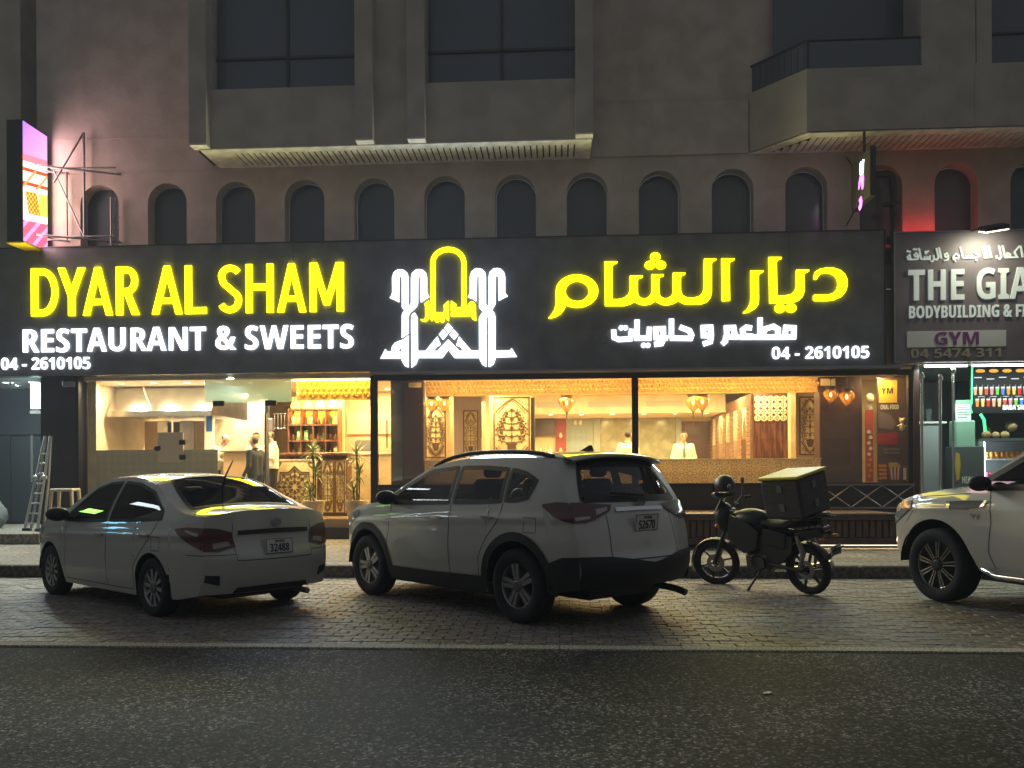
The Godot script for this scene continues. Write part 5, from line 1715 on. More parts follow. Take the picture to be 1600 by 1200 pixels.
	for k in 5:
		obj(mb().span(Vector3(x0 + k * cwid - 0.012, 1.5, -18.6), Vector3(x0 + k * cwid + 0.012, 3.0, -18.97)), "upright", M.wood, sh)
	for r in 4:
		for k in 4:
			obj(mb().span(Vector3(x0 + k * cwid + 0.013, 1.90 + r * 0.36 - 0.02, -18.6), Vector3(x0 + (k + 1) * cwid - 0.013, 1.90 + r * 0.36 + 0.02, -18.96)), "shelf_board", M.wood, sh)
	for k in 4:
		var c := Vector2(x0 + (k + 0.5) * cwid, 3.0)
		obj(mb().poly(PackedVector2Array([c + Vector2(-0.10, 0), c + Vector2(0.10, 0), c + Vector2(0.115, 0.07), c + Vector2(0.08, 0.14), c + Vector2(0.02, 0.20), c + Vector2(0, 0.27), c + Vector2(-0.02, 0.20), c + Vector2(-0.08, 0.14), c + Vector2(-0.115, 0.07)]), -18.72, -18.68, true), "dome", M.cornice, sh)
		area("shelf_lamp_light", Vector3(c.x, 2.96, -18.75), Vector2(0.2, 0.05), Vector3(0, -1, -0.5), Color(1, 0.72, 0.30), 1.1)
		obj(mb().box(Vector3(c.x, 2.97, -18.75), Vector3(0.2, 0.008, 0.05)), "shelf_lamp", M.lamp_flame, sh)
	var r := RandomNumberGenerator.new()
	r.seed = 99
	var ordr := ["top", "middle", "bottom"]
	var ordc := ["first", "second", "third", "fourth"]
	for row in 3:
		for k in 4:
			for e in 2:
				var bx := x0 + (k + 0.27 + 0.45 * e) * cwid
				var yb := 1.92 + (2 - row) * 0.36
				var kind := r.randi() % 3
				var lab := "%s on %s shelf in %s bay of display shelves" % [["bottle", "small carton", "squat jar"][kind] + (" at left" if e == 0 else " at right"), ordr[row], ordc[k]]
				if kind == 0:
					var o := thing("bottle", lab, "bottle", Vector3(bx, yb, -18.75), 0.0, "goods on the display shelves")
					obj(mb().lathe([Vector2(0.001, 0), Vector2(0.032, 0), Vector2(0.034, 0.13), Vector2(0.013, 0.18), Vector2(0.012, 0.22), Vector2(0.001, 0.222)], 10), "glass", M.bottle_brown if r.randf() < 0.5 else M.bottle_green, o)
					obj(mb().lathe([Vector2(0.001, 0.25), Vector2(0.015, 0.245), Vector2(0.015, 0.22)], 8), "cap", M.cornice, o)
				elif kind == 1:
					var o := thing("carton", lab, "carton", Vector3(bx, yb, -18.75), r.randf_range(-0.3, 0.3), "goods on the display shelves")
					obj(mb().bevel(Vector3(0, 0.11, 0), Vector3(0.10, 0.22, 0.06), 0.004), "box", mat("carton%d" % (row * 10 + k), 0.12 + 0.1 * r.randf(), 0.22 + 0.2 * r.randf(), 0.14, 0.6), o)
					obj(mb().box(Vector3(0, 0.13, 0.031), Vector3(0.07, 0.08, 0.003)), "label_patch", M.cream, o)
				else:
					var o := thing("jar", lab, "jar", Vector3(bx, yb, -18.75), 0.0, "goods on the display shelves")
					obj(mb().lathe([Vector2(0.001, 0), Vector2(0.042, 0), Vector2(0.048, 0.04), Vector2(0.04, 0.11), Vector2(0.03, 0.12)], 10), "body", M.bottle_brown, o)
					obj(mb().lathe([Vector2(0.001, 0.15), Vector2(0.032, 0.145), Vector2(0.033, 0.12)], 10), "lid", M.bronze, o)
	var ct := thing("reception_counter", "wooden reception counter with carved star front panel", "counter")
	obj(mb().span(Vector3(-6.38, 0.574, -18.05), Vector3(-4.65, 1.90, -18.5)), "body", M.wood, ct)
	obj(mb().bevel(Vector3(-5.52, 1.94, -18.26), Vector3(1.82, 0.07, 0.60), 0.015), "top", M.wood, ct)
	star_panel(ct, Vector3(-5.80, 1.22, -18.02), 0.98, 1.22)
	carved_panel(ct, Vector3(-5.07, 1.22, -18.02), 0.30, 1.18)
	carved_panel(ct, Vector3(-4.79, 1.22, -18.02), 0.24, 1.18)
	obj(mb().span(Vector3(-6.40, 0.576, -18.0), Vector3(-4.63, 0.64, -18.04)), "plinth", M.black_metal, ct)
	palm(Vector3(-5.16, 0.574, -17.25), "potted palm with tall stem before the star panel", 1.42, 1)
	palm(Vector3(-4.23, 0.574, -17.25), "potted palm nearest the black window post", 1.36, 2)
	# till and back counter
	var bk := thing("back_counter", "rear lobby counter with dark till and trays", "counter")
	obj(mb().span(Vector3(-4.95, 0.574, -18.75), Vector3(-3.65, 1.95, -19.3)), "body", M.cream_wall, bk)
	obj(mb().span(Vector3(-4.97, 1.95, -18.7), Vector3(-3.63, 2.0, -19.35)), "top", M.white_paint, bk)
	obj(mb().at(Vector3(-4.45, 2.16, -18.95), Vector3(-0.3, 0, 0)).bevel(Vector3.ZERO, Vector3(0.42, 0.26, 0.05), 0.01), "till", M.black_metal, bk)
	obj(mb().span(Vector3(-5.0, 2.45, -19.45), Vector3(-3.65, 2.95, -19.5)), "menu_board", mat("menu_tan", 0.45, 0.32, 0.2, 0.6), bk)
	obj(mb().rod(Vector3(-3.95, 2.1, -19.0), Vector3(-3.95, 2.75, -19.0), 0.02, 6), "ladle_stand", M.black_metal, bk)

	var on := ["first", "second", "third", "fourth", "fifth"]
	for k in 5:
		downlight(Vector3(-5.6 + k * 0.42, 3.46, -18.2 - 0.18 * k), "%s downlight from left in the lobby row" % on[k], "lobby downlights", true, 4.5)
	downlight(Vector3(-5.7, 3.46, -17.3), "added downlight brightening the carved star counter front", "lobby downlights", true, 4.5)  # extra lamp put in to lift the dim counter front
	downlight(Vector3(-4.6, 3.46, -17.25), "downlight just behind the yellow lobby cornice", "lobby downlights", true, 5.0)
	for k in 4:
		downlight(Vector3(-9.3 + k * 0.72, 3.46, -17.25), "%s downlight from left inside kitchen glass" % on[k], "kitchen downlights", true, 3.2, Color(1.0, 0.90, 0.72))
	for k in 3:
		downlight(Vector3(-9.0 + k * 0.85, 3.46, -19.9), "%s downlight from left at back of kitchen" % on[k], "kitchen downlights", true, 3.2, Color(1.0, 0.90, 0.72))
	downlight(Vector3(-6.75, 3.5, -16.84), "downlight washing the frosted transom over the door", "entrance downlights", false, 1.2)
	downlight(Vector3(-6.55, 3.46, -17.4), "downlight inside the glass door", "entrance downlights", true, 5.0)
# ---------------------------------------------------------------- cars
# forward is +x, up is +y, the car's left is -z; origin on the ground under the rear axle
class Car:
	var s: Dictionary
	func _init(spec: Dictionary) -> void:
		s = spec
	func c(key: String, x: float) -> float:
		return curve_at(s[key], x)
	static func curve_at(p: Array, x: float) -> float:
		var n := p.size() / 2
		if x <= p[0]: return p[1]
		if x >= p[2 * n - 2]: return p[2 * n - 1]
		var k := 0
		while x > p[2 * k + 2]: k += 1
		var x0: float = p[2 * k]
		var x1: float = p[2 * k + 2]
		var h := x1 - x0
		var d: float = (p[2 * k + 3] - p[2 * k + 1]) / h
		var m0 := d
		var m1 := d
		if k > 0:
			var e: float = (p[2 * k + 1] - p[2 * k - 1]) / (x0 - p[2 * k - 2])
			m0 = 0.0 if e * d <= 0 else 2.0 * e * d / (e + d)
		if k < n - 2:
			var e: float = (p[2 * k + 5] - p[2 * k + 3]) / (p[2 * k + 4] - x1)
			m1 = 0.0 if e * d <= 0 else 2.0 * e * d / (e + d)
		var t := (x - x0) / h
		var t2 := t * t
		var t3 := t2 * t
		return p[2 * k + 1] * (2 * t3 - 3 * t2 + 1) + h * m0 * (t3 - 2 * t2 + t) + p[2 * k + 3] * (3 * t2 - 2 * t3) + h * m1 * (t3 - t2)
	func lat(x: float, y: float) -> float:
		var w := c("W", x)
		var belt := c("belt", x)
		if y <= belt:
			var t: float = (y - s.ymid) / 0.45
			var f: float = 1.0 - 0.055 * t * t if y > s.ymid else 1.0 - 0.075 * t * t
			# shoulder crease and pressed sill line
			f += s.crease * exp(-pow((y - c("crease_y", x)) / 0.035, 2))
			return w * f
		var wb := lat(x, belt)
		var u := y - belt
		return wb - u * s.tumble - 0.35 * u * u
	func bottom(x: float) -> float:
		var y := c("sill", x)
		for wx in [0.0, s.wb]:
			var d: float = absf(x - wx)
			if d < s.arch:
				y = maxf(y, s.wr + sqrt(s.arch * s.arch - d * d) * s.get("arch_h", 1.0))
		return y
	func side(p: Vector2, sg: float) -> Vector3:
		return Vector3(p.x, p.y, sg * lat(p.x, p.y))
	func left(p: Vector2) -> Vector3: return side(p, -1.0)
	func right(p: Vector2) -> Vector3: return side(p, 1.0)
	func rear(p: Vector2) -> Vector3:   # (across -1..1, y)
		var x := c("rear_x", p.y)
		var q := p.x * p.x
		var yt := c("edge", s.rear_top)
		var k := smoothstep(yt - 0.22, yt, p.y)
		return Vector3(x - c("rear_bulge", p.y) * (1 - q), p.y + k * (c("mid", s.rear_top) - yt) * (1 - q * q * 0.35 - q * 0.65), p.x * lat(x, p.y))
	func front(p: Vector2) -> Vector3:
		var x := c("front_x", p.y)
		var q := p.x * p.x
		var yt := c("edge", s.front_top)
		var k := smoothstep(yt - 0.22, yt, p.y)
		return Vector3(x + c("front_bulge", p.y) * (1 - q), p.y + k * (c("mid", s.front_top) - yt) * (1 - q * q * 0.35 - q * 0.65), p.x * lat(x, p.y))
	func top(p: Vector2) -> Vector3:    # (x, across)
		var ye := c("edge", p.x)
		var yc := c("mid", p.x)
		var q := p.y * p.y
		var fr := pow(clampf(1 - (p.x - s.rear_top) / 0.35, 0, 1), 2)
		var ff := pow(clampf(1 - (s.front_top - p.x) / 0.35, 0, 1), 2)
		var xs := -fr * c("rear_bulge", c("edge", s.rear_top)) * (1 - q) + ff * c("front_bulge", c("edge", s.front_top)) * (1 - q)
		return Vector3(p.x + xs, ye + (yc - ye) * (1 - q * q * 0.35 - q * 0.65), p.y * lat(p.x, ye))

func inside(p: Vector2, polys: Array) -> bool:
	for q in polys:
		if Geometry2D.is_point_in_polygon(p, q): return true
	return false

# sheet over a surface between two lines given in its own coordinates
func patch(ev: Callable, A: Array, B: Array, n: int, off: float, sub := 4) -> MB:
	var rows := []
	var m := (A.size() - 1) * sub
	for k in m + 1:
		var f := float(k) / sub
		var e := mini(int(f), A.size() - 2)
		var a: Vector2 = A[e].lerp(A[e + 1], f - e)
		var b: Vector2 = B[e].lerp(B[e + 1], f - e)
		var row := PackedVector3Array()
		for j in n + 1:
			row.append(lifted(ev, a.lerp(b, float(j) / n), off))
		rows.append(row)
	var o: Vector3 = rows[0][0]
	var g := mb()
	var nn: Vector3 = (rows[0][1] - o).cross(rows[1][0] - o)
	g.grid(rows, false, nn.dot(o - Vector3(o.x * 0.8 + 0.3, 0.7, 0)) < 0)
	return g

func lifted(ev: Callable, p: Vector2, off: float) -> Vector3:
	var o: Vector3 = ev.call(p)
	if off == 0.0: return o
	var u: Vector3 = ev.call(p + Vector2(0.004, 0)) - o
	var v: Vector3 = ev.call(p + Vector2(0, 0.004)) - o
	var n := u.cross(v).normalized()
	if n.dot(o - Vector3(o.x * 0.8 + 0.3, 0.7, 0)) < 0: n = -n
	return o + n * off

# band along a line on a surface
func band(g: MB, ev: Callable, line: Array, w: float, off: float, closed := false, step := 0.05) -> void:
	var pts := []
	var N := line.size()
	for k in (N if closed else N - 1):
		var a: Vector2 = line[k]
		var b: Vector2 = line[(k + 1) % N]
		var m := maxi(1, int(a.distance_to(b) / step))
		for j in m:
			pts.append(a.lerp(b, float(j) / m))
	if not closed: pts.append(line[N - 1])
	var A := PackedVector3Array()
	var B := PackedVector3Array()
	var n := pts.size()
	for k in n:
		var a: Vector2 = pts[(k - 1 + n) % n] if closed else pts[maxi(k - 1, 0)]
		var b: Vector2 = pts[(k + 1) % n] if closed else pts[mini(k + 1, n - 1)]
		var d := (b - a).normalized()
		var q := Vector2(-d.y, d.x) * w / 2
		A.append(lifted(ev, pts[k] + q, off))
		B.append(lifted(ev, pts[k] - q, off))
	if closed:
		A.append(A[0])
		B.append(B[0])
	g.grid([A, B], false, (A[1] - A[0]).cross(B[0] - A[0]).dot(A[0] - Vector3(A[0].x * 0.8 + 0.3, 0.7, 0)) < 0)

func wheel(parent: Node3D, at: Vector3, r: float, rim: float, w: float, style: int, left: bool, turn := 0.0, spin := 0.0) -> void:
	var o := Node3D.new()
	o.name = "wheel"
	parent.add_child(o, true)
	o.position = at
	o.rotation.y = turn + (PI if left else 0.0)
	var h := w / 2
	var b := mb().at(Vector3.ZERO, Vector3(PI / 2, 0, 0))
	b.lathe([Vector2(rim - 0.012, -h * 0.8), Vector2(rim + 0.012, -h * 0.96), Vector2(lerpf(rim, r, 0.5), -h * 1.02), Vector2(r - 0.03, -h * 0.97), Vector2(r - 0.006, -h * 0.80), Vector2(r, -h * 0.4), Vector2(r, h * 0.4), Vector2(r - 0.006, h * 0.80), Vector2(r - 0.03, h * 0.97), Vector2(lerpf(rim, r, 0.5), h * 1.02), Vector2(rim + 0.012, h * 0.96), Vector2(rim - 0.012, h * 0.8)], 48)
	obj(b, "tyre", M.rubber, o)
	b = mb().at(Vector3.ZERO, Vector3(PI / 2, 0, 0))
	b.lathe([Vector2(rim - 0.02, -h * 0.8), Vector2(rim - 0.03, 0.0), Vector2(rim - 0.022, h * 0.72), Vector2(rim - 0.002, h * 0.86), Vector2(rim + 0.004, h * 0.9)], 40)
	b.at(Vector3.ZERO)
	var z := h * 0.72
	if style == 0:      # ten slim spokes
		for k in 10:
			b.at(Vector3.ZERO, Vector3(0, 0, TAU * k / 10 + spin))
			b.poly(PackedVector2Array([Vector2(-0.016, 0.03), Vector2(0.016, 0.03), Vector2(0.022, rim - 0.018), Vector2(-0.022, rim - 0.018)]), z - 0.035, z)
	elif style == 1:    # five split spokes
		for k in 5:
			b.at(Vector3.ZERO, Vector3(0, 0, TAU * k / 5 + spin))
			for sx in [-1, 1]:
				b.poly(PackedVector2Array([Vector2(0.0, 0.03), Vector2(sx * 0.034, 0.03), Vector2(sx * 0.055, rim - 0.02), Vector2(sx * 0.010, rim - 0.02), Vector2(sx * 0.004, rim * 0.5)]), z - 0.04, z + (0.0007 * sx))
	else:               # many thin paired spokes
		for k in 18:
			b.at(Vector3.ZERO, Vector3(0, 0, TAU * k / 18 + spin))
			var sk := 0.05 if k % 2 else -0.05
			b.poly(PackedVector2Array([Vector2(-0.006, 0.075), Vector2(0.008, 0.075), Vector2(0.010 + sk * 0.5, rim - 0.016), Vector2(-0.010 + sk * 0.5, rim - 0.016)]), z - 0.04, z)
	b.at(Vector3.ZERO, Vector3(PI / 2, 0, 0))
	obj(b, "rim", M.alloy if style < 2 else M.alloy_polished, o)
	b = mb().at(Vector3.ZERO, Vector3(PI / 2, 0, 0))
	b.lathe([Vector2(0.065, h * 0.5), Vector2(0.06, h * 0.80), Vector2(0.035, h * 0.84), Vector2(0.0005, h * 0.85)], 16)
	b.lathe([Vector2(rim - 0.03, 0.0), Vector2(rim * 0.6, -0.005), Vector2(0.02, -0.006)], 24)
	obj(b, "hub", M.hub_dark if style < 2 else M.black_metal, o)

func make_car(called: String, label: String, category: String, at: Vector3, turn: float, s: Dictionary) -> Node3D:
	var root := thing(called, label, category, at, turn)
	var car := Car.new(s)
	var L := car.left
	var Rr := car.right
	var re := car.rear
	var fr := car.front
	var tp := car.top
	# sides
	var xa: float = car.c("rear_x", 0.6)
	var xb: float = car.c("front_x", 0.6)
	var us := []
	for k in 121: us.append(k / 120.0)
	for wx in [0.0, s.wb]:
		for d in [-1.0, -0.985, -0.96, -0.92, -0.86, 0.86, 0.92, 0.96, 0.985, 1.0]:
			us.append((wx + d * s.arch - xa) / (xb - xa))
	us.sort()
	var NV := 38
	var body := mb()
	for sg in [-1.0, 1.0]:
		var ev: Callable = L if sg < 0 else Rr
		var rows := []
		var keep := []
		for r in NV + 1:
			var v := float(r) / NV
			var row := []
			for u in us:
				var x: float = lerpf(xa, xb, u)
				var y := 0.6
				for it in 4:
					y = lerpf(car.bottom(x), car.c("edge", x), v)
					x = lerpf(car.c("rear_x", y), car.c("front_x", y), u)
				row.append(Vector2(x, y))
			rows.append(row)
		add_sheet(body, ev, rows, s.side_holes)
	var rows2 := []
	var y0: float = car.bottom(xa)
	var y1: float = car.c("edge", s.rear_top)
	for r in 37:
		var row := []
		for k in 49:
			row.append(Vector2(-1 + 2 * k / 48.0, lerpf(s.rear_low, y1, r / 36.0)))
		rows2.append(row)
	add_sheet(body, re, rows2, s.rear_holes)
	rows2 = []
	for r in 21:
		var row := []
		for k in 33:
			row.append(Vector2(-1 + 2 * k / 32.0, lerpf(s.front_low, car.c("edge", s.front_top), r / 20.0)))
		rows2.append(row)
	add_sheet(body, fr, rows2, [])
	rows2 = []
	for r in 121:
		var row := []
		for k in 41:
			row.append(Vector2(lerpf(s.rear_top, s.front_top, r / 120.0), -1 + 2 * k / 40.0))
		rows2.append(row)
	add_sheet(body, tp, rows2, s.top_holes)
	obj(body, "body", s.paint, root)
	# windows
	for h in s.glass:
		var ev: Callable = {"L": L, "R": Rr, "B": re, "T": tp, "F": fr}[h[0]]
		var A := []
		var B := []
		for k in range(0, h[2].size(), 2): A.append(Vector2(h[2][k], h[2][k + 1]))
		for k in range(0, h[3].size(), 2): B.append(Vector2(h[3][k], h[3][k + 1]))
		var w := obj(patch(ev, A, B, 14, 0.002), h[1], s.window_glass, root)
		var loop := A.duplicate()
		var C := B.duplicate()
		C.reverse()
		loop.append_array(C)
		var t := mb()
		band(t, ev, loop, h[4], 0.006, true, 0.04)
		obj(t, "surround", M.black_plastic, w)
	# patches and lines
	for h in s.patches:
		var ev: Callable = {"L": L, "R": Rr, "B": re, "T": tp, "F": fr}[h[0]]
		var A := []
		var B := []
		for k in range(0, h[2].size(), 2): A.append(Vector2(h[2][k], h[2][k + 1]))
		for k in range(0, h[3].size(), 2): B.append(Vector2(h[3][k], h[3][k + 1]))
		obj(patch(ev, A, B, 10, h[5]), h[1], h[4], root)
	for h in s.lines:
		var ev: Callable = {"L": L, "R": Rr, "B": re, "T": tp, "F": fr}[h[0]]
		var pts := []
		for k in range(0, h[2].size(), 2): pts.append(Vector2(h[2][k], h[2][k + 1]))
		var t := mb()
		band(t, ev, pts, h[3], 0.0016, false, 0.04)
		obj(t, h[1], M.seam_shade, root)
	# wheel arches, floor and cabin
	for wx in [0.0, s.wb]:
		for sg in [-1.0, 1.0]:
			var t := mb()
			var ro := []
			for q in 2:
				var row := PackedVector3Array()
				for k in 19:
					var g := PI * k / 18
					row.append(Vector3(wx + cos(g) * (s.arch + 0.012), s.wr + sin(g) * (s.arch + 0.012) * s.get("arch_h", 1.0), sg * [s.half - 0.03, s.half - 0.42][q]))
				ro.append(row)
			t.grid(ro, false, sg < 0)
			var fan := []
			for k in 19:
				var g := PI * k / 18
				fan.append(Vector3(wx + cos(g) * (s.arch + 0.012), s.wr + sin(g) * (s.arch + 0.012), sg * (s.half - 0.42)))
			for k in 18:
				t.tri(Vector3(wx, s.wr, sg * (s.half - 0.42)), fan[k], fan[k + 1])
			obj(t, "wheel_arch", M.black_plastic, root)
			wheel(root, Vector3(wx, s.wr, sg * (s.half - s.tyre_w / 2 - 0.015)), s.wr, s.rim, s.tyre_w, s.rim_style, sg < 0, s.steer if wx > 0 else 0.0, 0.2 + wx)
	var ub := mb()
	ub.span(Vector3(s.wb - s.arch - 0.03, s.floor, s.half - 0.12), Vector3(s.arch + 0.03, s.floor + 0.12, -s.half + 0.12))
	ub.span(Vector3(xb - 0.25, s.floor + 0.02, s.half - 0.44), Vector3(xa + 0.2, s.floor + 0.14, -s.half + 0.44))
	obj(ub, "underbody", M.black_plastic, root)
	var hs: float = s.seat_y
	for a in [[s.seat_x, -0.36], [s.seat_x, 0.36], [s.seat_x - 0.85, -0.40], [s.seat_x - 0.85, 0.40]]:
		var t := mb()
		t.bevel(Vector3(a[0] + 0.2, hs + 0.1, a[1]), Vector3(0.5, 0.18, 0.48), 0.05)
		t.at(Vector3(a[0] - 0.1, hs + 0.42, a[1]), Vector3(0, 0, 0.22))
		t.bevel(Vector3.ZERO, Vector3(0.14, 0.62, 0.46), 0.05)
		t.bevel(Vector3(0.0, 0.41, 0), Vector3(0.09, 0.16, 0.24), 0.035)
		obj(t, "seat", M.black_plastic, root)
	var dsh := mb()
	dsh.bevel(Vector3(s.seat_x + 0.95, hs + 0.32, 0), Vector3(0.4, 0.24, s.half * 1.5), 0.06)
	obj(dsh, "dashboard", M.black_plastic, root)
	# mirrors
	for sg in [-1.0, 1.0]:
		var p: Vector3 = car.side(s.mirror, sg)
		var t := mb().at(p + Vector3(-0.01, 0.07, sg * 0.14), Vector3(0, sg * 0.12, 0))
		t.ball(Vector3.ZERO, Vector3(0.085, 0.082, 0.125), 14, 10)
		var mo := obj(t, "mirror", s.mirror_paint, root)
		obj(mb().rod(p + Vector3(0.01, 0.01, -sg * 0.02), p + Vector3(0, 0.05, sg * 0.10), 0.03, 8), "arm", M.black_plastic, mo)
	# door handles
	for h in s.handles:
		for sg in [-1.0, 1.0]:
			var p: Vector3 = car.side(h, sg)
			obj(mb().at(p + Vector3(0, 0, sg * 0.014)).bevel(Vector3.ZERO, Vector3(0.19, 0.032, 0.03), 0.012), "door_handle", s.handle_paint, root)
	return root

func add_sheet(g: MB, ev: Callable, rows: Array, holes: Array) -> void:
	var R := rows.size()
	var C: int = rows[0].size()
	var P := []
	for r in R:
		var row := PackedVector3Array()
		for c in C:
			row.append(ev.call(rows[r][c]))
		P.append(row)
	var base := g.v.size()
	var mid: Vector3 = P[R / 2][C / 2]
	var nm: Vector3 = (P[R / 2][C / 2 + 1] - mid).cross(P[R / 2 + 1][C / 2] - mid)
	var flip := nm.dot(mid - Vector3(mid.x * 0.8 + 0.3, 0.7, 0)) < 0
	for r in R:
		for c in C:
			var du: Vector3 = P[r][mini(c + 1, C - 1)] - P[r][maxi(c - 1, 0)]
			var dv: Vector3 = P[mini(r + 1, R - 1)][c] - P[maxi(r - 1, 0)][c]
			var nn := du.cross(dv)
			if nn.length_squared() < 1e-14: nn = nm
			g.pt(P[r][c], -nn if flip else nn)
	for r in R - 1:
		for c in C - 1:
			var q: Vector2 = (rows[r][c] + rows[r + 1][c + 1] + rows[r + 1][c] + rows[r][c + 1]) / 4
			if holes.size() and inside(q, holes): continue
			var a := base + r * C + c
			if flip: g.i.append_array([a, a + 1, a + C + 1, a, a + C + 1, a + C])
			else: g.i.append_array([a, a + C + 1, a + 1, a, a + C, a + C + 1])
# ---------------------------------------------------------------- the parked vehicles
func polys(list: Array) -> Array:
	var o := []
	for p in list: o.append(pts2(p))
	return o

func mirrored(list: Array) -> Array:
	# entries on the left side "L" are repeated on "R"; rear entries "Bm" are mirrored across
	var o := []
	for e in list:
		if e[0] == "L":
			o.append(e)
			var f: Array = e.duplicate()
			f[0] = "R"
			o.append(f)
		elif e[0] == "Bm":
			var f: Array = e.duplicate(true)
			f[0] = "B"
			o.append(f)
			var h: Array = e.duplicate(true)
			h[0] = "B"
			for k in [2, 3]:
				if h[k] is Array:
					for j in range(0, h[k].size(), 2): h[k][j] = -h[k][j]
			o.append(h)
		else:
			o.append(e)
	return o

func oval_badge(root: Node3D, p: Vector3, turn: Vector3, w: float) -> void:
	var b := mb().at(p, turn)
	for q in [[1.0, 0.68, 0.0], [0.42, 0.62, 0.0], [0.75, 0.30, 0.28]]:
		var ring := []
		for k in 18:
			ring.append(Vector2(cos(TAU * k / 18) * w * 0.5 * q[0], sin(TAU * k / 18) * w * 0.5 * q[1] + q[2] * w * 0.28))
		b.ribbon(ring, w * 0.08, 0.0, 0.006 + 0.001 * q[0], true)
	obj(b, "badge", M.chrome, root)

func number_plate(root: Node3D, p: Vector3, turn: Vector3, txt: String, w := 0.33, h := 0.16) -> void:
	var o := Node3D.new()
	o.name = "number_plate"
	root.add_child(o, true)
	o.position = p
	o.rotation = turn
	obj(mb().bevel(Vector3.ZERO, Vector3(w, h, 0.012), 0.004), "plate", M.plate_white, o)
	var b := mb()
	b.ribbon([Vector2(-w / 2 + 0.008, -h / 2 + 0.008), Vector2(w / 2 - 0.008, -h / 2 + 0.008), Vector2(w / 2 - 0.008, h / 2 - 0.008), Vector2(-w / 2 + 0.008, h / 2 - 0.008)], 0.006, 0.006, 0.008, true)
	obj(b, "plate_border", M.black_plastic, o)
	letters(txt, o, -w * 0.36, w * 0.36, -h * 0.36, h * 0.12, 0.0065, 0.002, M.black_plastic, "sans bold", "digit")
	letters("DUBAI", o, -w * 0.16, w * 0.2, h * 0.22, h * 0.36, 0.0065, 0.002, M.black_plastic, "sans bold", "digit")

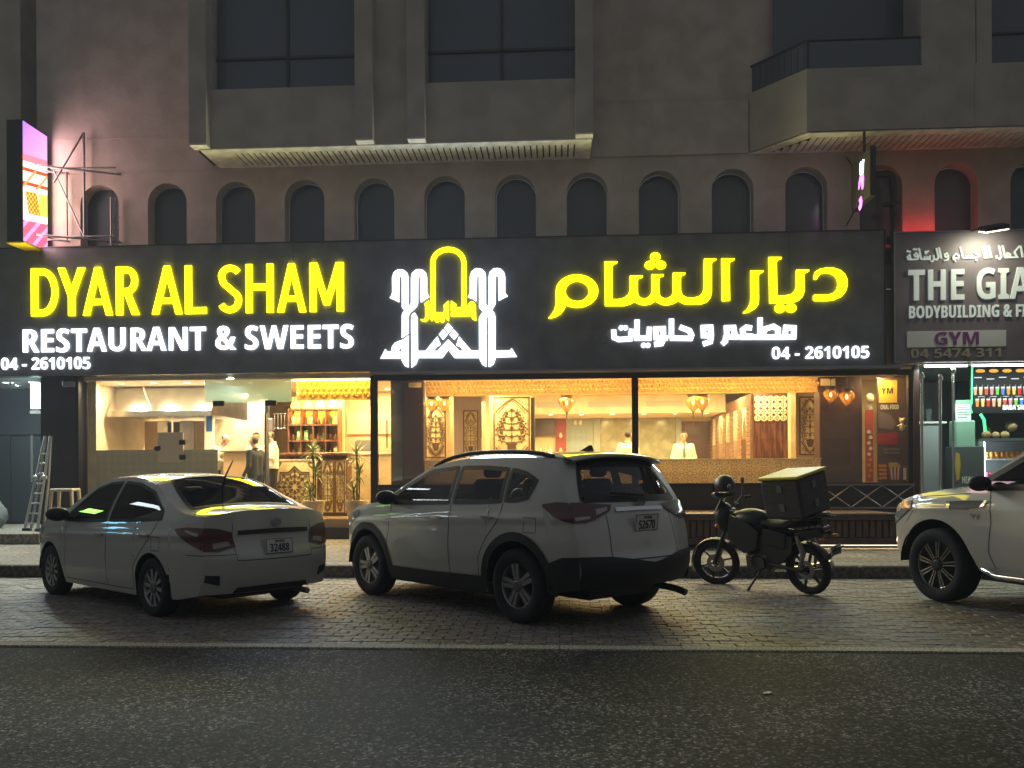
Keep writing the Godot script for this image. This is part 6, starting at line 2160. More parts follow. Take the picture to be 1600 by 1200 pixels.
func vehicles() -> void:
	var paint := mat("car_white", 0.50, 0.505, 0.455, 0.42)
	paint.clearcoat_enabled = true
	paint.clearcoat = 1.0
	paint.clearcoat_roughness = 0.04
	var paint2 := mat("car_pearl", 0.52, 0.49, 0.42, 0.42)
	paint2.clearcoat_enabled = true
	paint2.clearcoat = 1.0
	paint2.clearcoat_roughness = 0.04
	mat("seam_shade", 0.03, 0.03, 0.03, 0.7)  # dark ribbons on the skin paint the shade of panel gaps
	mat("alloy", 0.42, 0.42, 0.43, 0.35, 0.85)
	mat("alloy_polished", 0.62, 0.60, 0.56, 0.22, 1.0)
	mat("hub_dark", 0.16, 0.16, 0.165, 0.4, 0.5)
	mat("plate_white", 0.62, 0.62, 0.60, 0.4)
	var tl := mat("tail_red", 0.085, 0.008, 0.010, 0.08)
	tl.clearcoat_enabled = true
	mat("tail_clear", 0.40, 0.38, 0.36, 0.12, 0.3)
	mat("headlight", 0.66, 0.68, 0.70, 0.08, 0.7)
	var gs := glass("car_glass", 0.012, 0.014, 0.016, 0.42, 0.02)
	var gd := glass("car_glass_dark", 0.008, 0.010, 0.012, 0.86, 0.02)
	var cb: Material = M.black_plastic

	# sedan
	var sy := {
		"wb": 2.55, "wr": 0.302, "arch": 0.352, "half": 0.85, "rim": 0.205, "tyre_w": 0.19, "rim_style": 0, "steer": 0.0, "floor": 0.17,
		"ymid": 0.56, "tumble": 0.34, "crease": 0.014, "crease_y": [-1.0, 0.86, 3.3, 0.74], "rear_top": -0.80, "front_top": 3.12, "rear_low": 0.27, "front_low": 0.2,
		"W": [-0.84, 0.715, -0.70, 0.775, -0.45, 0.825, 0.0, 0.848, 1.2, 0.85, 2.4, 0.845, 2.85, 0.815, 3.1, 0.74, 3.22, 0.66],
		"belt": [-0.9, 0.99, -0.3, 0.985, 2.2, 0.90, 2.5, 0.88, 3.2, 0.70],
		"edge": [-0.82, 1.03, -0.6, 1.05, -0.45, 1.08, -0.1, 1.20, 0.3, 1.36, 0.9, 1.425, 1.35, 1.415, 1.6, 1.36, 2.0, 1.16, 2.35, 0.985, 2.8, 0.90, 3.12, 0.79, 3.25, 0.72],
		"mid": [-0.82, 1.095, -0.6, 1.11, -0.48, 1.13, 0.25, 1.435, 0.9, 1.475, 1.4, 1.455, 1.6, 1.40, 2.38, 1.03, 2.8, 0.97, 3.12, 0.86, 3.25, 0.78],
		"rear_x": [0.25, -0.74, 0.45, -0.81, 0.62, -0.83, 0.8, -0.80, 1.0, -0.80], "rear_bulge": [0.25, 0.17, 0.6, 0.20, 0.72, 0.17, 1.0, 0.15],
		"front_x": [0.2, 3.12, 0.45, 3.2, 0.65, 3.17, 0.8, 3.12], "front_bulge": [0.2, 0.2, 0.8, 0.22],
		"sill": [-0.9, 0.30, -0.4, 0.21, 0.0, 0.19, 2.55, 0.19, 3.0, 0.17, 3.2, 0.2],
		"side_holes": polys([[2.12, 0.94, 1.62, 1.28, 1.35, 1.345, 1.06, 1.36, 1.06, 0.955], [0.96, 0.955, 0.96, 1.36, 0.6, 1.34, 0.2, 1.255, -0.12, 1.08, -0.14, 1.0]]),
		"rear_holes": [], "top_holes": polys([[-0.43, -0.82, -0.43, 0.82, 0.20, 0.76, 0.20, -0.76], [2.28, -0.85, 2.28, 0.85, 1.66, 0.80, 1.66, -0.80]]),
		"glass": mirrored([
			["L", "side_window", [2.16, 0.925, 1.8, 0.93, 1.4, 0.94, 1.05, 0.95], [2.14, 0.96, 1.62, 1.29, 1.35, 1.35, 1.05, 1.365], 0.032],
			["L", "side_window", [0.97, 0.952, 0.6, 0.965, 0.2, 0.98, -0.16, 1.0], [0.97, 1.365, 0.6, 1.345, 0.2, 1.26, -0.14, 1.08], 0.032],
			["T", "rear_window", [-0.45, -0.83, 0.22, -0.77], [-0.45, 0.83, 0.22, 0.77], 0.05],
			["T", "windscreen", [2.30, -0.86, 1.64, -0.81], [2.30, 0.86, 1.64, 0.81], 0.05]]),
		"patches": mirrored([
			["L", "tail_lamp", [-0.81, 0.71, -0.62, 0.79, -0.44, 0.90], [-0.80, 0.925, -0.62, 0.93, -0.44, 0.912], tl, 0.008],
			["Bm", "tail_lamp", [-1.0, 0.70, -0.82, 0.69, -0.60, 0.735], [-1.0, 0.925, -0.82, 0.905, -0.64, 0.87], tl, 0.008],
			["Bm", "reverse_lamp", [-0.88, 0.715, -0.66, 0.75], [-0.88, 0.77, -0.69, 0.79], M.tail_clear, 0.011],
			["L", "lamp_lens", [-0.77, 0.84, -0.60, 0.885], [-0.77, 0.87, -0.60, 0.905], M.tail_clear, 0.011],  # pale strip painted as a highlight on the lamp
			["B", "boot_garnish", [-0.56, 0.845, 0.0, 0.85, 0.56, 0.845], [-0.56, 0.88, 0.0, 0.885, 0.56, 0.88], cb, 0.012],
			["Bm", "bumper_vent", [-0.97, 0.40, -0.78, 0.36], [-0.97, 0.47, -0.80, 0.46], cb, 0.004],
			["B", "lower_valance", [-0.6, 0.275, 0.0, 0.275, 0.6, 0.275], [-0.55, 0.33, 0.0, 0.34, 0.55, 0.33], cb, 0.004],
			["L", "headlamp", [3.18, 0.62, 2.95, 0.68, 2.78, 0.78], [3.12, 0.74, 2.95, 0.80, 2.78, 0.83], M.headlight, 0.006]]),
		"lines": mirrored([
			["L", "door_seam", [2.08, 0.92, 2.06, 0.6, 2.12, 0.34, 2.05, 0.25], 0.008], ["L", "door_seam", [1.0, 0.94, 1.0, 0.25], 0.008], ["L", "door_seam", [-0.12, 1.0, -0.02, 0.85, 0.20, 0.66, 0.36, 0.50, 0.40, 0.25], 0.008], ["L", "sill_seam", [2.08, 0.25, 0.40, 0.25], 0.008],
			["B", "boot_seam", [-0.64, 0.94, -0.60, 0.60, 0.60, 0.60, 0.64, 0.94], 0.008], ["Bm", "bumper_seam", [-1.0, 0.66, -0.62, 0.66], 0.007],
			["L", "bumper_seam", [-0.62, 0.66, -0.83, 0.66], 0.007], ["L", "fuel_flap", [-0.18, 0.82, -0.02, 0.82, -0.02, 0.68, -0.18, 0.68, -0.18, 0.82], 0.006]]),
		"paint": paint, "mirror_paint": cb, "handle_paint": paint, "window_glass": gd, "seat_x": 1.0, "seat_y": 0.42, "mirror": Vector2(2.02, 0.93), "handles": [Vector2(1.16, 0.80), Vector2(0.12, 0.83)],
	}
	var y := make_car("sedan", "white four door sedan with tinted glass parked before the kitchen window", "car", Vector3(-3.64, 0.012, -8.90), 2.4933, sy)
	var cy := Car.new(sy)
	var pp: Vector3 = cy.rear(Vector2(0, 0.71))
	number_plate(y, pp + Vector3(-0.03, 0.015, 0), Vector3(-0.12, -PI / 2, 0), "32488", 0.32, 0.16)
	oval_badge(y, cy.rear(Vector2(0, 0.93)) + Vector3(-0.012, 0, 0), Vector3(0, -PI / 2, 0), 0.11)
	obj(mb().tube([Vector3(0.02, 1.34, 0), Vector3(0.0, 1.42, 0.0), Vector3(-0.16, 1.60, 0.0)], [0.02, 0.01, 0.006], 8), "aerial", cb, y)
	obj(mb().rod(Vector3(-0.78, 0.24, 0.35), Vector3(-1.0, 0.23, 0.35), 0.03, 10), "exhaust", M.grey_metal, y)

	# off-roader
	var sr := {
		"wb": 2.66, "wr": 0.362, "arch": 0.44, "half": 0.92, "rim": 0.232, "tyre_w": 0.225, "rim_style": 1, "steer": 0.0, "floor": 0.22,
		"ymid": 0.70, "tumble": 0.25, "crease": 0.016, "crease_y": [-1.0, 1.04, 1.2, 0.97, 3.3, 0.86], "rear_top": -0.36, "front_top": 3.34, "rear_low": 0.38, "front_low": 0.28,
		"W": [-0.80, 0.79, -0.62, 0.855, -0.35, 0.90, 0.0, 0.918, 1.3, 0.92, 2.5, 0.918, 2.95, 0.885, 3.25, 0.80, 3.42, 0.70],
		"belt": [-0.9, 1.18, -0.2, 1.18, 2.2, 1.08, 2.5, 1.06, 3.0, 0.97, 3.45, 0.80],
		"edge": [-0.36, 1.57, 0.2, 1.60, 0.9, 1.605, 1.35, 1.565, 1.65, 1.49, 2.0, 1.32, 2.42, 1.13, 2.7, 1.085, 3.0, 1.035, 3.30, 0.94, 3.46, 0.86],
		"mid": [-0.36, 1.64, 0.2, 1.67, 0.9, 1.68, 1.35, 1.64, 1.65, 1.56, 2.48, 1.17, 2.7, 1.14, 3.0, 1.10, 3.30, 1.01, 3.46, 0.93],
		"rear_x": [0.35, -0.68, 0.55, -0.77, 0.8, -0.74, 1.0, -0.69, 1.18, -0.62, 1.3, -0.55, 1.5, -0.42, 1.6, -0.35], "rear_bulge": [0.35, 0.20, 0.62, 0.20, 0.70, 0.16, 1.05, 0.14, 1.6, 0.11],
		"front_x": [0.3, 3.30, 0.6, 3.41, 0.85, 3.38, 1.0, 3.32], "front_bulge": [0.3, 0.2, 1.0, 0.24],
		"sill": [-0.95, 0.42, -0.5, 0.37, -0.3, 0.30, 0.0, 0.26, 2.66, 0.24, 3.1, 0.26, 3.4, 0.3],
		"side_holes": polys([[2.22, 1.14, 1.95, 1.28, 1.55, 1.46, 1.10, 1.495, 1.10, 1.15], [0.98, 1.16, 0.98, 1.495, 0.6, 1.49, 0.27, 1.47, 0.27, 1.18], [0.16, 1.19, 0.16, 1.46, -0.02, 1.43, -0.17, 1.36, -0.12, 1.22]]),
		"rear_holes": polys([[-0.80, 1.21, 0.80, 1.21, 0.72, 1.48, -0.72, 1.48]]), "top_holes": polys([[2.38, -0.85, 2.38, 0.85, 1.70, 0.80, 1.70, -0.80]]),
		"glass": mirrored([
			["L", "side_window", [2.28, 1.115, 1.9, 1.12, 1.5, 1.13, 1.08, 1.14], [2.25, 1.14, 1.95, 1.295, 1.55, 1.47, 1.08, 1.505], 0.045],
			["L", "side_window", [1.0, 1.145, 0.6, 1.155, 0.25, 1.17], [1.0, 1.505, 0.6, 1.50, 0.25, 1.48], 0.045],
			["L", "side_window", [0.18, 1.175, 0.0, 1.185, -0.13, 1.21], [0.18, 1.475, -0.02, 1.44, -0.20, 1.365], 0.045],
			["B", "rear_window", [-0.83, 1.195, -0.79, 1.33, -0.73, 1.495], [0.83, 1.195, 0.79, 1.33, 0.73, 1.495], 0.06],
			["T", "windscreen", [2.40, -0.86, 1.68, -0.81], [2.40, 0.86, 1.68, 0.81], 0.05]]),
		"patches": mirrored([
			["L", "tail_lamp", [-0.715, 0.985, -0.62, 1.0, -0.5, 1.035, -0.34, 1.125], [-0.63, 1.165, -0.58, 1.17, -0.5, 1.17, -0.34, 1.15], tl, 0.012],
			["Bm", "tail_lamp", [-1.0, 0.985, -0.86, 0.985, -0.72, 1.01, -0.50, 1.085], [-1.0, 1.165, -0.86, 1.165, -0.72, 1.155, -0.46, 1.14], tl, 0.012],
			["Bm", "reverse_lamp", [-0.70, 1.045, -0.54, 1.09], [-0.70, 1.10, -0.54, 1.12], M.tail_clear, 0.016],
			["Bm", "lamp_lens", [-0.97, 1.0, -0.78, 1.02], [-0.97, 1.03, -0.78, 1.04], M.tail_clear, 0.016],  # painted highlight on the tail lamp
			["B", "tailgate_garnish", [-0.42, 1.075, 0.0, 1.08, 0.42, 1.075], [-0.42, 1.11, 0.0, 1.115, 0.42, 1.11], M.chrome, 0.02],
			["B", "rear_bumper", [-1.0, 0.385, -0.55, 0.385, 0.0, 0.385, 0.55, 0.385, 1.0, 0.385], [-1.0, 0.68, -0.62, 0.67, 0.0, 0.60, 0.62, 0.67, 1.0, 0.68], cb, 0.014],
			["L", "bumper_wrap", [-0.75, 0.38, -0.6, 0.36, -0.40, 0.33], [-0.77, 0.68, -0.6, 0.67, -0.42, 0.60], cb, 0.014],
			["L", "sill_cladding", [0.46, 0.262, 1.3, 0.245, 2.2, 0.245], [0.46, 0.42, 1.3, 0.40, 2.2, 0.40], cb, 0.014],
			["L", "headlamp", [3.38, 0.76, 3.15, 0.82, 2.88, 0.95], [3.34, 0.89, 3.15, 0.97, 2.88, 1.02], M.headlight, 0.008]]),
		"lines": mirrored([
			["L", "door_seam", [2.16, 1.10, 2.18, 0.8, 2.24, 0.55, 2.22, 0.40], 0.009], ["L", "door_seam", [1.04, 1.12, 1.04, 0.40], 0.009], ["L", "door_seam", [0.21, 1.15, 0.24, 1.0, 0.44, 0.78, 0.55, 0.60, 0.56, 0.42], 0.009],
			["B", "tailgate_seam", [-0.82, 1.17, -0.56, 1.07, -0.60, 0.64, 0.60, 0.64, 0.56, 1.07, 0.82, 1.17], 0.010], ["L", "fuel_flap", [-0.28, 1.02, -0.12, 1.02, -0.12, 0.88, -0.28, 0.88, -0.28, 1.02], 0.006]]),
		"paint": paint, "mirror_paint": cb, "handle_paint": M.chrome, "window_glass": gs, "seat_x": 1.15, "seat_y": 0.66, "mirror": Vector2(2.08, 1.11), "handles": [Vector2(1.24, 0.98), Vector2(0.40, 1.01)],
	}
	var r := make_car("suv", "white SUV with dark roof rails and black lower cladding parked in the middle", "car", Vector3(0.22, 0.012, -8.60), 2.3514, sr)
	var cr := Car.new(sr)
	for sg in [-1.0, 1.0]:
		var ev: Callable = cr.left if sg < 0 else cr.right
		for wx in [0.0, 2.66]:
			var t := mb()
			var ring := []
			for k in 21:
				var g: float = lerpf(-0.12, PI + 0.12, k / 20.0)
				ring.append(Vector2(wx + cos(g) * 0.475, 0.362 + sin(g) * 0.475))
			band(t, ev, ring, 0.085, 0.013, false, 0.03)
			obj(t, "arch_cladding", cb, r)
		var path := []
		for k in 13:
			var u := k / 12.0
			var x := lerpf(-0.26, 1.60, u)
			var q: Vector3 = cr.top(Vector2(x, sg * 0.92))
			path.append(q + Vector3(0, 0.008 + 0.038 * pow(sin(PI * u), 0.4), 0))
		obj(mb().tube(path, 0.022, 8), "roof_rail", cb, r)
	var sp := mb()
	var rows := []
	for e in [[-0.26, 0.002], [-0.52, -0.014], [-0.63, -0.042], [-0.61, -0.066], [-0.42, -0.07]]:
		var row := PackedVector3Array()
		for k in 17:
			var t := -1 + k / 8.0
			var q: Vector3 = cr.top(Vector2(-0.24, t * 0.93))
			row.append(Vector3(e[0] + 0.10 * t * t, q.y + e[1] + 0.012, q.z))
		rows.append(row)
	sp.grid(rows, false, true)
	obj(sp, "roof_spoiler", paint, r)
	obj(mb().at(Vector3(-0.08, 1.665, 0)).poly(PackedVector2Array([Vector2(-0.10, 0.0), Vector2(0.07, 0.0), Vector2(-0.07, 0.06)]), -0.02, 0.02, true), "fin_aerial", cb, r)
	number_plate(r, cr.rear(Vector2(0, 0.97)) + Vector3(-0.03, 0, 0), Vector3(0.12, -PI / 2, 0), "52670", 0.34, 0.17)
	oval_badge(r, cr.rear(Vector2(0, 1.15)) + Vector3(-0.022, 0.01, 0), Vector3(0.2, -PI / 2, 0), 0.14)
	obj(mb().tube([Vector3(-0.55, 0.30, 0.55), Vector3(-0.78, 0.28, 0.56), Vector3(-0.90, 0.25, 0.57)], 0.035, 10), "exhaust", M.black_metal, r)
	obj(mb().rod(Vector3(-0.785, 1.23, 0.05), Vector3(-0.74, 1.25, -0.35), 0.012, 6), "rear_wiper", cb, r)

	# large off-roader at the right edge
	var sp2 := {
		"wb": 3.075, "wr": 0.405, "arch": 0.505, "half": 0.995, "rim": 0.272, "tyre_w": 0.275, "rim_style": 2, "steer": 0.0, "floor": 0.30,
		"ymid": 0.80, "tumble": 0.22, "crease": 0.008, "crease_y": [-1.0, 1.1, 3.3, 1.02], "rear_top": -0.88, "front_top": 3.72, "rear_low": 0.5, "front_low": 0.42,
		"W": [-1.1, 0.90, -0.7, 0.97, 0.0, 0.99, 2.6, 0.995, 3.3, 0.985, 3.58, 0.945, 3.76, 0.87, 3.86, 0.78],
		"belt": [-1.0, 1.27, 2.5, 1.22, 2.75, 1.19, 3.3, 1.10, 3.8, 0.92],
		"edge": [-0.88, 1.78, 0.0, 1.84, 1.4, 1.84, 1.9, 1.73, 2.55, 1.31, 2.75, 1.245, 3.2, 1.20, 3.5, 1.14, 3.72, 1.06, 3.85, 0.98],
		"mid": [-0.88, 1.87, 0.0, 1.93, 1.4, 1.92, 1.9, 1.82, 2.65, 1.33, 2.8, 1.30, 3.2, 1.27, 3.5, 1.21, 3.72, 1.13, 3.85, 1.03],
		"rear_x": [0.5, -1.0, 0.8, -1.05, 1.2, -1.02, 1.84, -0.87], "rear_bulge": [0.5, 0.14, 1.84, 0.08],
		"front_x": [0.4, 3.68, 0.62, 3.79, 0.85, 3.79, 1.1, 3.70], "front_bulge": [0.4, 0.22, 1.1, 0.24],
		"sill": [-1.0, 0.55, -0.5, 0.42, 0.0, 0.40, 3.07, 0.40, 3.4, 0.42, 3.7, 0.46],
		"side_holes": polys([[2.48, 1.28, 1.95, 1.61, 1.22, 1.73, 1.22, 1.29], [1.08, 1.29, 1.08, 1.73, 0.5, 1.73, 0.12, 1.69, 0.12, 1.29]]),
		"rear_holes": [], "top_holes": polys([[2.58, -0.85, 2.58, 0.85, 1.98, 0.82, 1.98, -0.82]]),
		"glass": mirrored([
			["L", "side_window", [2.52, 1.265, 1.9, 1.27, 1.2, 1.28], [2.50, 1.29, 1.95, 1.62, 1.2, 1.74], 0.06],
			["L", "side_window", [1.1, 1.28, 0.5, 1.28, 0.1, 1.28], [1.1, 1.74, 0.5, 1.74, 0.1, 1.70], 0.06],
			["T", "windscreen", [2.60, -0.86, 1.96, -0.83], [2.60, 0.86, 1.96, 0.83], 0.06]]),
		"patches": mirrored([
			["L", "headlamp", [3.785, 0.82, 3.64, 0.88, 3.42, 1.02], [3.73, 1.045, 3.60, 1.09, 3.42, 1.11], M.headlight, 0.012],
			["L", "wing_vent", [2.46, 1.06, 2.64, 1.035, 2.86, 1.035], [2.40, 1.13, 2.64, 1.125, 2.86, 1.11], cb, 0.012],
			["L", "vent_trim", [2.85, 1.03, 2.89, 1.03], [2.85, 1.115, 2.90, 1.115], M.chrome, 0.016],
			["L", "vent_trim", [2.42, 1.06, 2.46, 1.055], [2.37, 1.135, 2.41, 1.135], M.chrome, 0.016]]),
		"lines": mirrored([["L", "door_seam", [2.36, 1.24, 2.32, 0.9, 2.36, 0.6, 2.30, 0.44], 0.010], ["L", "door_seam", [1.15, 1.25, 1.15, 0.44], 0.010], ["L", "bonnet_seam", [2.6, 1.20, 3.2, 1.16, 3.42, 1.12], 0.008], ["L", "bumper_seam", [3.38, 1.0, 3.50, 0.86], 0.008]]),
		"paint": paint2, "mirror_paint": cb, "handle_paint": M.chrome, "window_glass": gd, "seat_x": 1.4, "seat_y": 0.80, "mirror": Vector2(2.38, 1.24), "handles": [Vector2(1.36, 1.06), Vector2(0.3, 1.08)],
	}
	var p := make_car("large_suv", "pearl white large SUV with polished wheel cut off by right edge", "car", Vector3(6.125, 0.02, -6.892), 1.9268, sp2)
	var cp := Car.new(sp2)
	for sg in [-1.0, 1.0]:
		obj(mb().tube([Vector3(0.6, 0.40, sg * 0.98), Vector3(0.8, 0.38, sg * 1.04), Vector3(2.2, 0.38, sg * 1.04), Vector3(2.42, 0.42, sg * 0.98)], 0.035, 8), "side_step", M.chrome, p)
	var bp: Vector3 = cp.left(Vector2(2.52, 0.94))
	var bd := Node3D.new()
	bd.name = "wing_badge"
	p.add_child(bd)
	bd.position = bp
	bd.rotation.y = PI
	letters("V8", bd, -0.05, 0.05, 0.0, 0.05, 0.002, 0.006, M.chrome)
	motorcycle()

func motorcycle() -> void:
	var o := thing("delivery_motorcycle", "black delivery motorcycle with big box on its rear rack", "motorcycle", Vector3(2.955, 0.02, -9.979), 2.2236)
	o.rotation.x = -0.15
	var bl: Material = M.black_plastic
	var paint := mat("bike_black", 0.014, 0.014, 0.017, 0.4)
	var mt: Material = M.grey_metal
	mat("engine", 0.09, 0.09, 0.095, 0.45, 0.6)
	for wx in [0.0, 1.34]:
		var w := Node3D.new()
		w.name = "wheel"
		o.add_child(w, true)
		w.position = Vector3(wx, 0.30, 0)
		var tw := 0.055 if wx == 0.0 else 0.042
		var b := mb().at(Vector3.ZERO, Vector3(PI / 2, 0, 0))
		var prof := []
		for k in 13:
			var g := TAU * k / 12
			prof.append(Vector2(0.255 + 0.047 * cos(g), tw * sin(g)))
		b.lathe(prof, 40)
		obj(b, "tyre", M.rubber, w)
		b = mb().at(Vector3.ZERO, Vector3(PI / 2, 0, 0))
		b.lathe([Vector2(0.222, -tw * 0.7), Vector2(0.205, -tw * 0.4), Vector2(0.205, tw * 0.4), Vector2(0.222, tw * 0.7)], 36)
		b.lathe([Vector2(0.03, -0.05), Vector2(0.045, -0.03), Vector2(0.045, 0.03), Vector2(0.03, 0.05)], 16)
		for k in 6:
			b.at(Vector3.ZERO, Vector3(0, 0, TAU * k / 6 + 0.3))
			b.box(Vector3(0, 0.125, 0), Vector3(0.022, 0.17, 0.03))
		obj(b, "rim", M.black_metal, w)
		b = mb().at(Vector3(0, 0, -0.045), Vector3(PI / 2, 0, 0))
		b.lathe([Vector2(0.06, -0.003), Vector2(0.115, -0.003), Vector2(0.115, 0.003), Vector2(0.06, 0.003), Vector2(0.06, -0.003)], 24)
		obj(b, "brake_disc", mt, w)
	for sg in [-1.0, 1.0]:
		obj(mb().tube([Vector3(1.34, 0.30, sg * 0.085), Vector3(1.24, 0.55, sg * 0.085), Vector3(1.06, 0.98, sg * 0.085)], [0.028, 0.024, 0.020], 10), "fork", mt if sg > 0 else bl, o)
		obj(mb().rod(Vector3(-0.0, 0.30, sg * 0.12), Vector3(0.52, 0.36, sg * 0.11), 0.024, 8), "swing_arm", bl, o)
		obj(mb().tube([Vector3(0.0, 0.34, sg * 0.14), Vector3(-0.06, 0.52, sg * 0.14), Vector3(0.02, 0.72, sg * 0.13)], [0.018, 0.034, 0.018], 8), "shock", mt, o)
	var b := mb()
	for wx in [[1.34, -0.4, 2.2, 0.325], [0.0, 0.5, 2.7, 0.335]]:
		var rows := []
		for k in 15:
			var g: float = lerpf(wx[1], wx[2], k / 14.0)
			var row := PackedVector3Array()
			for e in 5:
				var zz := -0.06 + 0.03 * e
				row.append(Vector3(wx[0] + cos(g) * (wx[3] - 2.2 * zz * zz), 0.30 + sin(g) * (wx[3] - 2.2 * zz * zz), zz))
			rows.append(row)
		var m := mb()
		m.grid(rows, false, false)
		obj(m, "mudguard", paint, o)
	b = mb()
	b.tube([Vector3(1.04, 0.92, 0), Vector3(0.92, 0.70, 0), Vector3(0.82, 0.34, 0), Vector3(0.5, 0.24, 0)], 0.025, 8)
	b.tube([Vector3(1.04, 0.90, 0), Vector3(0.6, 0.76, 0), Vector3(0.1, 0.74, 0), Vector3(-0.25, 0.80, 0)], 0.024, 8)
	b.tube([Vector3(0.55, 0.76, 0), Vector3(0.52, 0.4, 0), Vector3(0.46, 0.30, 0)], 0.022, 8)
	obj(b, "frame", bl, o)
	b = mb()
	b.bevel(Vector3(0.64, 0.36, 0), Vector3(0.40, 0.24, 0.26), 0.05)
	b.at(Vector3(0.76, 0.56, 0), Vector3(0, 0, -0.25))
	for k in 5:
		b.bevel(Vector3(0, -0.06 + k * 0.032, 0), Vector3(0.19, 0.016, 0.20), 0.004)
	b.bevel(Vector3(0, 0.01, 0), Vector3(0.14, 0.2, 0.15), 0.02)
	b.at(Vector3(0.60, 0.36, -0.14), Vector3(PI / 2, 0, 0))
	b.lathe([Vector2(0.001, 0.02), Vector2(0.09, 0.015), Vector2(0.10, -0.02)], 16)
	obj(b, "engine_block", M.engine, o)
	b = mb()
	b.tube([Vector3(0.86, 0.50, 0.08), Vector3(0.92, 0.34, 0.12), Vector3(0.72, 0.20, 0.14), Vector3(0.3, 0.24, 0.16), Vector3(-0.2, 0.34, 0.18)], [0.022, 0.022, 0.024, 0.035, 0.045], 10)
	obj(b, "exhaust", M.chrome, o)
	b = mb()
	b.ball(Vector3(0.76, 0.88, 0), Vector3(0.26, 0.125, 0.145), 18, 12)
	b.bevel(Vector3(0.70, 0.80, 0), Vector3(0.36, 0.08, 0.18), 0.03)
	obj(b, "fuel_tank", paint, o)
	b = mb()
	var rows := []
	for e in [[0.60, 0.84, 0.07], [0.52, 0.845, 0.11], [0.3, 0.82, 0.13], [0.0, 0.85, 0.12], [-0.18, 0.88, 0.08]]:
		var row := PackedVector3Array()
		for k in 12:
			var g := TAU * k / 12
			row.append(Vector3(e[0], e[1] + 0.045 * sin(g), e[2] * cos(g)))
		rows.append(row)
	b.grid(rows, true, false)
	obj(b, "seat", M.rubber, o)
	b = mb()
	for sg in [-1.0, 1.0]:
		b.at(Vector3(0.36, 0.66, sg * 0.11), Vector3(0, 0, 0.15))
		b.bevel(Vector3.ZERO, Vector3(0.34, 0.20, 0.03), 0.012)
		b.at(Vector3(-0.12, 0.74, sg * 0.09), Vector3(0, 0, -0.25))
		b.bevel(Vector3.ZERO, Vector3(0.36, 0.10, 0.03), 0.012)
	b.x = Transform3D.IDENTITY
	obj(b, "side_panel", paint, o)
	for sg in [-1.0, 1.0]:
		b = mb().at(Vector3(0, 0, sg * 0.13))
		b.poly(PackedVector2Array([Vector2(0.98, 0.94), Vector2(1.04, 0.72), Vector2(0.92, 0.52), Vector2(0.80, 0.46), Vector2(0.62, 0.52), Vector2(0.56, 0.74), Vector2(0.70, 0.84)]), -0.015, 0.015, true)
		obj(b, "tank_shroud", paint, o)
		b = mb().at(Vector3(0, 0, sg * 0.10))
		b.poly(PackedVector2Array([Vector2(0.56, 0.72), Vector2(0.58, 0.40), Vector2(0.30, 0.36), Vector2(0.12, 0.52), Vector2(0.10, 0.70)]), -0.012, 0.012, true)
		obj(b, "mid_cover", bl, o)
	b = mb()
	b.ball(Vector3(1.17, 0.88, 0), Vector3(0.13, 0.20, 0.16), 16, 10)
	b.at(Vector3(1.20, 1.06, 0), Vector3(0, 0, 0.5))
	b.bevel(Vector3.ZERO, Vector3(0.03, 0.20, 0.22), 0.012)
	b.x = Transform3D.IDENTITY
	obj(b, "headlamp_cowl", paint, o)
	obj(mb().ball(Vector3(1.235, 0.90, 0), Vector3(0.04, 0.09, 0.10), 12, 8), "headlamp", M.headlight, o)
	obj(mb().tube([Vector3(0.90, 1.08, -0.36), Vector3(0.98, 1.10, -0.20), Vector3(1.05, 1.02, -0.05), Vector3(1.05, 1.02, 0.05), Vector3(0.98, 1.10, 0.20), Vector3(0.90, 1.08, 0.36)], 0.014, 8), "handlebar", bl, o)
	for sg in [-1.0, 1.0]:
		obj(mb().rod(Vector3(0.90, 1.08, sg * 0.36), Vector3(0.94, 1.09, sg * 0.25), 0.02, 8), "grip", M.rubber, o)
		var mi := obj(mb().rod(Vector3(0.98, 1.10, sg * 0.22), Vector3(0.98, 1.27, sg * 0.34), 0.007, 6), "mirror", bl, o)
		obj(mb().at(Vector3(0.98, 1.30, sg * 0.36), Vector3(0, 0, 0)).ball(Vector3.ZERO, Vector3(0.018, 0.05, 0.07), 12, 8), "mirror_head", bl, mi)
		obj(mb().ball(Vector3(1.16, 0.80, sg * 0.18), Vector3(0.035, 0.025, 0.03), 8, 6), "indicator", mat("amber_lens", 0.5, 0.2, 0.03, 0.2), o)
		obj(mb().ball(Vector3(-0.32, 0.70, sg * 0.13), Vector3(0.03, 0.02, 0.035), 8, 6), "indicator", M.amber_lens, o)
		obj(mb().rod(Vector3(0.52, 0.30, sg * 0.12), Vector3(0.52, 0.29, sg * 0.26), 0.014, 6), "foot_peg", bl, o)
	obj(mb().tube([Vector3(0.58, 0.26, -0.14), Vector3(0.64, 0.12, -0.24), Vector3(0.68, 0.012, -0.33)], [0.014, 0.013, 0.02], 8), "side_stand", bl, o)
	b = mb()
	b.at(Vector3(-0.36, 0.52, 0), Vector3(0, 0, -0.7))
	b.bevel(Vector3(0, 0, 0), Vector3(0.26, 0.02, 0.15), 0.008)
	obj(b, "tail_flap", bl, o)
	number_plate(o, Vector3(-0.40, 0.56, 0), Vector3(0, -PI / 2, 0), "41876", 0.18, 0.11)
	obj(mb().bevel(Vector3(-0.30, 0.80, 0), Vector3(0.06, 0.06, 0.16), 0.02), "tail_lamp", M.tail_red, o)
	b = mb()
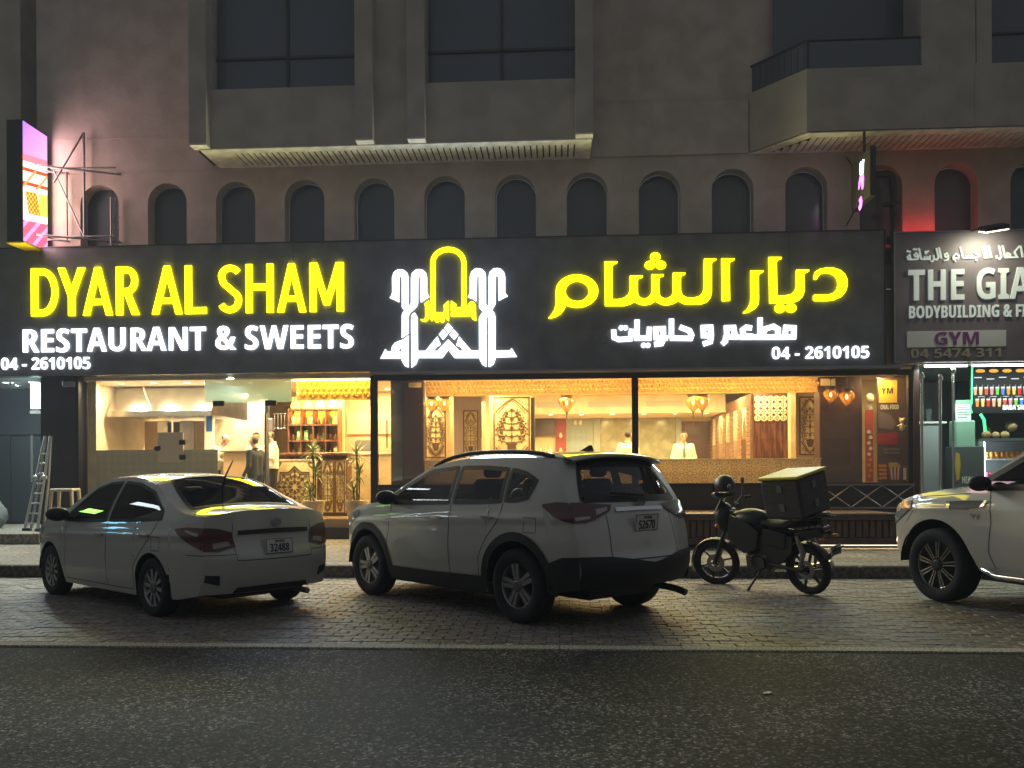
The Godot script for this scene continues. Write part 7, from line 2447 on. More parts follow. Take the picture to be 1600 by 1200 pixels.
	for sg in [-1.0, 1.0]:
		b.tube([Vector3(0.12, 0.86, sg * 0.12), Vector3(-0.1, 0.92, sg * 0.14), Vector3(-0.36, 0.92, sg * 0.12)], 0.011, 6)
		b.rod(Vector3(-0.15, 0.80, sg * 0.1), Vector3(-0.15, 0.94, sg * 0.14), 0.010, 6)
		b.rod(Vector3(0.06, 0.86, sg * 0.12), Vector3(0.06, 0.96, sg * 0.16), 0.010, 6)
	b.span(Vector3(-0.24, 0.94, -0.2), Vector3(0.34, 0.955, 0.2))
	obj(b, "rear_rack", M.black_metal, o)
	# bars turned to the left against the lock
	var steer := Transform3D(Basis(Vector3.UP, 0.48), Vector3.ZERO)
	var head := Transform3D(Basis(), Vector3(1.12, 0, 0))
	for c in o.get_children():
		var nm := String(c.name)
		var front := nm.begins_with("fork") or nm.begins_with("handlebar") or nm.begins_with("headlamp") or nm.begins_with("grip") or nm.begins_with("mirror")
		if nm.begins_with("wheel") and (c as Node3D).position.x > 1.0: front = true
		if nm == "mudguard": front = true
		if front: (c as Node3D).transform = head * steer * head.affine_inverse() * (c as Node3D).transform
	# insulated box
	var box := Node3D.new()
	box.name = "delivery_box"
	o.add_child(box, true)
	box.position = Vector3(0.05, 0.957, 0)
	box.rotation = Vector3(-0.07, 0, -0.03)
	var bm := mat("box_black", 0.045, 0.040, 0.042, 0.6)
	var b2 := mb()
	var hp := [Vector2(-0.26, 0.0), Vector2(0.26, 0.0), Vector2(0.285, 0.46), Vector2(-0.285, 0.46)]
	b2.bevel(Vector3(0, 0.235, 0), Vector3(0.54, 0.47, 0.54), 0.03)
	obj(b2, "box_body", bm, box)
	obj(mb().bevel(Vector3(0, 0.485, 0), Vector3(0.57, 0.035, 0.57), 0.014), "lid", mat("box_lid", 0.62, 0.52, 0.03, 0.4, 0.0, 0.25), box)  # reflection of the yellow sign put into the lid colour
	for a in [[0.0, 0.36], [0.0, 0.14]]:
		for q in [[-1, 0], [0, -1]]:
			var m := mb()
			if q[1] == -1: m.at(Vector3(a[0], a[1], -0.274))
			else: m.at(Vector3(-0.274, a[1], a[0]), Vector3(0, PI / 2, 0))
			m.bevel(Vector3(0, 0, 0), Vector3(0.075, 0.09, 0.012), 0.005)
			obj(m, "buckle", mat("buckle_grey", 0.13, 0.13, 0.135, 0.5), box)
	mat("box_print", 0.075, 0.07, 0.07, 0.6)
	for q in 2:
		var m := Node3D.new()
		m.name = "lettering"
		box.add_child(m, true)
		m.position = Vector3(0, 0, -0.272) if q == 0 else Vector3(-0.272, 0, 0)
		m.rotation.y = PI if q == 0 else -PI / 2
		for k in 4:
			for sx in [-1, 1]:
				var ln: float = [0.13, 0.09, 0.15, 0.11][k]
				obj(mb().span(Vector3(sx * 0.155 - ln / 2, 0.37 - k * 0.07, 0.0), Vector3(sx * 0.155 + ln / 2, 0.385 - k * 0.07, 0.003)), "faded_print", M.box_print, m)

	# helmet left on the handlebar mirror
	var he := thing("crash_helmet", "dark crash helmet perched on the motorcycle handlebar", "helmet", Vector3(2.955, 0.02, -9.979) + Vector3(cos(2.2236), 0, -sin(2.2236)) * 1.02 + Vector3(-0.24, 1.20, 0.12), 2.2236 - 0.4)
	var shell := mb()
	var rws := []
	for k in 11:
		var g := lerpf(-0.55, PI / 2, k / 10.0)
		var row := PackedVector3Array()
		for e in 22:
			var a := TAU * e / 22
			row.append(Vector3(cos(a) * cos(g) * 0.155 + 0.01 * cos(a), sin(g) * 0.135 + 0.08, sin(a) * cos(g) * 0.125))
		rws.append(row)
	shell.grid(rws, true, false)
	obj(shell, "shell", paint, he)
	obj(mb().tube([Vector3(-0.02, -0.03, -0.11), Vector3(0.13, -0.045, -0.085), Vector3(0.19, -0.045, 0), Vector3(0.13, -0.045, 0.085), Vector3(-0.02, -0.03, 0.11)], [0.03, 0.034, 0.036, 0.034, 0.03], 8), "chin_bar", paint, he)
	var vis := mb()
	rws = []
	for k in 5:
		var row := PackedVector3Array()
		for e in 13:
			var a := lerpf(-1.25, 1.25, e / 12.0)
			row.append(Vector3(cos(a) * 0.168 + 0.012, 0.0 + k * 0.025, sin(a) * 0.135))
		rws.append(row)
	vis.grid(rws)
	obj(vis, "visor", M.car_glass_dark, he)
# ---------------------------------------------------------------- people
# bones: [ax, ay, az, ra, bx, by, bz, rb]; the distances to the tapered bones are joined smoothly and meshed as surface nets
func sd_bone(p: Vector3, a: Vector3, b: Vector3, ra: float, rb: float) -> float:
	var ba := b - a
	var h := clampf((p - a).dot(ba) / maxf(ba.length_squared(), 1e-9), 0.0, 1.0)
	return (p - a - ba * h).length() - lerpf(ra, rb, h)

func blob_mesh(bones: Array, cell: float, k: float, squash := Vector3.ONE) -> MB:
	var A := []
	var lo := Vector3(9, 9, 9)
	var hi := -lo
	for q in bones:
		var a := Vector3(q[0], q[1], q[2]) / squash
		var b := Vector3(q[4], q[5], q[6]) / squash
		A.append([a, b, q[3], q[7]])
		var r := Vector3.ONE * (maxf(q[3], q[7]) + 3 * cell)
		lo = lo.min(a - r).min(b - r)
		hi = hi.max(a + r).max(b + r)
	var nx := int((hi.x - lo.x) / cell) + 2
	var ny := int((hi.y - lo.y) / cell) + 2
	var nz := int((hi.z - lo.z) / cell) + 2
	var f := PackedFloat32Array()
	f.resize(nx * ny * nz)
	f.fill(1.0)
	for q in A:
		var r: float = maxf(q[2], q[3]) + 2.5 * cell + k
		var mn: Vector3 = ((q[0] as Vector3).min(q[1]) - Vector3.ONE * r - lo) / cell
		var mx: Vector3 = ((q[0] as Vector3).max(q[1]) + Vector3.ONE * r - lo) / cell
		for z in range(maxi(0, int(mn.z)), mini(nz, int(mx.z) + 2)):
			for y in range(maxi(0, int(mn.y)), mini(ny, int(mx.y) + 2)):
				for x in range(maxi(0, int(mn.x)), mini(nx, int(mx.x) + 2)):
					var d := sd_bone(lo + Vector3(x, y, z) * cell, q[0], q[1], q[2], q[3])
					var e := (z * ny + y) * nx + x
					var o := f[e]
					var h := clampf(0.5 + 0.5 * (o - d) / k, 0.0, 1.0)
					f[e] = lerpf(o, d, h) - k * h * (1.0 - h)
	var id := {}
	var P := PackedVector3Array()
	for z in nz - 1:
		for y in ny - 1:
			for x in nx - 1:
				var e := (z * ny + y) * nx + x
				var c := [f[e], f[e + 1], f[e + nx], f[e + nx + 1], f[e + nx * ny], f[e + nx * ny + 1], f[e + nx * ny + nx], f[e + nx * ny + nx + 1]]
				var m := 0
				for j in 8:
					if c[j] < 0: m |= 1 << j
				if m == 0 or m == 255: continue
				var s := Vector3.ZERO
				var n := 0
				for ed in [[0, 1], [2, 3], [4, 5], [6, 7], [0, 2], [1, 3], [4, 6], [5, 7], [0, 4], [1, 5], [2, 6], [3, 7]]:
					if (c[ed[0]] < 0) != (c[ed[1]] < 0):
						var t: float = c[ed[0]] / (c[ed[0]] - c[ed[1]])
						var a := Vector3(ed[0] & 1, (ed[0] >> 1) & 1, (ed[0] >> 2) & 1)
						var b := Vector3(ed[1] & 1, (ed[1] >> 1) & 1, (ed[1] >> 2) & 1)
						s += a.lerp(b, t)
						n += 1
				id[e] = P.size()
				P.append((lo + (Vector3(x, y, z) + s / n) * cell) * squash)
	var N := PackedVector3Array()
	N.resize(P.size())
	var T := PackedInt32Array()
	var st := [1, nx, nx * ny]
	for e in id:
		for ax in 3:
			var u: int = st[(ax + 1) % 3]
			var v: int = st[(ax + 2) % 3]
			var e1: int = e + st[ax]
			if e1 >= f.size(): continue
			if (f[e] < 0) == (f[e1] < 0): continue
			if not (id.has(e - u) and id.has(e - v) and id.has(e - u - v)): continue
			var q := [id[e], id[e - u], id[e - u - v], id[e - v]]
			if f[e] < 0: q.reverse()
			for tr in [[0, 1, 2], [0, 2, 3]]:
				var a: int = q[tr[0]]
				var b: int = q[tr[1]]
				var c: int = q[tr[2]]
				var nn := (P[c] - P[a]).cross(P[b] - P[a])
				N[a] += nn
				N[b] += nn
				N[c] += nn
				T.append_array([a, b, c])
	var g := mb()
	for j in P.size():
		g.v.append(P[j])
		g.n.append(N[j].normalized())
		g.t.append(Vector2.ZERO)
	g.i = T
	return g

# splits a mesh into parts by the rule "which part does a point belong to"
func split_by(g: MB, which: Callable, names: Array, mats: Array, parent: Node3D) -> void:
	var parts := []
	for k in names.size(): parts.append(mb())
	for e in range(0, g.i.size(), 3):
		var c := (g.v[g.i[e]] + g.v[g.i[e + 1]] + g.v[g.i[e + 2]]) / 3.0
		var m: MB = parts[which.call(c)]
		for j in 3:
			m.v.append(g.v[g.i[e + j]])
			m.n.append(g.n[g.i[e + j]])
			m.t.append(Vector2.ZERO)
			m.i.append(m.v.size() - 1)
	for k in names.size():
		if parts[k].v.size(): obj(parts[k], names[k], mats[k], parent)

# one figure facing +z; the whole body is one surface, hands and head with finer grids in the same surface
func person(label: String, at: Vector3, turn: float, s: Dictionary) -> void:
	var o := thing("person", label, "person", at, turn)
	var lean: float = s.get("lean", 0.0)
	var hip := Vector3(0, 0.92, 0)
	var up := Vector3(0, cos(lean), sin(lean))
	var fw := Vector3(0, -sin(lean), cos(lean))
	var chest := hip + up * 0.36
	var neck := hip + up * 0.53
	var head: Vector3 = hip + up * 0.70 + fw * (0.03 + s.get("nod", 0.0))
	var B := []
	var add := func(a: Vector3, ra: float, b: Vector3, rb: float) -> void: B.append([a.x, a.y, a.z, ra, b.x, b.y, b.z, rb])
	for sx in [-1.0, 1.0]:
		add.call(hip + Vector3(sx * 0.09, 0, 0), 0.10, Vector3(sx * 0.10, 0.50, 0.015), 0.072)
		add.call(Vector3(sx * 0.10, 0.50, 0.015), 0.070, Vector3(sx * 0.105, 0.08, -0.01), 0.050)
		add.call(Vector3(sx * 0.105, 0.045, -0.04), 0.045, Vector3(sx * 0.12, 0.035, 0.15), 0.035)
		add.call(hip + Vector3(sx * 0.065, 0.02, 0), 0.115, chest + Vector3(sx * 0.075, 0, 0), 0.115)
		add.call(chest + Vector3(sx * 0.04, 0.04, 0), 0.11, chest + up * 0.10 + Vector3(sx * 0.165, 0, 0), 0.070)
		var sh := chest + up * 0.10 + Vector3(sx * 0.19, 0, 0)
		var el: Vector3 = s.elbow * Vector3(sx, 1, 1) + sh
		var wr: Vector3 = s.wrist * Vector3(sx, 1, 1) + sh
		add.call(sh, 0.064, el, 0.048)
		add.call(el, 0.047, wr, 0.032)
	add.call(neck - up * 0.04, 0.058, head - up * 0.06, 0.052)
	var body := blob_mesh(B, 0.020, 0.035)
	# heads and hands: own fine grids, added to the same surface
	var H := []
	var hd := func(a: Vector3, ra: float, b: Vector3, rb: float) -> void:
		var p := head + Vector3.RIGHT * a.x + up * a.y + fw * a.z
		var q := head + Vector3.RIGHT * b.x + up * b.y + fw * b.z
		H.append([p.x, p.y, p.z, ra, q.x, q.y, q.z, rb])
	hd.call(Vector3(0, 0.035, -0.015), 0.082, Vector3(0, 0.03, 0.012), 0.078)
	hd.call(Vector3(0, -0.02, 0.02), 0.066, Vector3(0, -0.085, 0.045), 0.036)
	hd.call(Vector3(0, 0.012, 0.088), 0.010, Vector3(0, -0.022, 0.108), 0.014)
	hd.call(Vector3(-0.03, 0.028, 0.078), 0.014, Vector3(0.03, 0.028, 0.078), 0.014)
	hd.call(Vector3(-0.018, -0.055, 0.080), 0.010, Vector3(0.018, -0.055, 0.080), 0.010)
	for sx in [-1.0, 1.0]:
		hd.call(Vector3(sx * 0.078, 0.018, -0.005), 0.012, Vector3(sx * 0.082, -0.022, 0.0), 0.010)
	var hm := blob_mesh(H, 0.0085, 0.016)
	var off := body.v.size()
	body.v.append_array(hm.v)
	body.n.append_array(hm.n)
	body.t.append_array(hm.t)
	for e in hm.i: body.i.append(e + off)
	for sx in [-1.0, 1.0]:
		var sh := chest + up * 0.10 + Vector3(sx * 0.19, 0, 0)
		var el: Vector3 = s.elbow * Vector3(sx, 1, 1) + sh
		var wr: Vector3 = s.wrist * Vector3(sx, 1, 1) + sh
		var d := (wr - el).normalized()
		var side := d.cross(Vector3.UP if absf(d.y) < 0.8 else Vector3.BACK).normalized()
		var nrm := side.cross(d).normalized()
		var F := []
		var hnd := func(a: Vector3, ra: float, b: Vector3, rb: float) -> void:
			var p := wr + side * a.x + nrm * a.y + d * a.z
			var q := wr + side * b.x + nrm * b.y + d * b.z
			F.append([p.x, p.y, p.z, ra, q.x, q.y, q.z, rb])
		for k in 4:
			var fx := (k - 1.5) * 0.019
			var ln: float = [0.060, 0.072, 0.068, 0.052][k]
			hnd.call(Vector3(fx * 0.6, 0, 0.0), 0.015, Vector3(fx, 0, 0.078), 0.012)
			hnd.call(Vector3(fx, 0, 0.080), 0.0095, Vector3(fx * 1.1, -0.012, 0.080 + ln * 0.55), 0.0085)
			hnd.call(Vector3(fx * 1.1, -0.012, 0.080 + ln * 0.55), 0.0085, Vector3(fx * 1.1, -0.038, 0.080 + ln * 0.85), 0.0075)
		hnd.call(Vector3(-sx * 0.026, 0, 0.02), 0.014, Vector3(-sx * 0.050, -0.010, 0.055), 0.0105)
		hnd.call(Vector3(-sx * 0.050, -0.010, 0.055), 0.010, Vector3(-sx * 0.052, -0.022, 0.085), 0.0085)
		var gm := blob_mesh(F, 0.0065, 0.006)
		off = body.v.size()
		body.v.append_array(gm.v)
		body.n.append_array(gm.n)
		body.t.append_array(gm.t)
		for e in gm.i: body.i.append(e + off)
	# clothing follows the body: the same surface, divided where cloth ends
	var wl: Vector3 = s.wrist
	var which := func(c: Vector3) -> int:
		var r := c - head
		var hy := r.dot(up)
		var hz := r.dot(fw)
		if hy > -0.125 and absf(r.x) < 0.12 and r.length() < 0.16:
			if s.has("cap") and hy > 0.055: return 5
			if hy > 0.075 - 0.2 * clampf(0.035 - hz, 0.0, 0.5) and hz < 0.075 or hz < -0.035 and hy > -0.06: return 4
			if s.get("beard", false) and hy < -0.045 and hz > 0.02: return 4
			return 0
		for sx in [-1.0, 1.0]:
			var sh := chest + up * 0.10 + Vector3(sx * 0.19, 0, 0)
			var el: Vector3 = s.elbow * Vector3(sx, 1, 1) + sh
			var wr: Vector3 = s.wrist * Vector3(sx, 1, 1) + sh
			var dd := (wr - el).normalized()
			if (c - wr).dot(dd) > -0.015 and (c - wr).length() < 0.24: return 0
		if c.y < 0.10: return 3
		if c.y < 0.90 and absf(c.x) < 0.26 and (c - hip).dot(up) < 0.0: return 2
		if (c - neck).dot(up) > 0.005 and absf(c.x) < 0.075: return 0
		return 1
	split_by(body, which, ["body", "upper_clothes", "trousers", "shoes", "hair", "cap"], [M.skin, s.top, s.trousers, M.rubber, M.hair, s.get("cap", M.white_cloth)], o)
	# eyes, collar and tie
	for sx in [-1.0, 1.0]:
		var p: Vector3 = head + Vector3.RIGHT * sx * 0.03 + up * 0.012 + fw * 0.083
		obj(mb().ball(p, Vector3(0.012, 0.007, 0.006), 8, 6), "eye", M.rubber, o)
		obj(mb().rod(p + up * 0.018 - Vector3.RIGHT * 0.016 + fw * 0.004, p + up * 0.018 + Vector3.RIGHT * 0.016 + fw * 0.004, 0.004, 5), "eyebrow", M.hair, o)
	var ring := []
	var rd := []
	for k in 17:
		var g := TAU * k / 16
		ring.append(neck + up * (0.012 - 0.02 * cos(g)) + Vector3.RIGHT * sin(g) * 0.066 + fw * cos(g) * 0.068)
		rd.append(0.013)
	obj(mb().tube(ring, rd, 6, false), "collar", s.get("collar", s.top), o)
	if s.has("tie"):
		var tb := mb()
		var cf := chest + fw * 0.128
		var nf := neck + fw * 0.075 - up * 0.02
		tb.x = Transform3D(Basis(Vector3.RIGHT, (nf - cf).normalized(), Vector3.RIGHT.cross((nf - cf).normalized())), cf)
		tb.poly(PackedVector2Array([Vector2(-0.016, 0.19), Vector2(0.016, 0.19), Vector2(0.012, 0.15), Vector2(0.034, -0.16), Vector2(0.0, -0.21), Vector2(-0.034, -0.16), Vector2(-0.012, 0.15)]), -0.01, 0.012, true)
		obj(tb, "tie", s.tie, o)
	if s.has("lapel"):
		for sx in [-1.0, 1.0]:
			var tb := mb()
			var cf := chest + fw * 0.126
			tb.x = Transform3D(Basis(Vector3.RIGHT, up, fw), cf)
			tb.poly(PackedVector2Array([Vector2(sx * 0.05, 0.15), Vector2(sx * 0.085, 0.06), Vector2(sx * 0.004, -0.14), Vector2(sx * 0.012, -0.05)]), -0.008, 0.012, true)
			obj(tb, "lapel", s.lapel, o)

func people() -> void:
	mat("skin", 0.42, 0.24, 0.16, 0.55)
	mat("hair", 0.018, 0.014, 0.012, 0.6)
	var g: Texture2D = M["grime"]
	triplanar(mat("white_cloth", 0.74, 0.70, 0.62, 0.85), 1.4, g)
	triplanar(mat("suit_navy", 0.010, 0.012, 0.018, 0.9), 1.4, g)
	mat("trousers_black", 0.018, 0.018, 0.02, 0.85)
	mat("tie_dark", 0.05, 0.07, 0.045, 0.6)
	var fy := 0.574
	struct(mb().span(Vector3(-0.5, 0.574, -19.1), Vector3(4.1, 0.754, -22.5)), "dining_raised_floor", M.floor_tile)
	struct(mb().span(Vector3(-9.8, 0.574, -17.72), Vector3(-6.40, 0.724, -20.2)), "kitchen_raised_floor", M.floor_tile)
	struct(mb().span(Vector3(-6.40, 0.574, -17.72), Vector3(-6.05, 0.724, -18.0)), "counter_raised_step", M.floor_tile)
	person("person in dark suit seen from behind at the glass door", Vector3(-6.44, fy, -17.35), -1.95, {"top": M.suit_navy, "trousers": M.suit_navy, "elbow": Vector3(0.05, -0.28, -0.04), "wrist": Vector3(0.06, -0.50, 0.10), "lapel": M.white_cloth})
	person("person in white shirt with beard beside the door pull", Vector3(-6.24, fy + 0.15, -17.88), -1.1, {"top": M.white_cloth, "trousers": M.trousers_black, "elbow": Vector3(0.07, -0.26, 0.06), "wrist": Vector3(-0.02, -0.34, 0.30), "beard": true, "nod": 0.03})
	person("waiter in white shirt and dark tie facing the street", Vector3(3.02, fy + 0.18, -20.3), -0.05, {"top": M.white_cloth, "trousers": M.trousers_black, "elbow": Vector3(0.08, -0.27, -0.02), "wrist": Vector3(-0.04, -0.38, 0.20), "tie": M.tie_dark})
	person("waiter in white shirt half hidden behind the black mullion", Vector3(1.62, fy + 0.18, -19.6), 2.7, {"top": M.white_cloth, "trousers": M.trousers_black, "elbow": Vector3(0.09, -0.26, -0.03), "wrist": Vector3(0.02, -0.44, 0.16)})
	person("kitchen worker in white bending over the counter", Vector3(-7.62, fy + 0.15, -18.0), 1.35, {"top": M.white_cloth, "trousers": M.trousers_black, "elbow": Vector3(0.06, -0.25, 0.10), "wrist": Vector3(0.0, -0.30, 0.36), "lean": 0.42, "cap": M.white_cloth})
	person("kitchen worker with dark striped cap behind the suited person", Vector3(-6.86, fy + 0.15, -18.55), 0.4, {"top": M.white_cloth, "trousers": M.trousers_black, "elbow": Vector3(0.08, -0.27, 0.02), "wrist": Vector3(0.0, -0.38, 0.24), "cap": M.suit_navy})
# ---------------------------------------------------------------- right hand shop, posters, planter
func right_shop() -> void:
	mat("grey_panel", 0.36, 0.40, 0.41, 0.45)
	mat("poster_green", 0.25, 0.42, 0.32, 0.5)
	mat("ink_black", 0.018, 0.016, 0.018, 0.4)
	mat("print_yellow", 0.62, 0.42, 0.04, 0.5)
	mat("print_red", 0.40, 0.02, 0.02, 0.5)
	mat("print_orange", 0.72, 0.26, 0.03, 0.5)
	mat("orange_fruit", 0.78, 0.32, 0.04, 0.5)
	mat("coconut", 0.35, 0.22, 0.10, 0.8)
	mat("grape", 0.28, 0.04, 0.10, 0.35)
	mat("banana", 0.70, 0.55, 0.10, 0.5)
	struct(mb().span(Vector3(7.05, 0.17, -16.4), Vector3(13.0, 0.42, -20.2)), "juice_shop_floor", M.slab1)
	struct(mb().span(Vector3(7.05, 3.60, -16.5), Vector3(13.0, 3.7, -20.2)), "juice_shop_ceiling", M.grey_panel)
	struct(mb().span(Vector3(7.05, 0.42, -20.0), Vector3(13.0, 3.60, -20.2)), "juice_shop_back_wall", mat("shop_dark", 0.10, 0.11, 0.11, 0.6))
	struct(mb().span(Vector3(12.9, 0.42, -16.5), Vector3(13.0, 3.60, -20.0)), "juice_shop_side_wall", M.shop_dark)
	var lab := ["chrome post nearest the restaurant window corner", "middle chrome post before the juice shop", "chrome post beside the juice shop poster"]
	var k := 0
	for a in [[7.01, 3.4, 0.030], [7.36, 3.36, 0.030], [7.60, 3.5, 0.022]]:
		var o := thing("chrome_post", lab[k], "post", Vector3(a[0], 0.42, -16.5), 0.0, "chrome posts of the juice shop")
		obj(mb().rod(Vector3.ZERO, Vector3(0, a[1] - 0.42, 0), a[2], 12), "tube", M.chrome, o)
		obj(mb().lathe([Vector2(0.001, 0.0), Vector2(0.06, 0.0), Vector2(0.055, 0.015), Vector2(0.03, 0.02)], 12), "foot", M.chrome, o)
		obj(mb().bevel(Vector3(0, a[1] - 0.50, 0.03), Vector3(0.07, 0.07, 0.05), 0.01), "clamp", M.chrome, o)
		k += 1
	var gp := thing("glass_screen", "clear glass screen held between the chrome posts", "glass screen")
	obj(mb().span(Vector3(7.04, 0.5, -16.495), Vector3(7.33, 3.2, -16.505)), "pane", M.shop_glass, gp)
	var cb := thing("shop_cabinet", "tall pale grey cabinet inside the juice shop", "cabinet")
	obj(mb().bevel(Vector3(7.40, 1.43, -17.2), Vector3(0.34, 2.02, 0.4), 0.01), "carcass", M.grey_panel, cb)
	obj(mb().span(Vector3(7.05, 2.44, -16.98), Vector3(7.70, 2.48, -17.5)), "worktop", M.white_paint, cb)
	for j in 3:
		var g := mb().at(Vector3(7.15 + j * 0.15, 2.48, -17.2))
		g.lathe([Vector2(0.04, 0.0), Vector2(0.05, 0.12), Vector2(0.06, 0.22), Vector2(0.05, 0.26)], 12)
		tag(obj(g, "blender_jug", M.shop_glass), ["left", "middle", "right"][j] + " clear jug on the pale juice shop cabinet", "jug", "jugs in the juice shop")
	var po := thing("notice_poster", "small pale green notice poster in juice shop window", "poster")
	obj(mb().span(Vector3(7.88, 2.49, -17.0), Vector3(8.18, 2.90, -17.01)), "sheet", M.sheet_white, po)
	obj(mb().span(Vector3(7.88, 2.82, -16.997), Vector3(8.18, 2.90, -17.0)), "header", M.poster_green, po)
	for j in 5:
		obj(mb().span(Vector3(7.92, 2.55 + j * 0.05, -16.998), Vector3(8.10 + 0.04 * (j % 2), 2.565 + j * 0.05, -17.0)), "text_line", M.grey_letter, po)
	var gb := thing("glass_tank", "pale green frosted tank on the dark juice counter", "tank")
	obj(mb().bevel(Vector3(8.05, 2.23, -17.1), Vector3(0.38, 0.52, 0.3), 0.02), "tank", M.poster_green, gb)
	var dc := thing("juice_counter", "dark juice counter with carrot picture and word HEALTHY", "counter")
	obj(mb().bevel(Vector3(8.05, 1.20, -17.0), Vector3(0.58, 1.55, 0.4), 0.01), "front", M.shop_dark, dc)
	obj(mb().poly(PackedVector2Array([Vector2(7.79, 1.86), Vector2(7.86, 1.83), Vector2(7.88, 1.62), Vector2(7.85, 1.32), Vector2(7.80, 1.30), Vector2(7.77, 1.60)]), -16.80, -16.795), "carrot_print", M.print_yellow, dc)
	letters("HEALTHY", dc, 7.90, 8.28, 1.25, 1.38, -16.80, 0.005, M.white_paint)
	# fridge with fruit
	var fr := thing("fruit_fridge", "lit glass fruit fridge with oranges and grapes on shelves", "fridge")
	obj(mb().span(Vector3(8.36, 0.42, -17.45), Vector3(9.9, 2.08, -17.5)), "back", M.grey_panel, fr)
	obj(mb().span(Vector3(8.34, 2.08, -16.88), Vector3(9.92, 2.13, -17.5)), "top", M.shop_dark, fr)
	for xx in [8.34, 9.88]:
		obj(mb().span(Vector3(xx, 0.42, -16.9), Vector3(xx + 0.03, 2.08, -17.45)), "side", M.grey_panel, fr)
	obj(mb().span(Vector3(8.375, 1.2, -16.9), Vector3(8.395, 2.06, -16.92)), "light_strip", M.lamp_white, fr)
	area("fridge_strip_light", Vector3(8.41, 1.63, -16.95), Vector2(0.04, 0.86), Vector3(1, 0, -0.6), Color(0.9, 0.97, 1), 0.35)
	for j in 3:
		obj(mb().span(Vector3(8.37, 0.95 + j * 0.38, -16.95), Vector3(9.88, 0.97 + j * 0.38, -17.45)), "shelf", M.white_paint, fr)
	var om := mb().ball(Vector3.ZERO, Vector3(0.045, 0.043, 0.045), 12, 8).mesh()
	for j in 22:
		var oo := obj(om, "orange", M.orange_fruit)
		oo.position = Vector3(8.47 + (j % 11) * 0.10 + 0.03 * (j / 11), 1.775 + 0.055 * (j / 11), -17.0 - 0.07 * (j / 11))
		tag(oo, "%s orange from left in the %s row of oranges in the lit fridge" % [["first", "second", "third", "fourth", "fifth", "sixth", "seventh", "eighth", "ninth", "tenth", "eleventh"][j % 11], ["front", "back"][j / 11]], "orange", "oranges in the fridge")
	for j in 14:
		var ob := obj(mb().ball(Vector3.ZERO, Vector3(0.055, 0.06, 0.05), 10, 7), "apple" if j % 3 else "mango", [M.grape, M.print_red, M.banana][j % 3])
		ob.position = Vector3(8.48 + j * 0.098, 1.41, -17.02 - 0.03 * (j % 2))
		tag(ob, "%s %s from left on the lower shelf of the lit fridge" % [["first", "second", "third", "fourth", "fifth"][j / 3], ["dark purple fruit", "red apple", "yellow mango"][j % 3]], "fruit", "fruit on the lower fridge shelf")
	for j in 5:
		var c := obj(mb().ball(Vector3.ZERO, Vector3(0.085, 0.08, 0.085) * [1.0, 0.9, 0.95, 0.85, 1.3][j], 14, 10), "coconut", M.coconut)
		c.position = [Vector3(8.52, 2.21, -17.1), Vector3(8.70, 2.20, -17.1), Vector3(8.88, 2.205, -17.1), Vector3(8.62, 2.30, -17.25), Vector3(9.05, 2.38, -17.2)][j]
		tag(c, ["first brown coconut from left on the fridge", "second brown coconut from left on the fridge", "third brown coconut from left on the fridge", "small coconut behind the row on the fridge", "largest pale coconut at right on the fridge"][j], "coconut", "coconuts on the fridge")
	obj(mb().tube([Vector3(8.36, 2.62, -17.0), Vector3(8.42, 2.50, -16.98), Vector3(8.44, 2.28, -16.98)], 0.025, 8), "neon_arm", glow("green_neon", 0.05, 1.0, 0.20, 2.0), fr)
	# menu board
	var mn := thing("menu_screen", "lit black drinks menu screen with colourful cups", "menu screen")
	obj(mb().span(Vector3(8.18, 2.63, -17.0), Vector3(10.6, 3.57, -17.06)), "case", M.black_metal, mn)
	var im := Image.create(384, 150, false, Image.FORMAT_RGB8)
	im.fill(Color(0.07, 0.065, 0.08))
	var cols := [Color(0.95, 0.7, 0.5), Color(0.95, 0.35, 0.12), Color(0.45, 0.85, 0.2), Color(0.98, 0.6, 0.15), Color(0.9, 0.12, 0.12), Color(1, 0.8, 0.55), Color(0.95, 0.55, 0.65), Color(0.3, 0.55, 0.9), Color(0.95, 0.85, 0.3)]
	for j in 22:
		for row in 2:
			var cx := 12 + j * 17 + 6 * row
			var cy := 66 if row == 0 else 104
			var c: Color = cols[(j * 5 + row * 3) % 9]
			for y in 26:
				var hw := 6 - y * 0.09
				for x in range(int(cx - hw), int(cx + hw)):
					if x >= 0 and x < 384: im.set_pixel(x, cy + y, c if y > 4 else Color(1, 1, 1))
			for y in 8: im.set_pixel(clampi(cx + 2 + y / 3, 0, 383), cy - y, Color(1, 1, 1))
	for j in 9:
		for y in 12:
			for x in 30:
				var e := pow((x - 15) / 15.0, 2) + pow((y - 6) / 6.0, 2)
				if e < 1: im.set_pixel(12 + j * 41 + x, 8 + y, Color(0.95, 0.72, 0.25) if (y + j) % 5 else Color(0.8, 0.25, 0.1))
	for j in 10:
		im.fill_rect(Rect2i(8 + j * 38, 34 + (j % 2) * 5, 24, 3), Color(0.9, 0.9, 0.9))
		im.fill_rect(Rect2i(20 + j * 38, 96, 20, 2), Color(0.85, 0.85, 0.85))
	var sm := StandardMaterial3D.new()
	sm.albedo_color = Color(0.03, 0.03, 0.03)
	sm.emission_enabled = true
	sm.emission = Color.BLACK
	sm.emission_texture = ImageTexture.create_from_image(im)
	sm.emission_energy_multiplier = 1.1
	obj(panel_quad(8.19, 2.64, 10.59, 3.56, -16.996), "picture", sm, mn)
	letters("BABA SHA", mn, 8.78, 9.26, 2.70, 2.79, -16.996, 0.004, glow("menu_white", 1, 1, 1, 1.0))
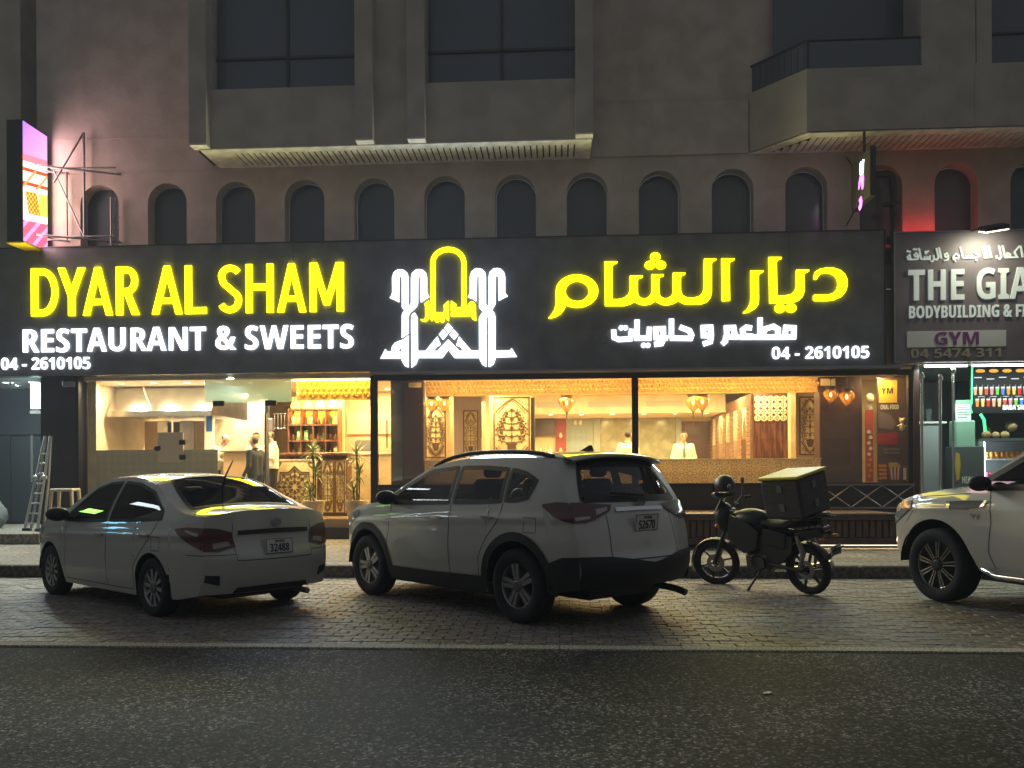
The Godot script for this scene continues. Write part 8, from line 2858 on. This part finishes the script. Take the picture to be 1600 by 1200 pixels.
	obj(mb().tube([Vector3(8.19, 3.55, -16.97), Vector3(8.18, 2.85, -16.97), Vector3(8.15, 2.75, -16.97), Vector3(8.18, 2.64, -16.97)], 0.014, 8), "neon_edge", M.green_neon, mn)
	area("menu_screen_light", Vector3(9.4, 3.1, -16.97), Vector2(2.4, 0.9), Vector3.BACK, Color(0.95, 0.9, 0.95), 0.6)
	for a in [[7.08, 7.92], [7.98, 9.3], [9.5, 10.8]]:
		var o := thing("tube_light", ["short white tube light under the gym sign", "white tube light over the drinks menu", "white tube light at far right under gym sign"][0 if a[0] < 7.5 else (1 if a[0] < 9 else 2)], "tube light", Vector3.ZERO, 0.0, "tube lights of the juice shop")
		obj(mb().span(Vector3(a[0], 3.545, -16.50), Vector3(a[1], 3.595, -16.62)), "fitting", M.white_paint, o)
		obj(mb().rod(Vector3(a[0] + 0.02, 3.525, -16.56), Vector3(a[1] - 0.02, 3.525, -16.56), 0.02, 10), "tube", M.lamp_white, o)
		area("tube_light_beam", Vector3((a[0] + a[1]) / 2, 3.49, -16.56), Vector2(a[1] - a[0], 0.06), Vector3.DOWN, Color(0.88, 1.0, 0.93), 2.4)

	# posters behind the right end of the restaurant window
	var ps := thing("food_poster", "dark snack poster with striped popcorn bucket behind the window", "poster")
	obj(mb().span(Vector3(6.36, 1.28, -17.0), Vector3(6.94, 3.36, -17.02)), "sheet", mat("poster_brown", 0.10, 0.05, 0.045, 0.5), ps)
	obj(mb().span(Vector3(6.39, 2.86, -16.998), Vector3(6.75, 3.31, -17.0)), "yellow_square", M.print_yellow, ps)
	letters("YM", ps, 6.44, 6.68, 3.04, 3.16, -16.998, 0.003, M.ink_black)
	letters("ONAL FOOD", ps, 6.42, 6.78, 2.73, 2.82, -16.998, 0.003, M.white_paint)
	obj(mb().poly(PackedVector2Array([Vector2(6.39, 2.70), Vector2(6.62, 2.62), Vector2(6.72, 2.45), Vector2(6.66, 2.32), Vector2(6.39, 2.36)]), -17.0, -16.997), "snack_print", mat("print_mauve", 0.20, 0.14, 0.15, 0.5), ps)
	var r := RandomNumberGenerator.new()
	r.seed = 12
	for j in 8:
		var q := Vector2(6.42 + 0.09 * (j % 4), 2.20 - 0.11 * (j / 4))
		obj(blob_print(q, 0.075, r), "red_fruit_print", M.print_red, ps)
	for j in 14:
		obj(blob_print(Vector2(6.50 + 0.045 * (j % 7), 1.93 - 0.07 * (j / 7)), 0.026, r), "bean_print", M.print_mauve, ps)
	for j in 12:
		obj(blob_print(Vector2(6.41 + 0.05 * (j % 3), 1.36 + 0.08 * (j / 3)), 0.034, r), "pretzel_print", M.print_orange, ps)
	for j in 7:
		var x0 := 6.585 + j * 0.032
		var dx := (j - 3) * 0.004
		obj(mb().poly(PackedVector2Array([Vector2(x0 - dx, 1.32), Vector2(x0 + 0.032 - dx, 1.32), Vector2(x0 + 0.032 + dx, 1.58), Vector2(x0 + dx, 1.58)]), -17.0, -16.997), "bucket_stripe", M.print_red if j % 2 == 0 else M.white_paint, ps)
	for j in 9:
		obj(blob_print(Vector2(6.60 + 0.045 * (j % 5), 1.60 + 0.04 * (j / 5)), 0.03, r), "popcorn_print", M.print_yellow, ps)
	obj(mb().span(Vector3(6.86, 1.32, -16.998), Vector3(6.92, 1.56, -17.0)), "bottle_print", M.sheet_white, ps)
	var rs := thing("red_banner", "narrow red orange food banner beside the maroon column", "banner")
	obj(mb().span(Vector3(6.13, 1.28, -17.0), Vector3(6.28, 2.72, -17.02)), "sheet", mat("banner_red", 0.50, 0.07, 0.03, 0.5), rs)
	letters("TH", rs, 6.16, 6.27, 2.73, 2.81, -17.0, 0.003, M.white_paint)
	for j in 9:
		obj(blob_print(Vector2(6.21 + 0.03 * ((j % 2) - 0.5), 1.40 + 0.11 * j), 0.04, r), "snack_print", M.print_orange if j < 4 else M.white_paint, rs)
	obj(mb().ball(Vector3(6.22, 2.95, -17.0), Vector3(0.08, 0.10, 0.03), 12, 8), "hanging_toy", M.cream, rs)
	var ty := thing("plush_toy", "small pale plush toy stuck on the window by poster", "toy", Vector3(6.80, 2.27, -16.9))
	obj(mb().ball(Vector3(0, 0.10, 0), Vector3(0.06, 0.08, 0.04), 12, 8), "trunk", M.cream, ty)
	obj(mb().ball(Vector3(0, 0.22, 0), Vector3(0.05, 0.05, 0.04), 12, 8), "head", M.cream, ty)
	for sx in [-1, 1]:
		obj(mb().ball(Vector3(sx * 0.04, 0.265, 0), Vector3(0.016, 0.025, 0.012), 8, 6), "ear", M.cream, ty)
		obj(mb().ball(Vector3(sx * 0.065, 0.12, 0.01), Vector3(0.03, 0.02, 0.02), 8, 6), "paw", M.cream, ty)

	# fluted planter in front of the window
	var pt := thing("fluted_planter", "low brown planter box with fluted front along the restaurant window", "planter")
	obj(mb().span(Vector3(-3.6, 0.66, -14.42), Vector3(5.9, 0.75, -16.5)), "top_slab", M.planter_brown, pt)
	obj(mb().span(Vector3(-3.62, 0.752, -14.36), Vector3(5.92, 0.775, -14.46)), "front_lip", M.grey_metal, pt)
	obj(mb().span(Vector3(-3.5, 0.36, -14.56), Vector3(5.8, 0.66, -16.5)), "core", M.void, pt)
	var n := 84
	for j in n:
		var xa := lerpf(-3.55, 5.85, j / float(n))
		obj(mb().bevel(Vector3(xa + 0.05, 0.50, -14.53), Vector3(0.092, 0.30, 0.06), 0.014), "flute", M.planter_brown, pt)
	obj(mb().span(Vector3(-3.6, 0.24, -14.50), Vector3(5.88, 0.348, -16.5)), "plinth", M.planter_brown, pt)
	obj(mb().span(Vector3(3.4, 0.205, -14.60), Vector3(5.88, 0.222, -14.62)), "light_strip", glow("strip_warm", 1.0, 0.88, 0.66, 1.1), pt)
	area("planter_strip_light", Vector3(4.64, 0.215, -14.57), Vector2(2.4, 0.02), Vector3(0, -0.3, 1), Color(1, 0.85, 0.62), 0.30)
	obj(mb().span(Vector3(-3.5, 0.17, -14.66), Vector3(5.8, 0.238, -16.5)), "foot", M.void, pt)
	var la := thing("lattice_rail", "dark lattice rail of crossed bars under the right window", "railing")
	obj(mb().span(Vector3(4.4, 1.22, -16.2), Vector3(6.75, 1.255, -16.24)), "top_bar", M.grey_metal, la)
	obj(mb().span(Vector3(4.4, 0.78, -16.2), Vector3(6.75, 0.81, -16.24)), "bottom_bar", M.grey_metal, la)
	for j in 4:
		var xa := 4.42 + j * 0.58
		obj(mb().rod(Vector3(xa, 0.81, -16.215), Vector3(xa + 0.57, 1.22, -16.215), 0.012, 6), "cross_bar", M.grey_metal, la)
		obj(mb().rod(Vector3(xa, 1.22, -16.235), Vector3(xa + 0.57, 0.81, -16.235), 0.012, 6), "cross_bar", M.grey_metal, la)

func blob_print(c: Vector2, rad: float, r: RandomNumberGenerator) -> MB:
	var p := PackedVector2Array()
	for k in 8:
		p.append(c + Vector2.from_angle(TAU * k / 8) * rad * r.randf_range(0.75, 1.1))
	return mb().poly(p, -17.0, -16.996 + r.randf() * 0.002)

func panel_quad(x0: float, y0: float, x1: float, y1: float, z: float) -> MB:
	var b := mb()
	b.quad(Vector3(x0, y0, z), Vector3(x1, y0, z), Vector3(x1, y1, z), Vector3(x0, y1, z))
	return b

# ---------------------------------------------------------------- left of the restaurant
func left_side() -> void:
	struct(mb().span(Vector3(-16.0, 0.15, -15.4), Vector3(-9.95, 0.37, -20.0)), "shop_platform", M.slab0)
	struct(mb().span(Vector3(-16.0, 3.55, -16.45), Vector3(-9.9, 3.66, -20.0)), "arcade_ceiling", M.grey_panel)
	var sf := thing("closed_shopfront", "dark closed shopfront at the far left under the fascia", "shopfront")
	obj(mb().span(Vector3(-16.0, 0.37, -18.85), Vector3(-10.6, 3.55, -19.0)), "wall", mat("shop_blue_dark", 0.020, 0.025, 0.032, 0.5), sf)
	for k in 6:
		obj(mb().span(Vector3(-13.9 + k * 0.55, 0.42, -18.80), Vector3(-13.42 + k * 0.55, 2.45, -18.845)), "door_leaf", M.shop_blue_dark, sf)
		obj(mb().span(Vector3(-13.41 + k * 0.55, 0.42, -18.77), Vector3(-13.36 + k * 0.55, 2.5, -18.845)), "door_stile", M.grey_metal if k == 2 else M.black_metal, sf)
	obj(mb().span(Vector3(-14.0, 2.46, -18.76), Vector3(-10.7, 2.54, -18.845)), "transom", M.black_metal, sf)
	for k in 12:
		obj(mb().span(Vector3(-12.3, 0.46 + k * 0.075, -18.74), Vector3(-11.0, 0.525 + k * 0.075, -18.765)), "shutter_slat", M.shop_blue_dark, sf)
	for k in 3:
		downlight(Vector3([-12.1, -11.52, -11.12][k], 3.55, -17.6), ["downlight at the very left edge under the fascia", "downlight beside the dark pillar at far left", "downlight above the pale box by the pillar"][k], "arcade downlights", false, 1.6)
	downlight(Vector3(-11.3, 3.55, -16.7), "front downlight of the left arcade over ladder", "arcade downlights", false, 12.0)
	var cl := thing("spot_cluster", "cluster of small chrome spotlights under fascia at far left", "spotlight", Vector3(-11.60, 3.55, -17.2))
	for k in 3:
		obj(mb().at(Vector3(0.09 * (k - 1), -0.08 - 0.03 * (k % 2), 0), Vector3(0.3, 0, 0.5 * (k - 1))).lathe([Vector2(0.001, 0.05), Vector2(0.03, 0.045), Vector2(0.045, -0.03), Vector2(0.04, -0.032), Vector2(0.001, -0.02)], 12), "spot_head", M.chrome, cl)
	obj(mb().rod(Vector3(-0.12, -0.03, 0), Vector3(0.12, -0.03, 0), 0.012, 6), "bar", M.chrome, cl)
	var ac := thing("wall_box", "pale mottled box mounted high beside dark pillar", "box")
	obj(mb().bevel(Vector3(-10.92, 3.18, -17.1), Vector3(0.40, 0.58, 0.3), 0.015), "case", triplanar(mat("pale_box", 0.40, 0.52, 0.50, 0.4), 1.5, M["grime"]), ac)
	obj(mb().span(Vector3(-11.13, 2.80, -16.95), Vector3(-10.71, 2.87, -17.25)), "tray", M.grey_metal, ac)
	# ladder
	var la := thing("folding_ladder", "folded aluminium ladder leaning against the dark pillar", "ladder")
	var al: Material = mat("aluminium", 0.55, 0.57, 0.56, 0.4, 0.7)
	var foot := [Vector3(-10.86, 0.37, -16.35), Vector3(-10.46, 0.37, -16.15)]
	var top := [Vector3(-10.56, 2.30, -16.58), Vector3(-10.40, 2.30, -16.50)]
	for e in 2:
		for q in 2:
			var d := Vector3(0.10 * q, 0, -0.05 * q)
			obj(mb().tube([foot[e] + d, (foot[e] as Vector3).lerp(top[e], 0.5) + d * 0.7, top[e] + d * 0.1], 0.028, 6), "rail", al, la)
	for k in 8:
		var t := 0.08 + k * 0.105
		obj(mb().rod((foot[0] as Vector3).lerp(top[0], t), (foot[1] as Vector3).lerp(top[1], t), 0.016, 8), "rung", al, la)
	for e in 2:
		obj(mb().at((foot[e] as Vector3).lerp(top[e], 0.56), Vector3(PI / 2, 0, 0)).lathe([Vector2(0.001, 0.04), Vector2(0.06, 0.035), Vector2(0.06, -0.035), Vector2(0.001, -0.04)], 12), "hinge", al, la)
		obj(mb().bevel(foot[e] + Vector3(0.03, 0.03, 0), Vector3(0.14, 0.06, 0.08), 0.015), "foot_pad", M.rubber, la)
	# stool by the pillar
	var st := thing("plastic_stool", "tall cream plastic stool standing by the dark pillar", "stool", Vector3(-9.57, 0.37, -15.65), 0.1)
	var iv: Material = mat("stool_ivory", 0.50, 0.46, 0.36, 0.5)
	obj(mb().bevel(Vector3(0, 0.84, 0), Vector3(0.44, 0.06, 0.36), 0.02), "seat", iv, st)
	for sx in [-1.0, 1.0]:
		for sz in [-1.0, 1.0]:
			obj(mb().tube([Vector3(sx * 0.235, 0.0, sz * 0.19), Vector3(sx * 0.185, 0.82, sz * 0.145)], [0.024, 0.034], 6), "leg", iv, st)
	for sz in [-1.0, 1.0]:
		obj(mb().span(Vector3(-0.20, 0.42, sz * 0.165 - 0.012), Vector3(0.20, 0.48, sz * 0.165 + 0.012)), "rung", iv, st)
	for sx in [-1.0, 1.0]:
		obj(mb().span(Vector3(sx * 0.205 - 0.012, 0.42, -0.15), Vector3(sx * 0.205 + 0.012, 0.48, 0.15)), "rung", iv, st)
	var bag := thing("rubbish_bag", "pale sack slumped against the shopfront at left edge", "sack", Vector3(-12.22, 0.37, -17.2))
	var b := mb()
	var rows := []
	var r := RandomNumberGenerator.new()
	r.seed = 3
	for k in 9:
		var row := PackedVector3Array()
		for e in 14:
			var g := TAU * e / 14
			var w: float = [0.24, 0.31, 0.33, 0.32, 0.29, 0.24, 0.18, 0.11, 0.03][k] * r.randf_range(0.86, 1.12)
			row.append(Vector3(cos(g) * w + 0.012 * k, k * 0.10, sin(g) * w * 0.8))
		rows.append(row)
	b.grid(rows, true)
	obj(b, "sack", mat("sack", 0.18, 0.19, 0.19, 0.7), bag)
	# neighbouring building behind
	var nb := thing("neighbour_building", "dim neighbouring block at far left with small railed window", "building")
	b = mb()
	b.span(Vector3(-20.0, 3.7, -18.4), Vector3(-12.24, 13.0, -18.7))
	b.span(Vector3(-12.24, 3.7, -18.4), Vector3(-11.5, 10.05, -18.7))
	b.span(Vector3(-12.24, 11.05, -18.4), Vector3(-11.17, 13.0, -18.7))
	b.span(Vector3(-11.56, 3.7, -18.41), Vector3(-11.17, 11.05, -18.7))
	obj(b, "wall", M.plaster_shaded, nb)
	obj(mb().span(Vector3(-20.0, 3.7, -17.2), Vector3(-11.46, 13.0, -18.39)), "corner_pier", M.plaster_shaded, nb)
	var w := mb()
	w.span(Vector3(-12.24, 10.05, -18.5), Vector3(-11.5, 11.05, -18.52))
	var wo := obj(w, "window", M.dark_glass, nb)
	for k in 6:
		obj(mb().rod(Vector3(-12.18 + k * 0.12, 10.05, -18.42), Vector3(-12.18 + k * 0.12, 10.4, -18.42), 0.012, 6), "baluster", M.grey_metal, wo)
	obj(mb().rod(Vector3(-12.24, 10.4, -18.42), Vector3(-11.56, 10.4, -18.42), 0.018, 6), "hand_rail", M.grey_metal, wo)

# ---------------------------------------------------------------- small things on the ground
func details() -> void:
	var r := RandomNumberGenerator.new()
	r.seed = 77
	var spots := [Vector3(-0.42, 0.014, -6.95), Vector3(1.35, 0.003, -5.5)]
	var lab := ["crumpled pale scrap on the edging behind the SUV", "small pale litter flake on the asphalt right of centre"]
	for k in spots.size():
		var b := mb()
		var rows := []
		for a in 4:
			var row := PackedVector3Array()
			for c in 4:
				row.append(Vector3(0.022 * (c - 1.5) + r.randf_range(-0.004, 0.004), r.randf_range(0.001, 0.010), 0.012 * (a - 1.5)))
			rows.append(row)
		b.grid(rows)
		var o := obj(b, "paper_scrap", M.white_paint)
		o.position = spots[k]
		o.rotation.y = r.randf() * TAU
		tag(o, lab[k], "litter", "scraps on the road")
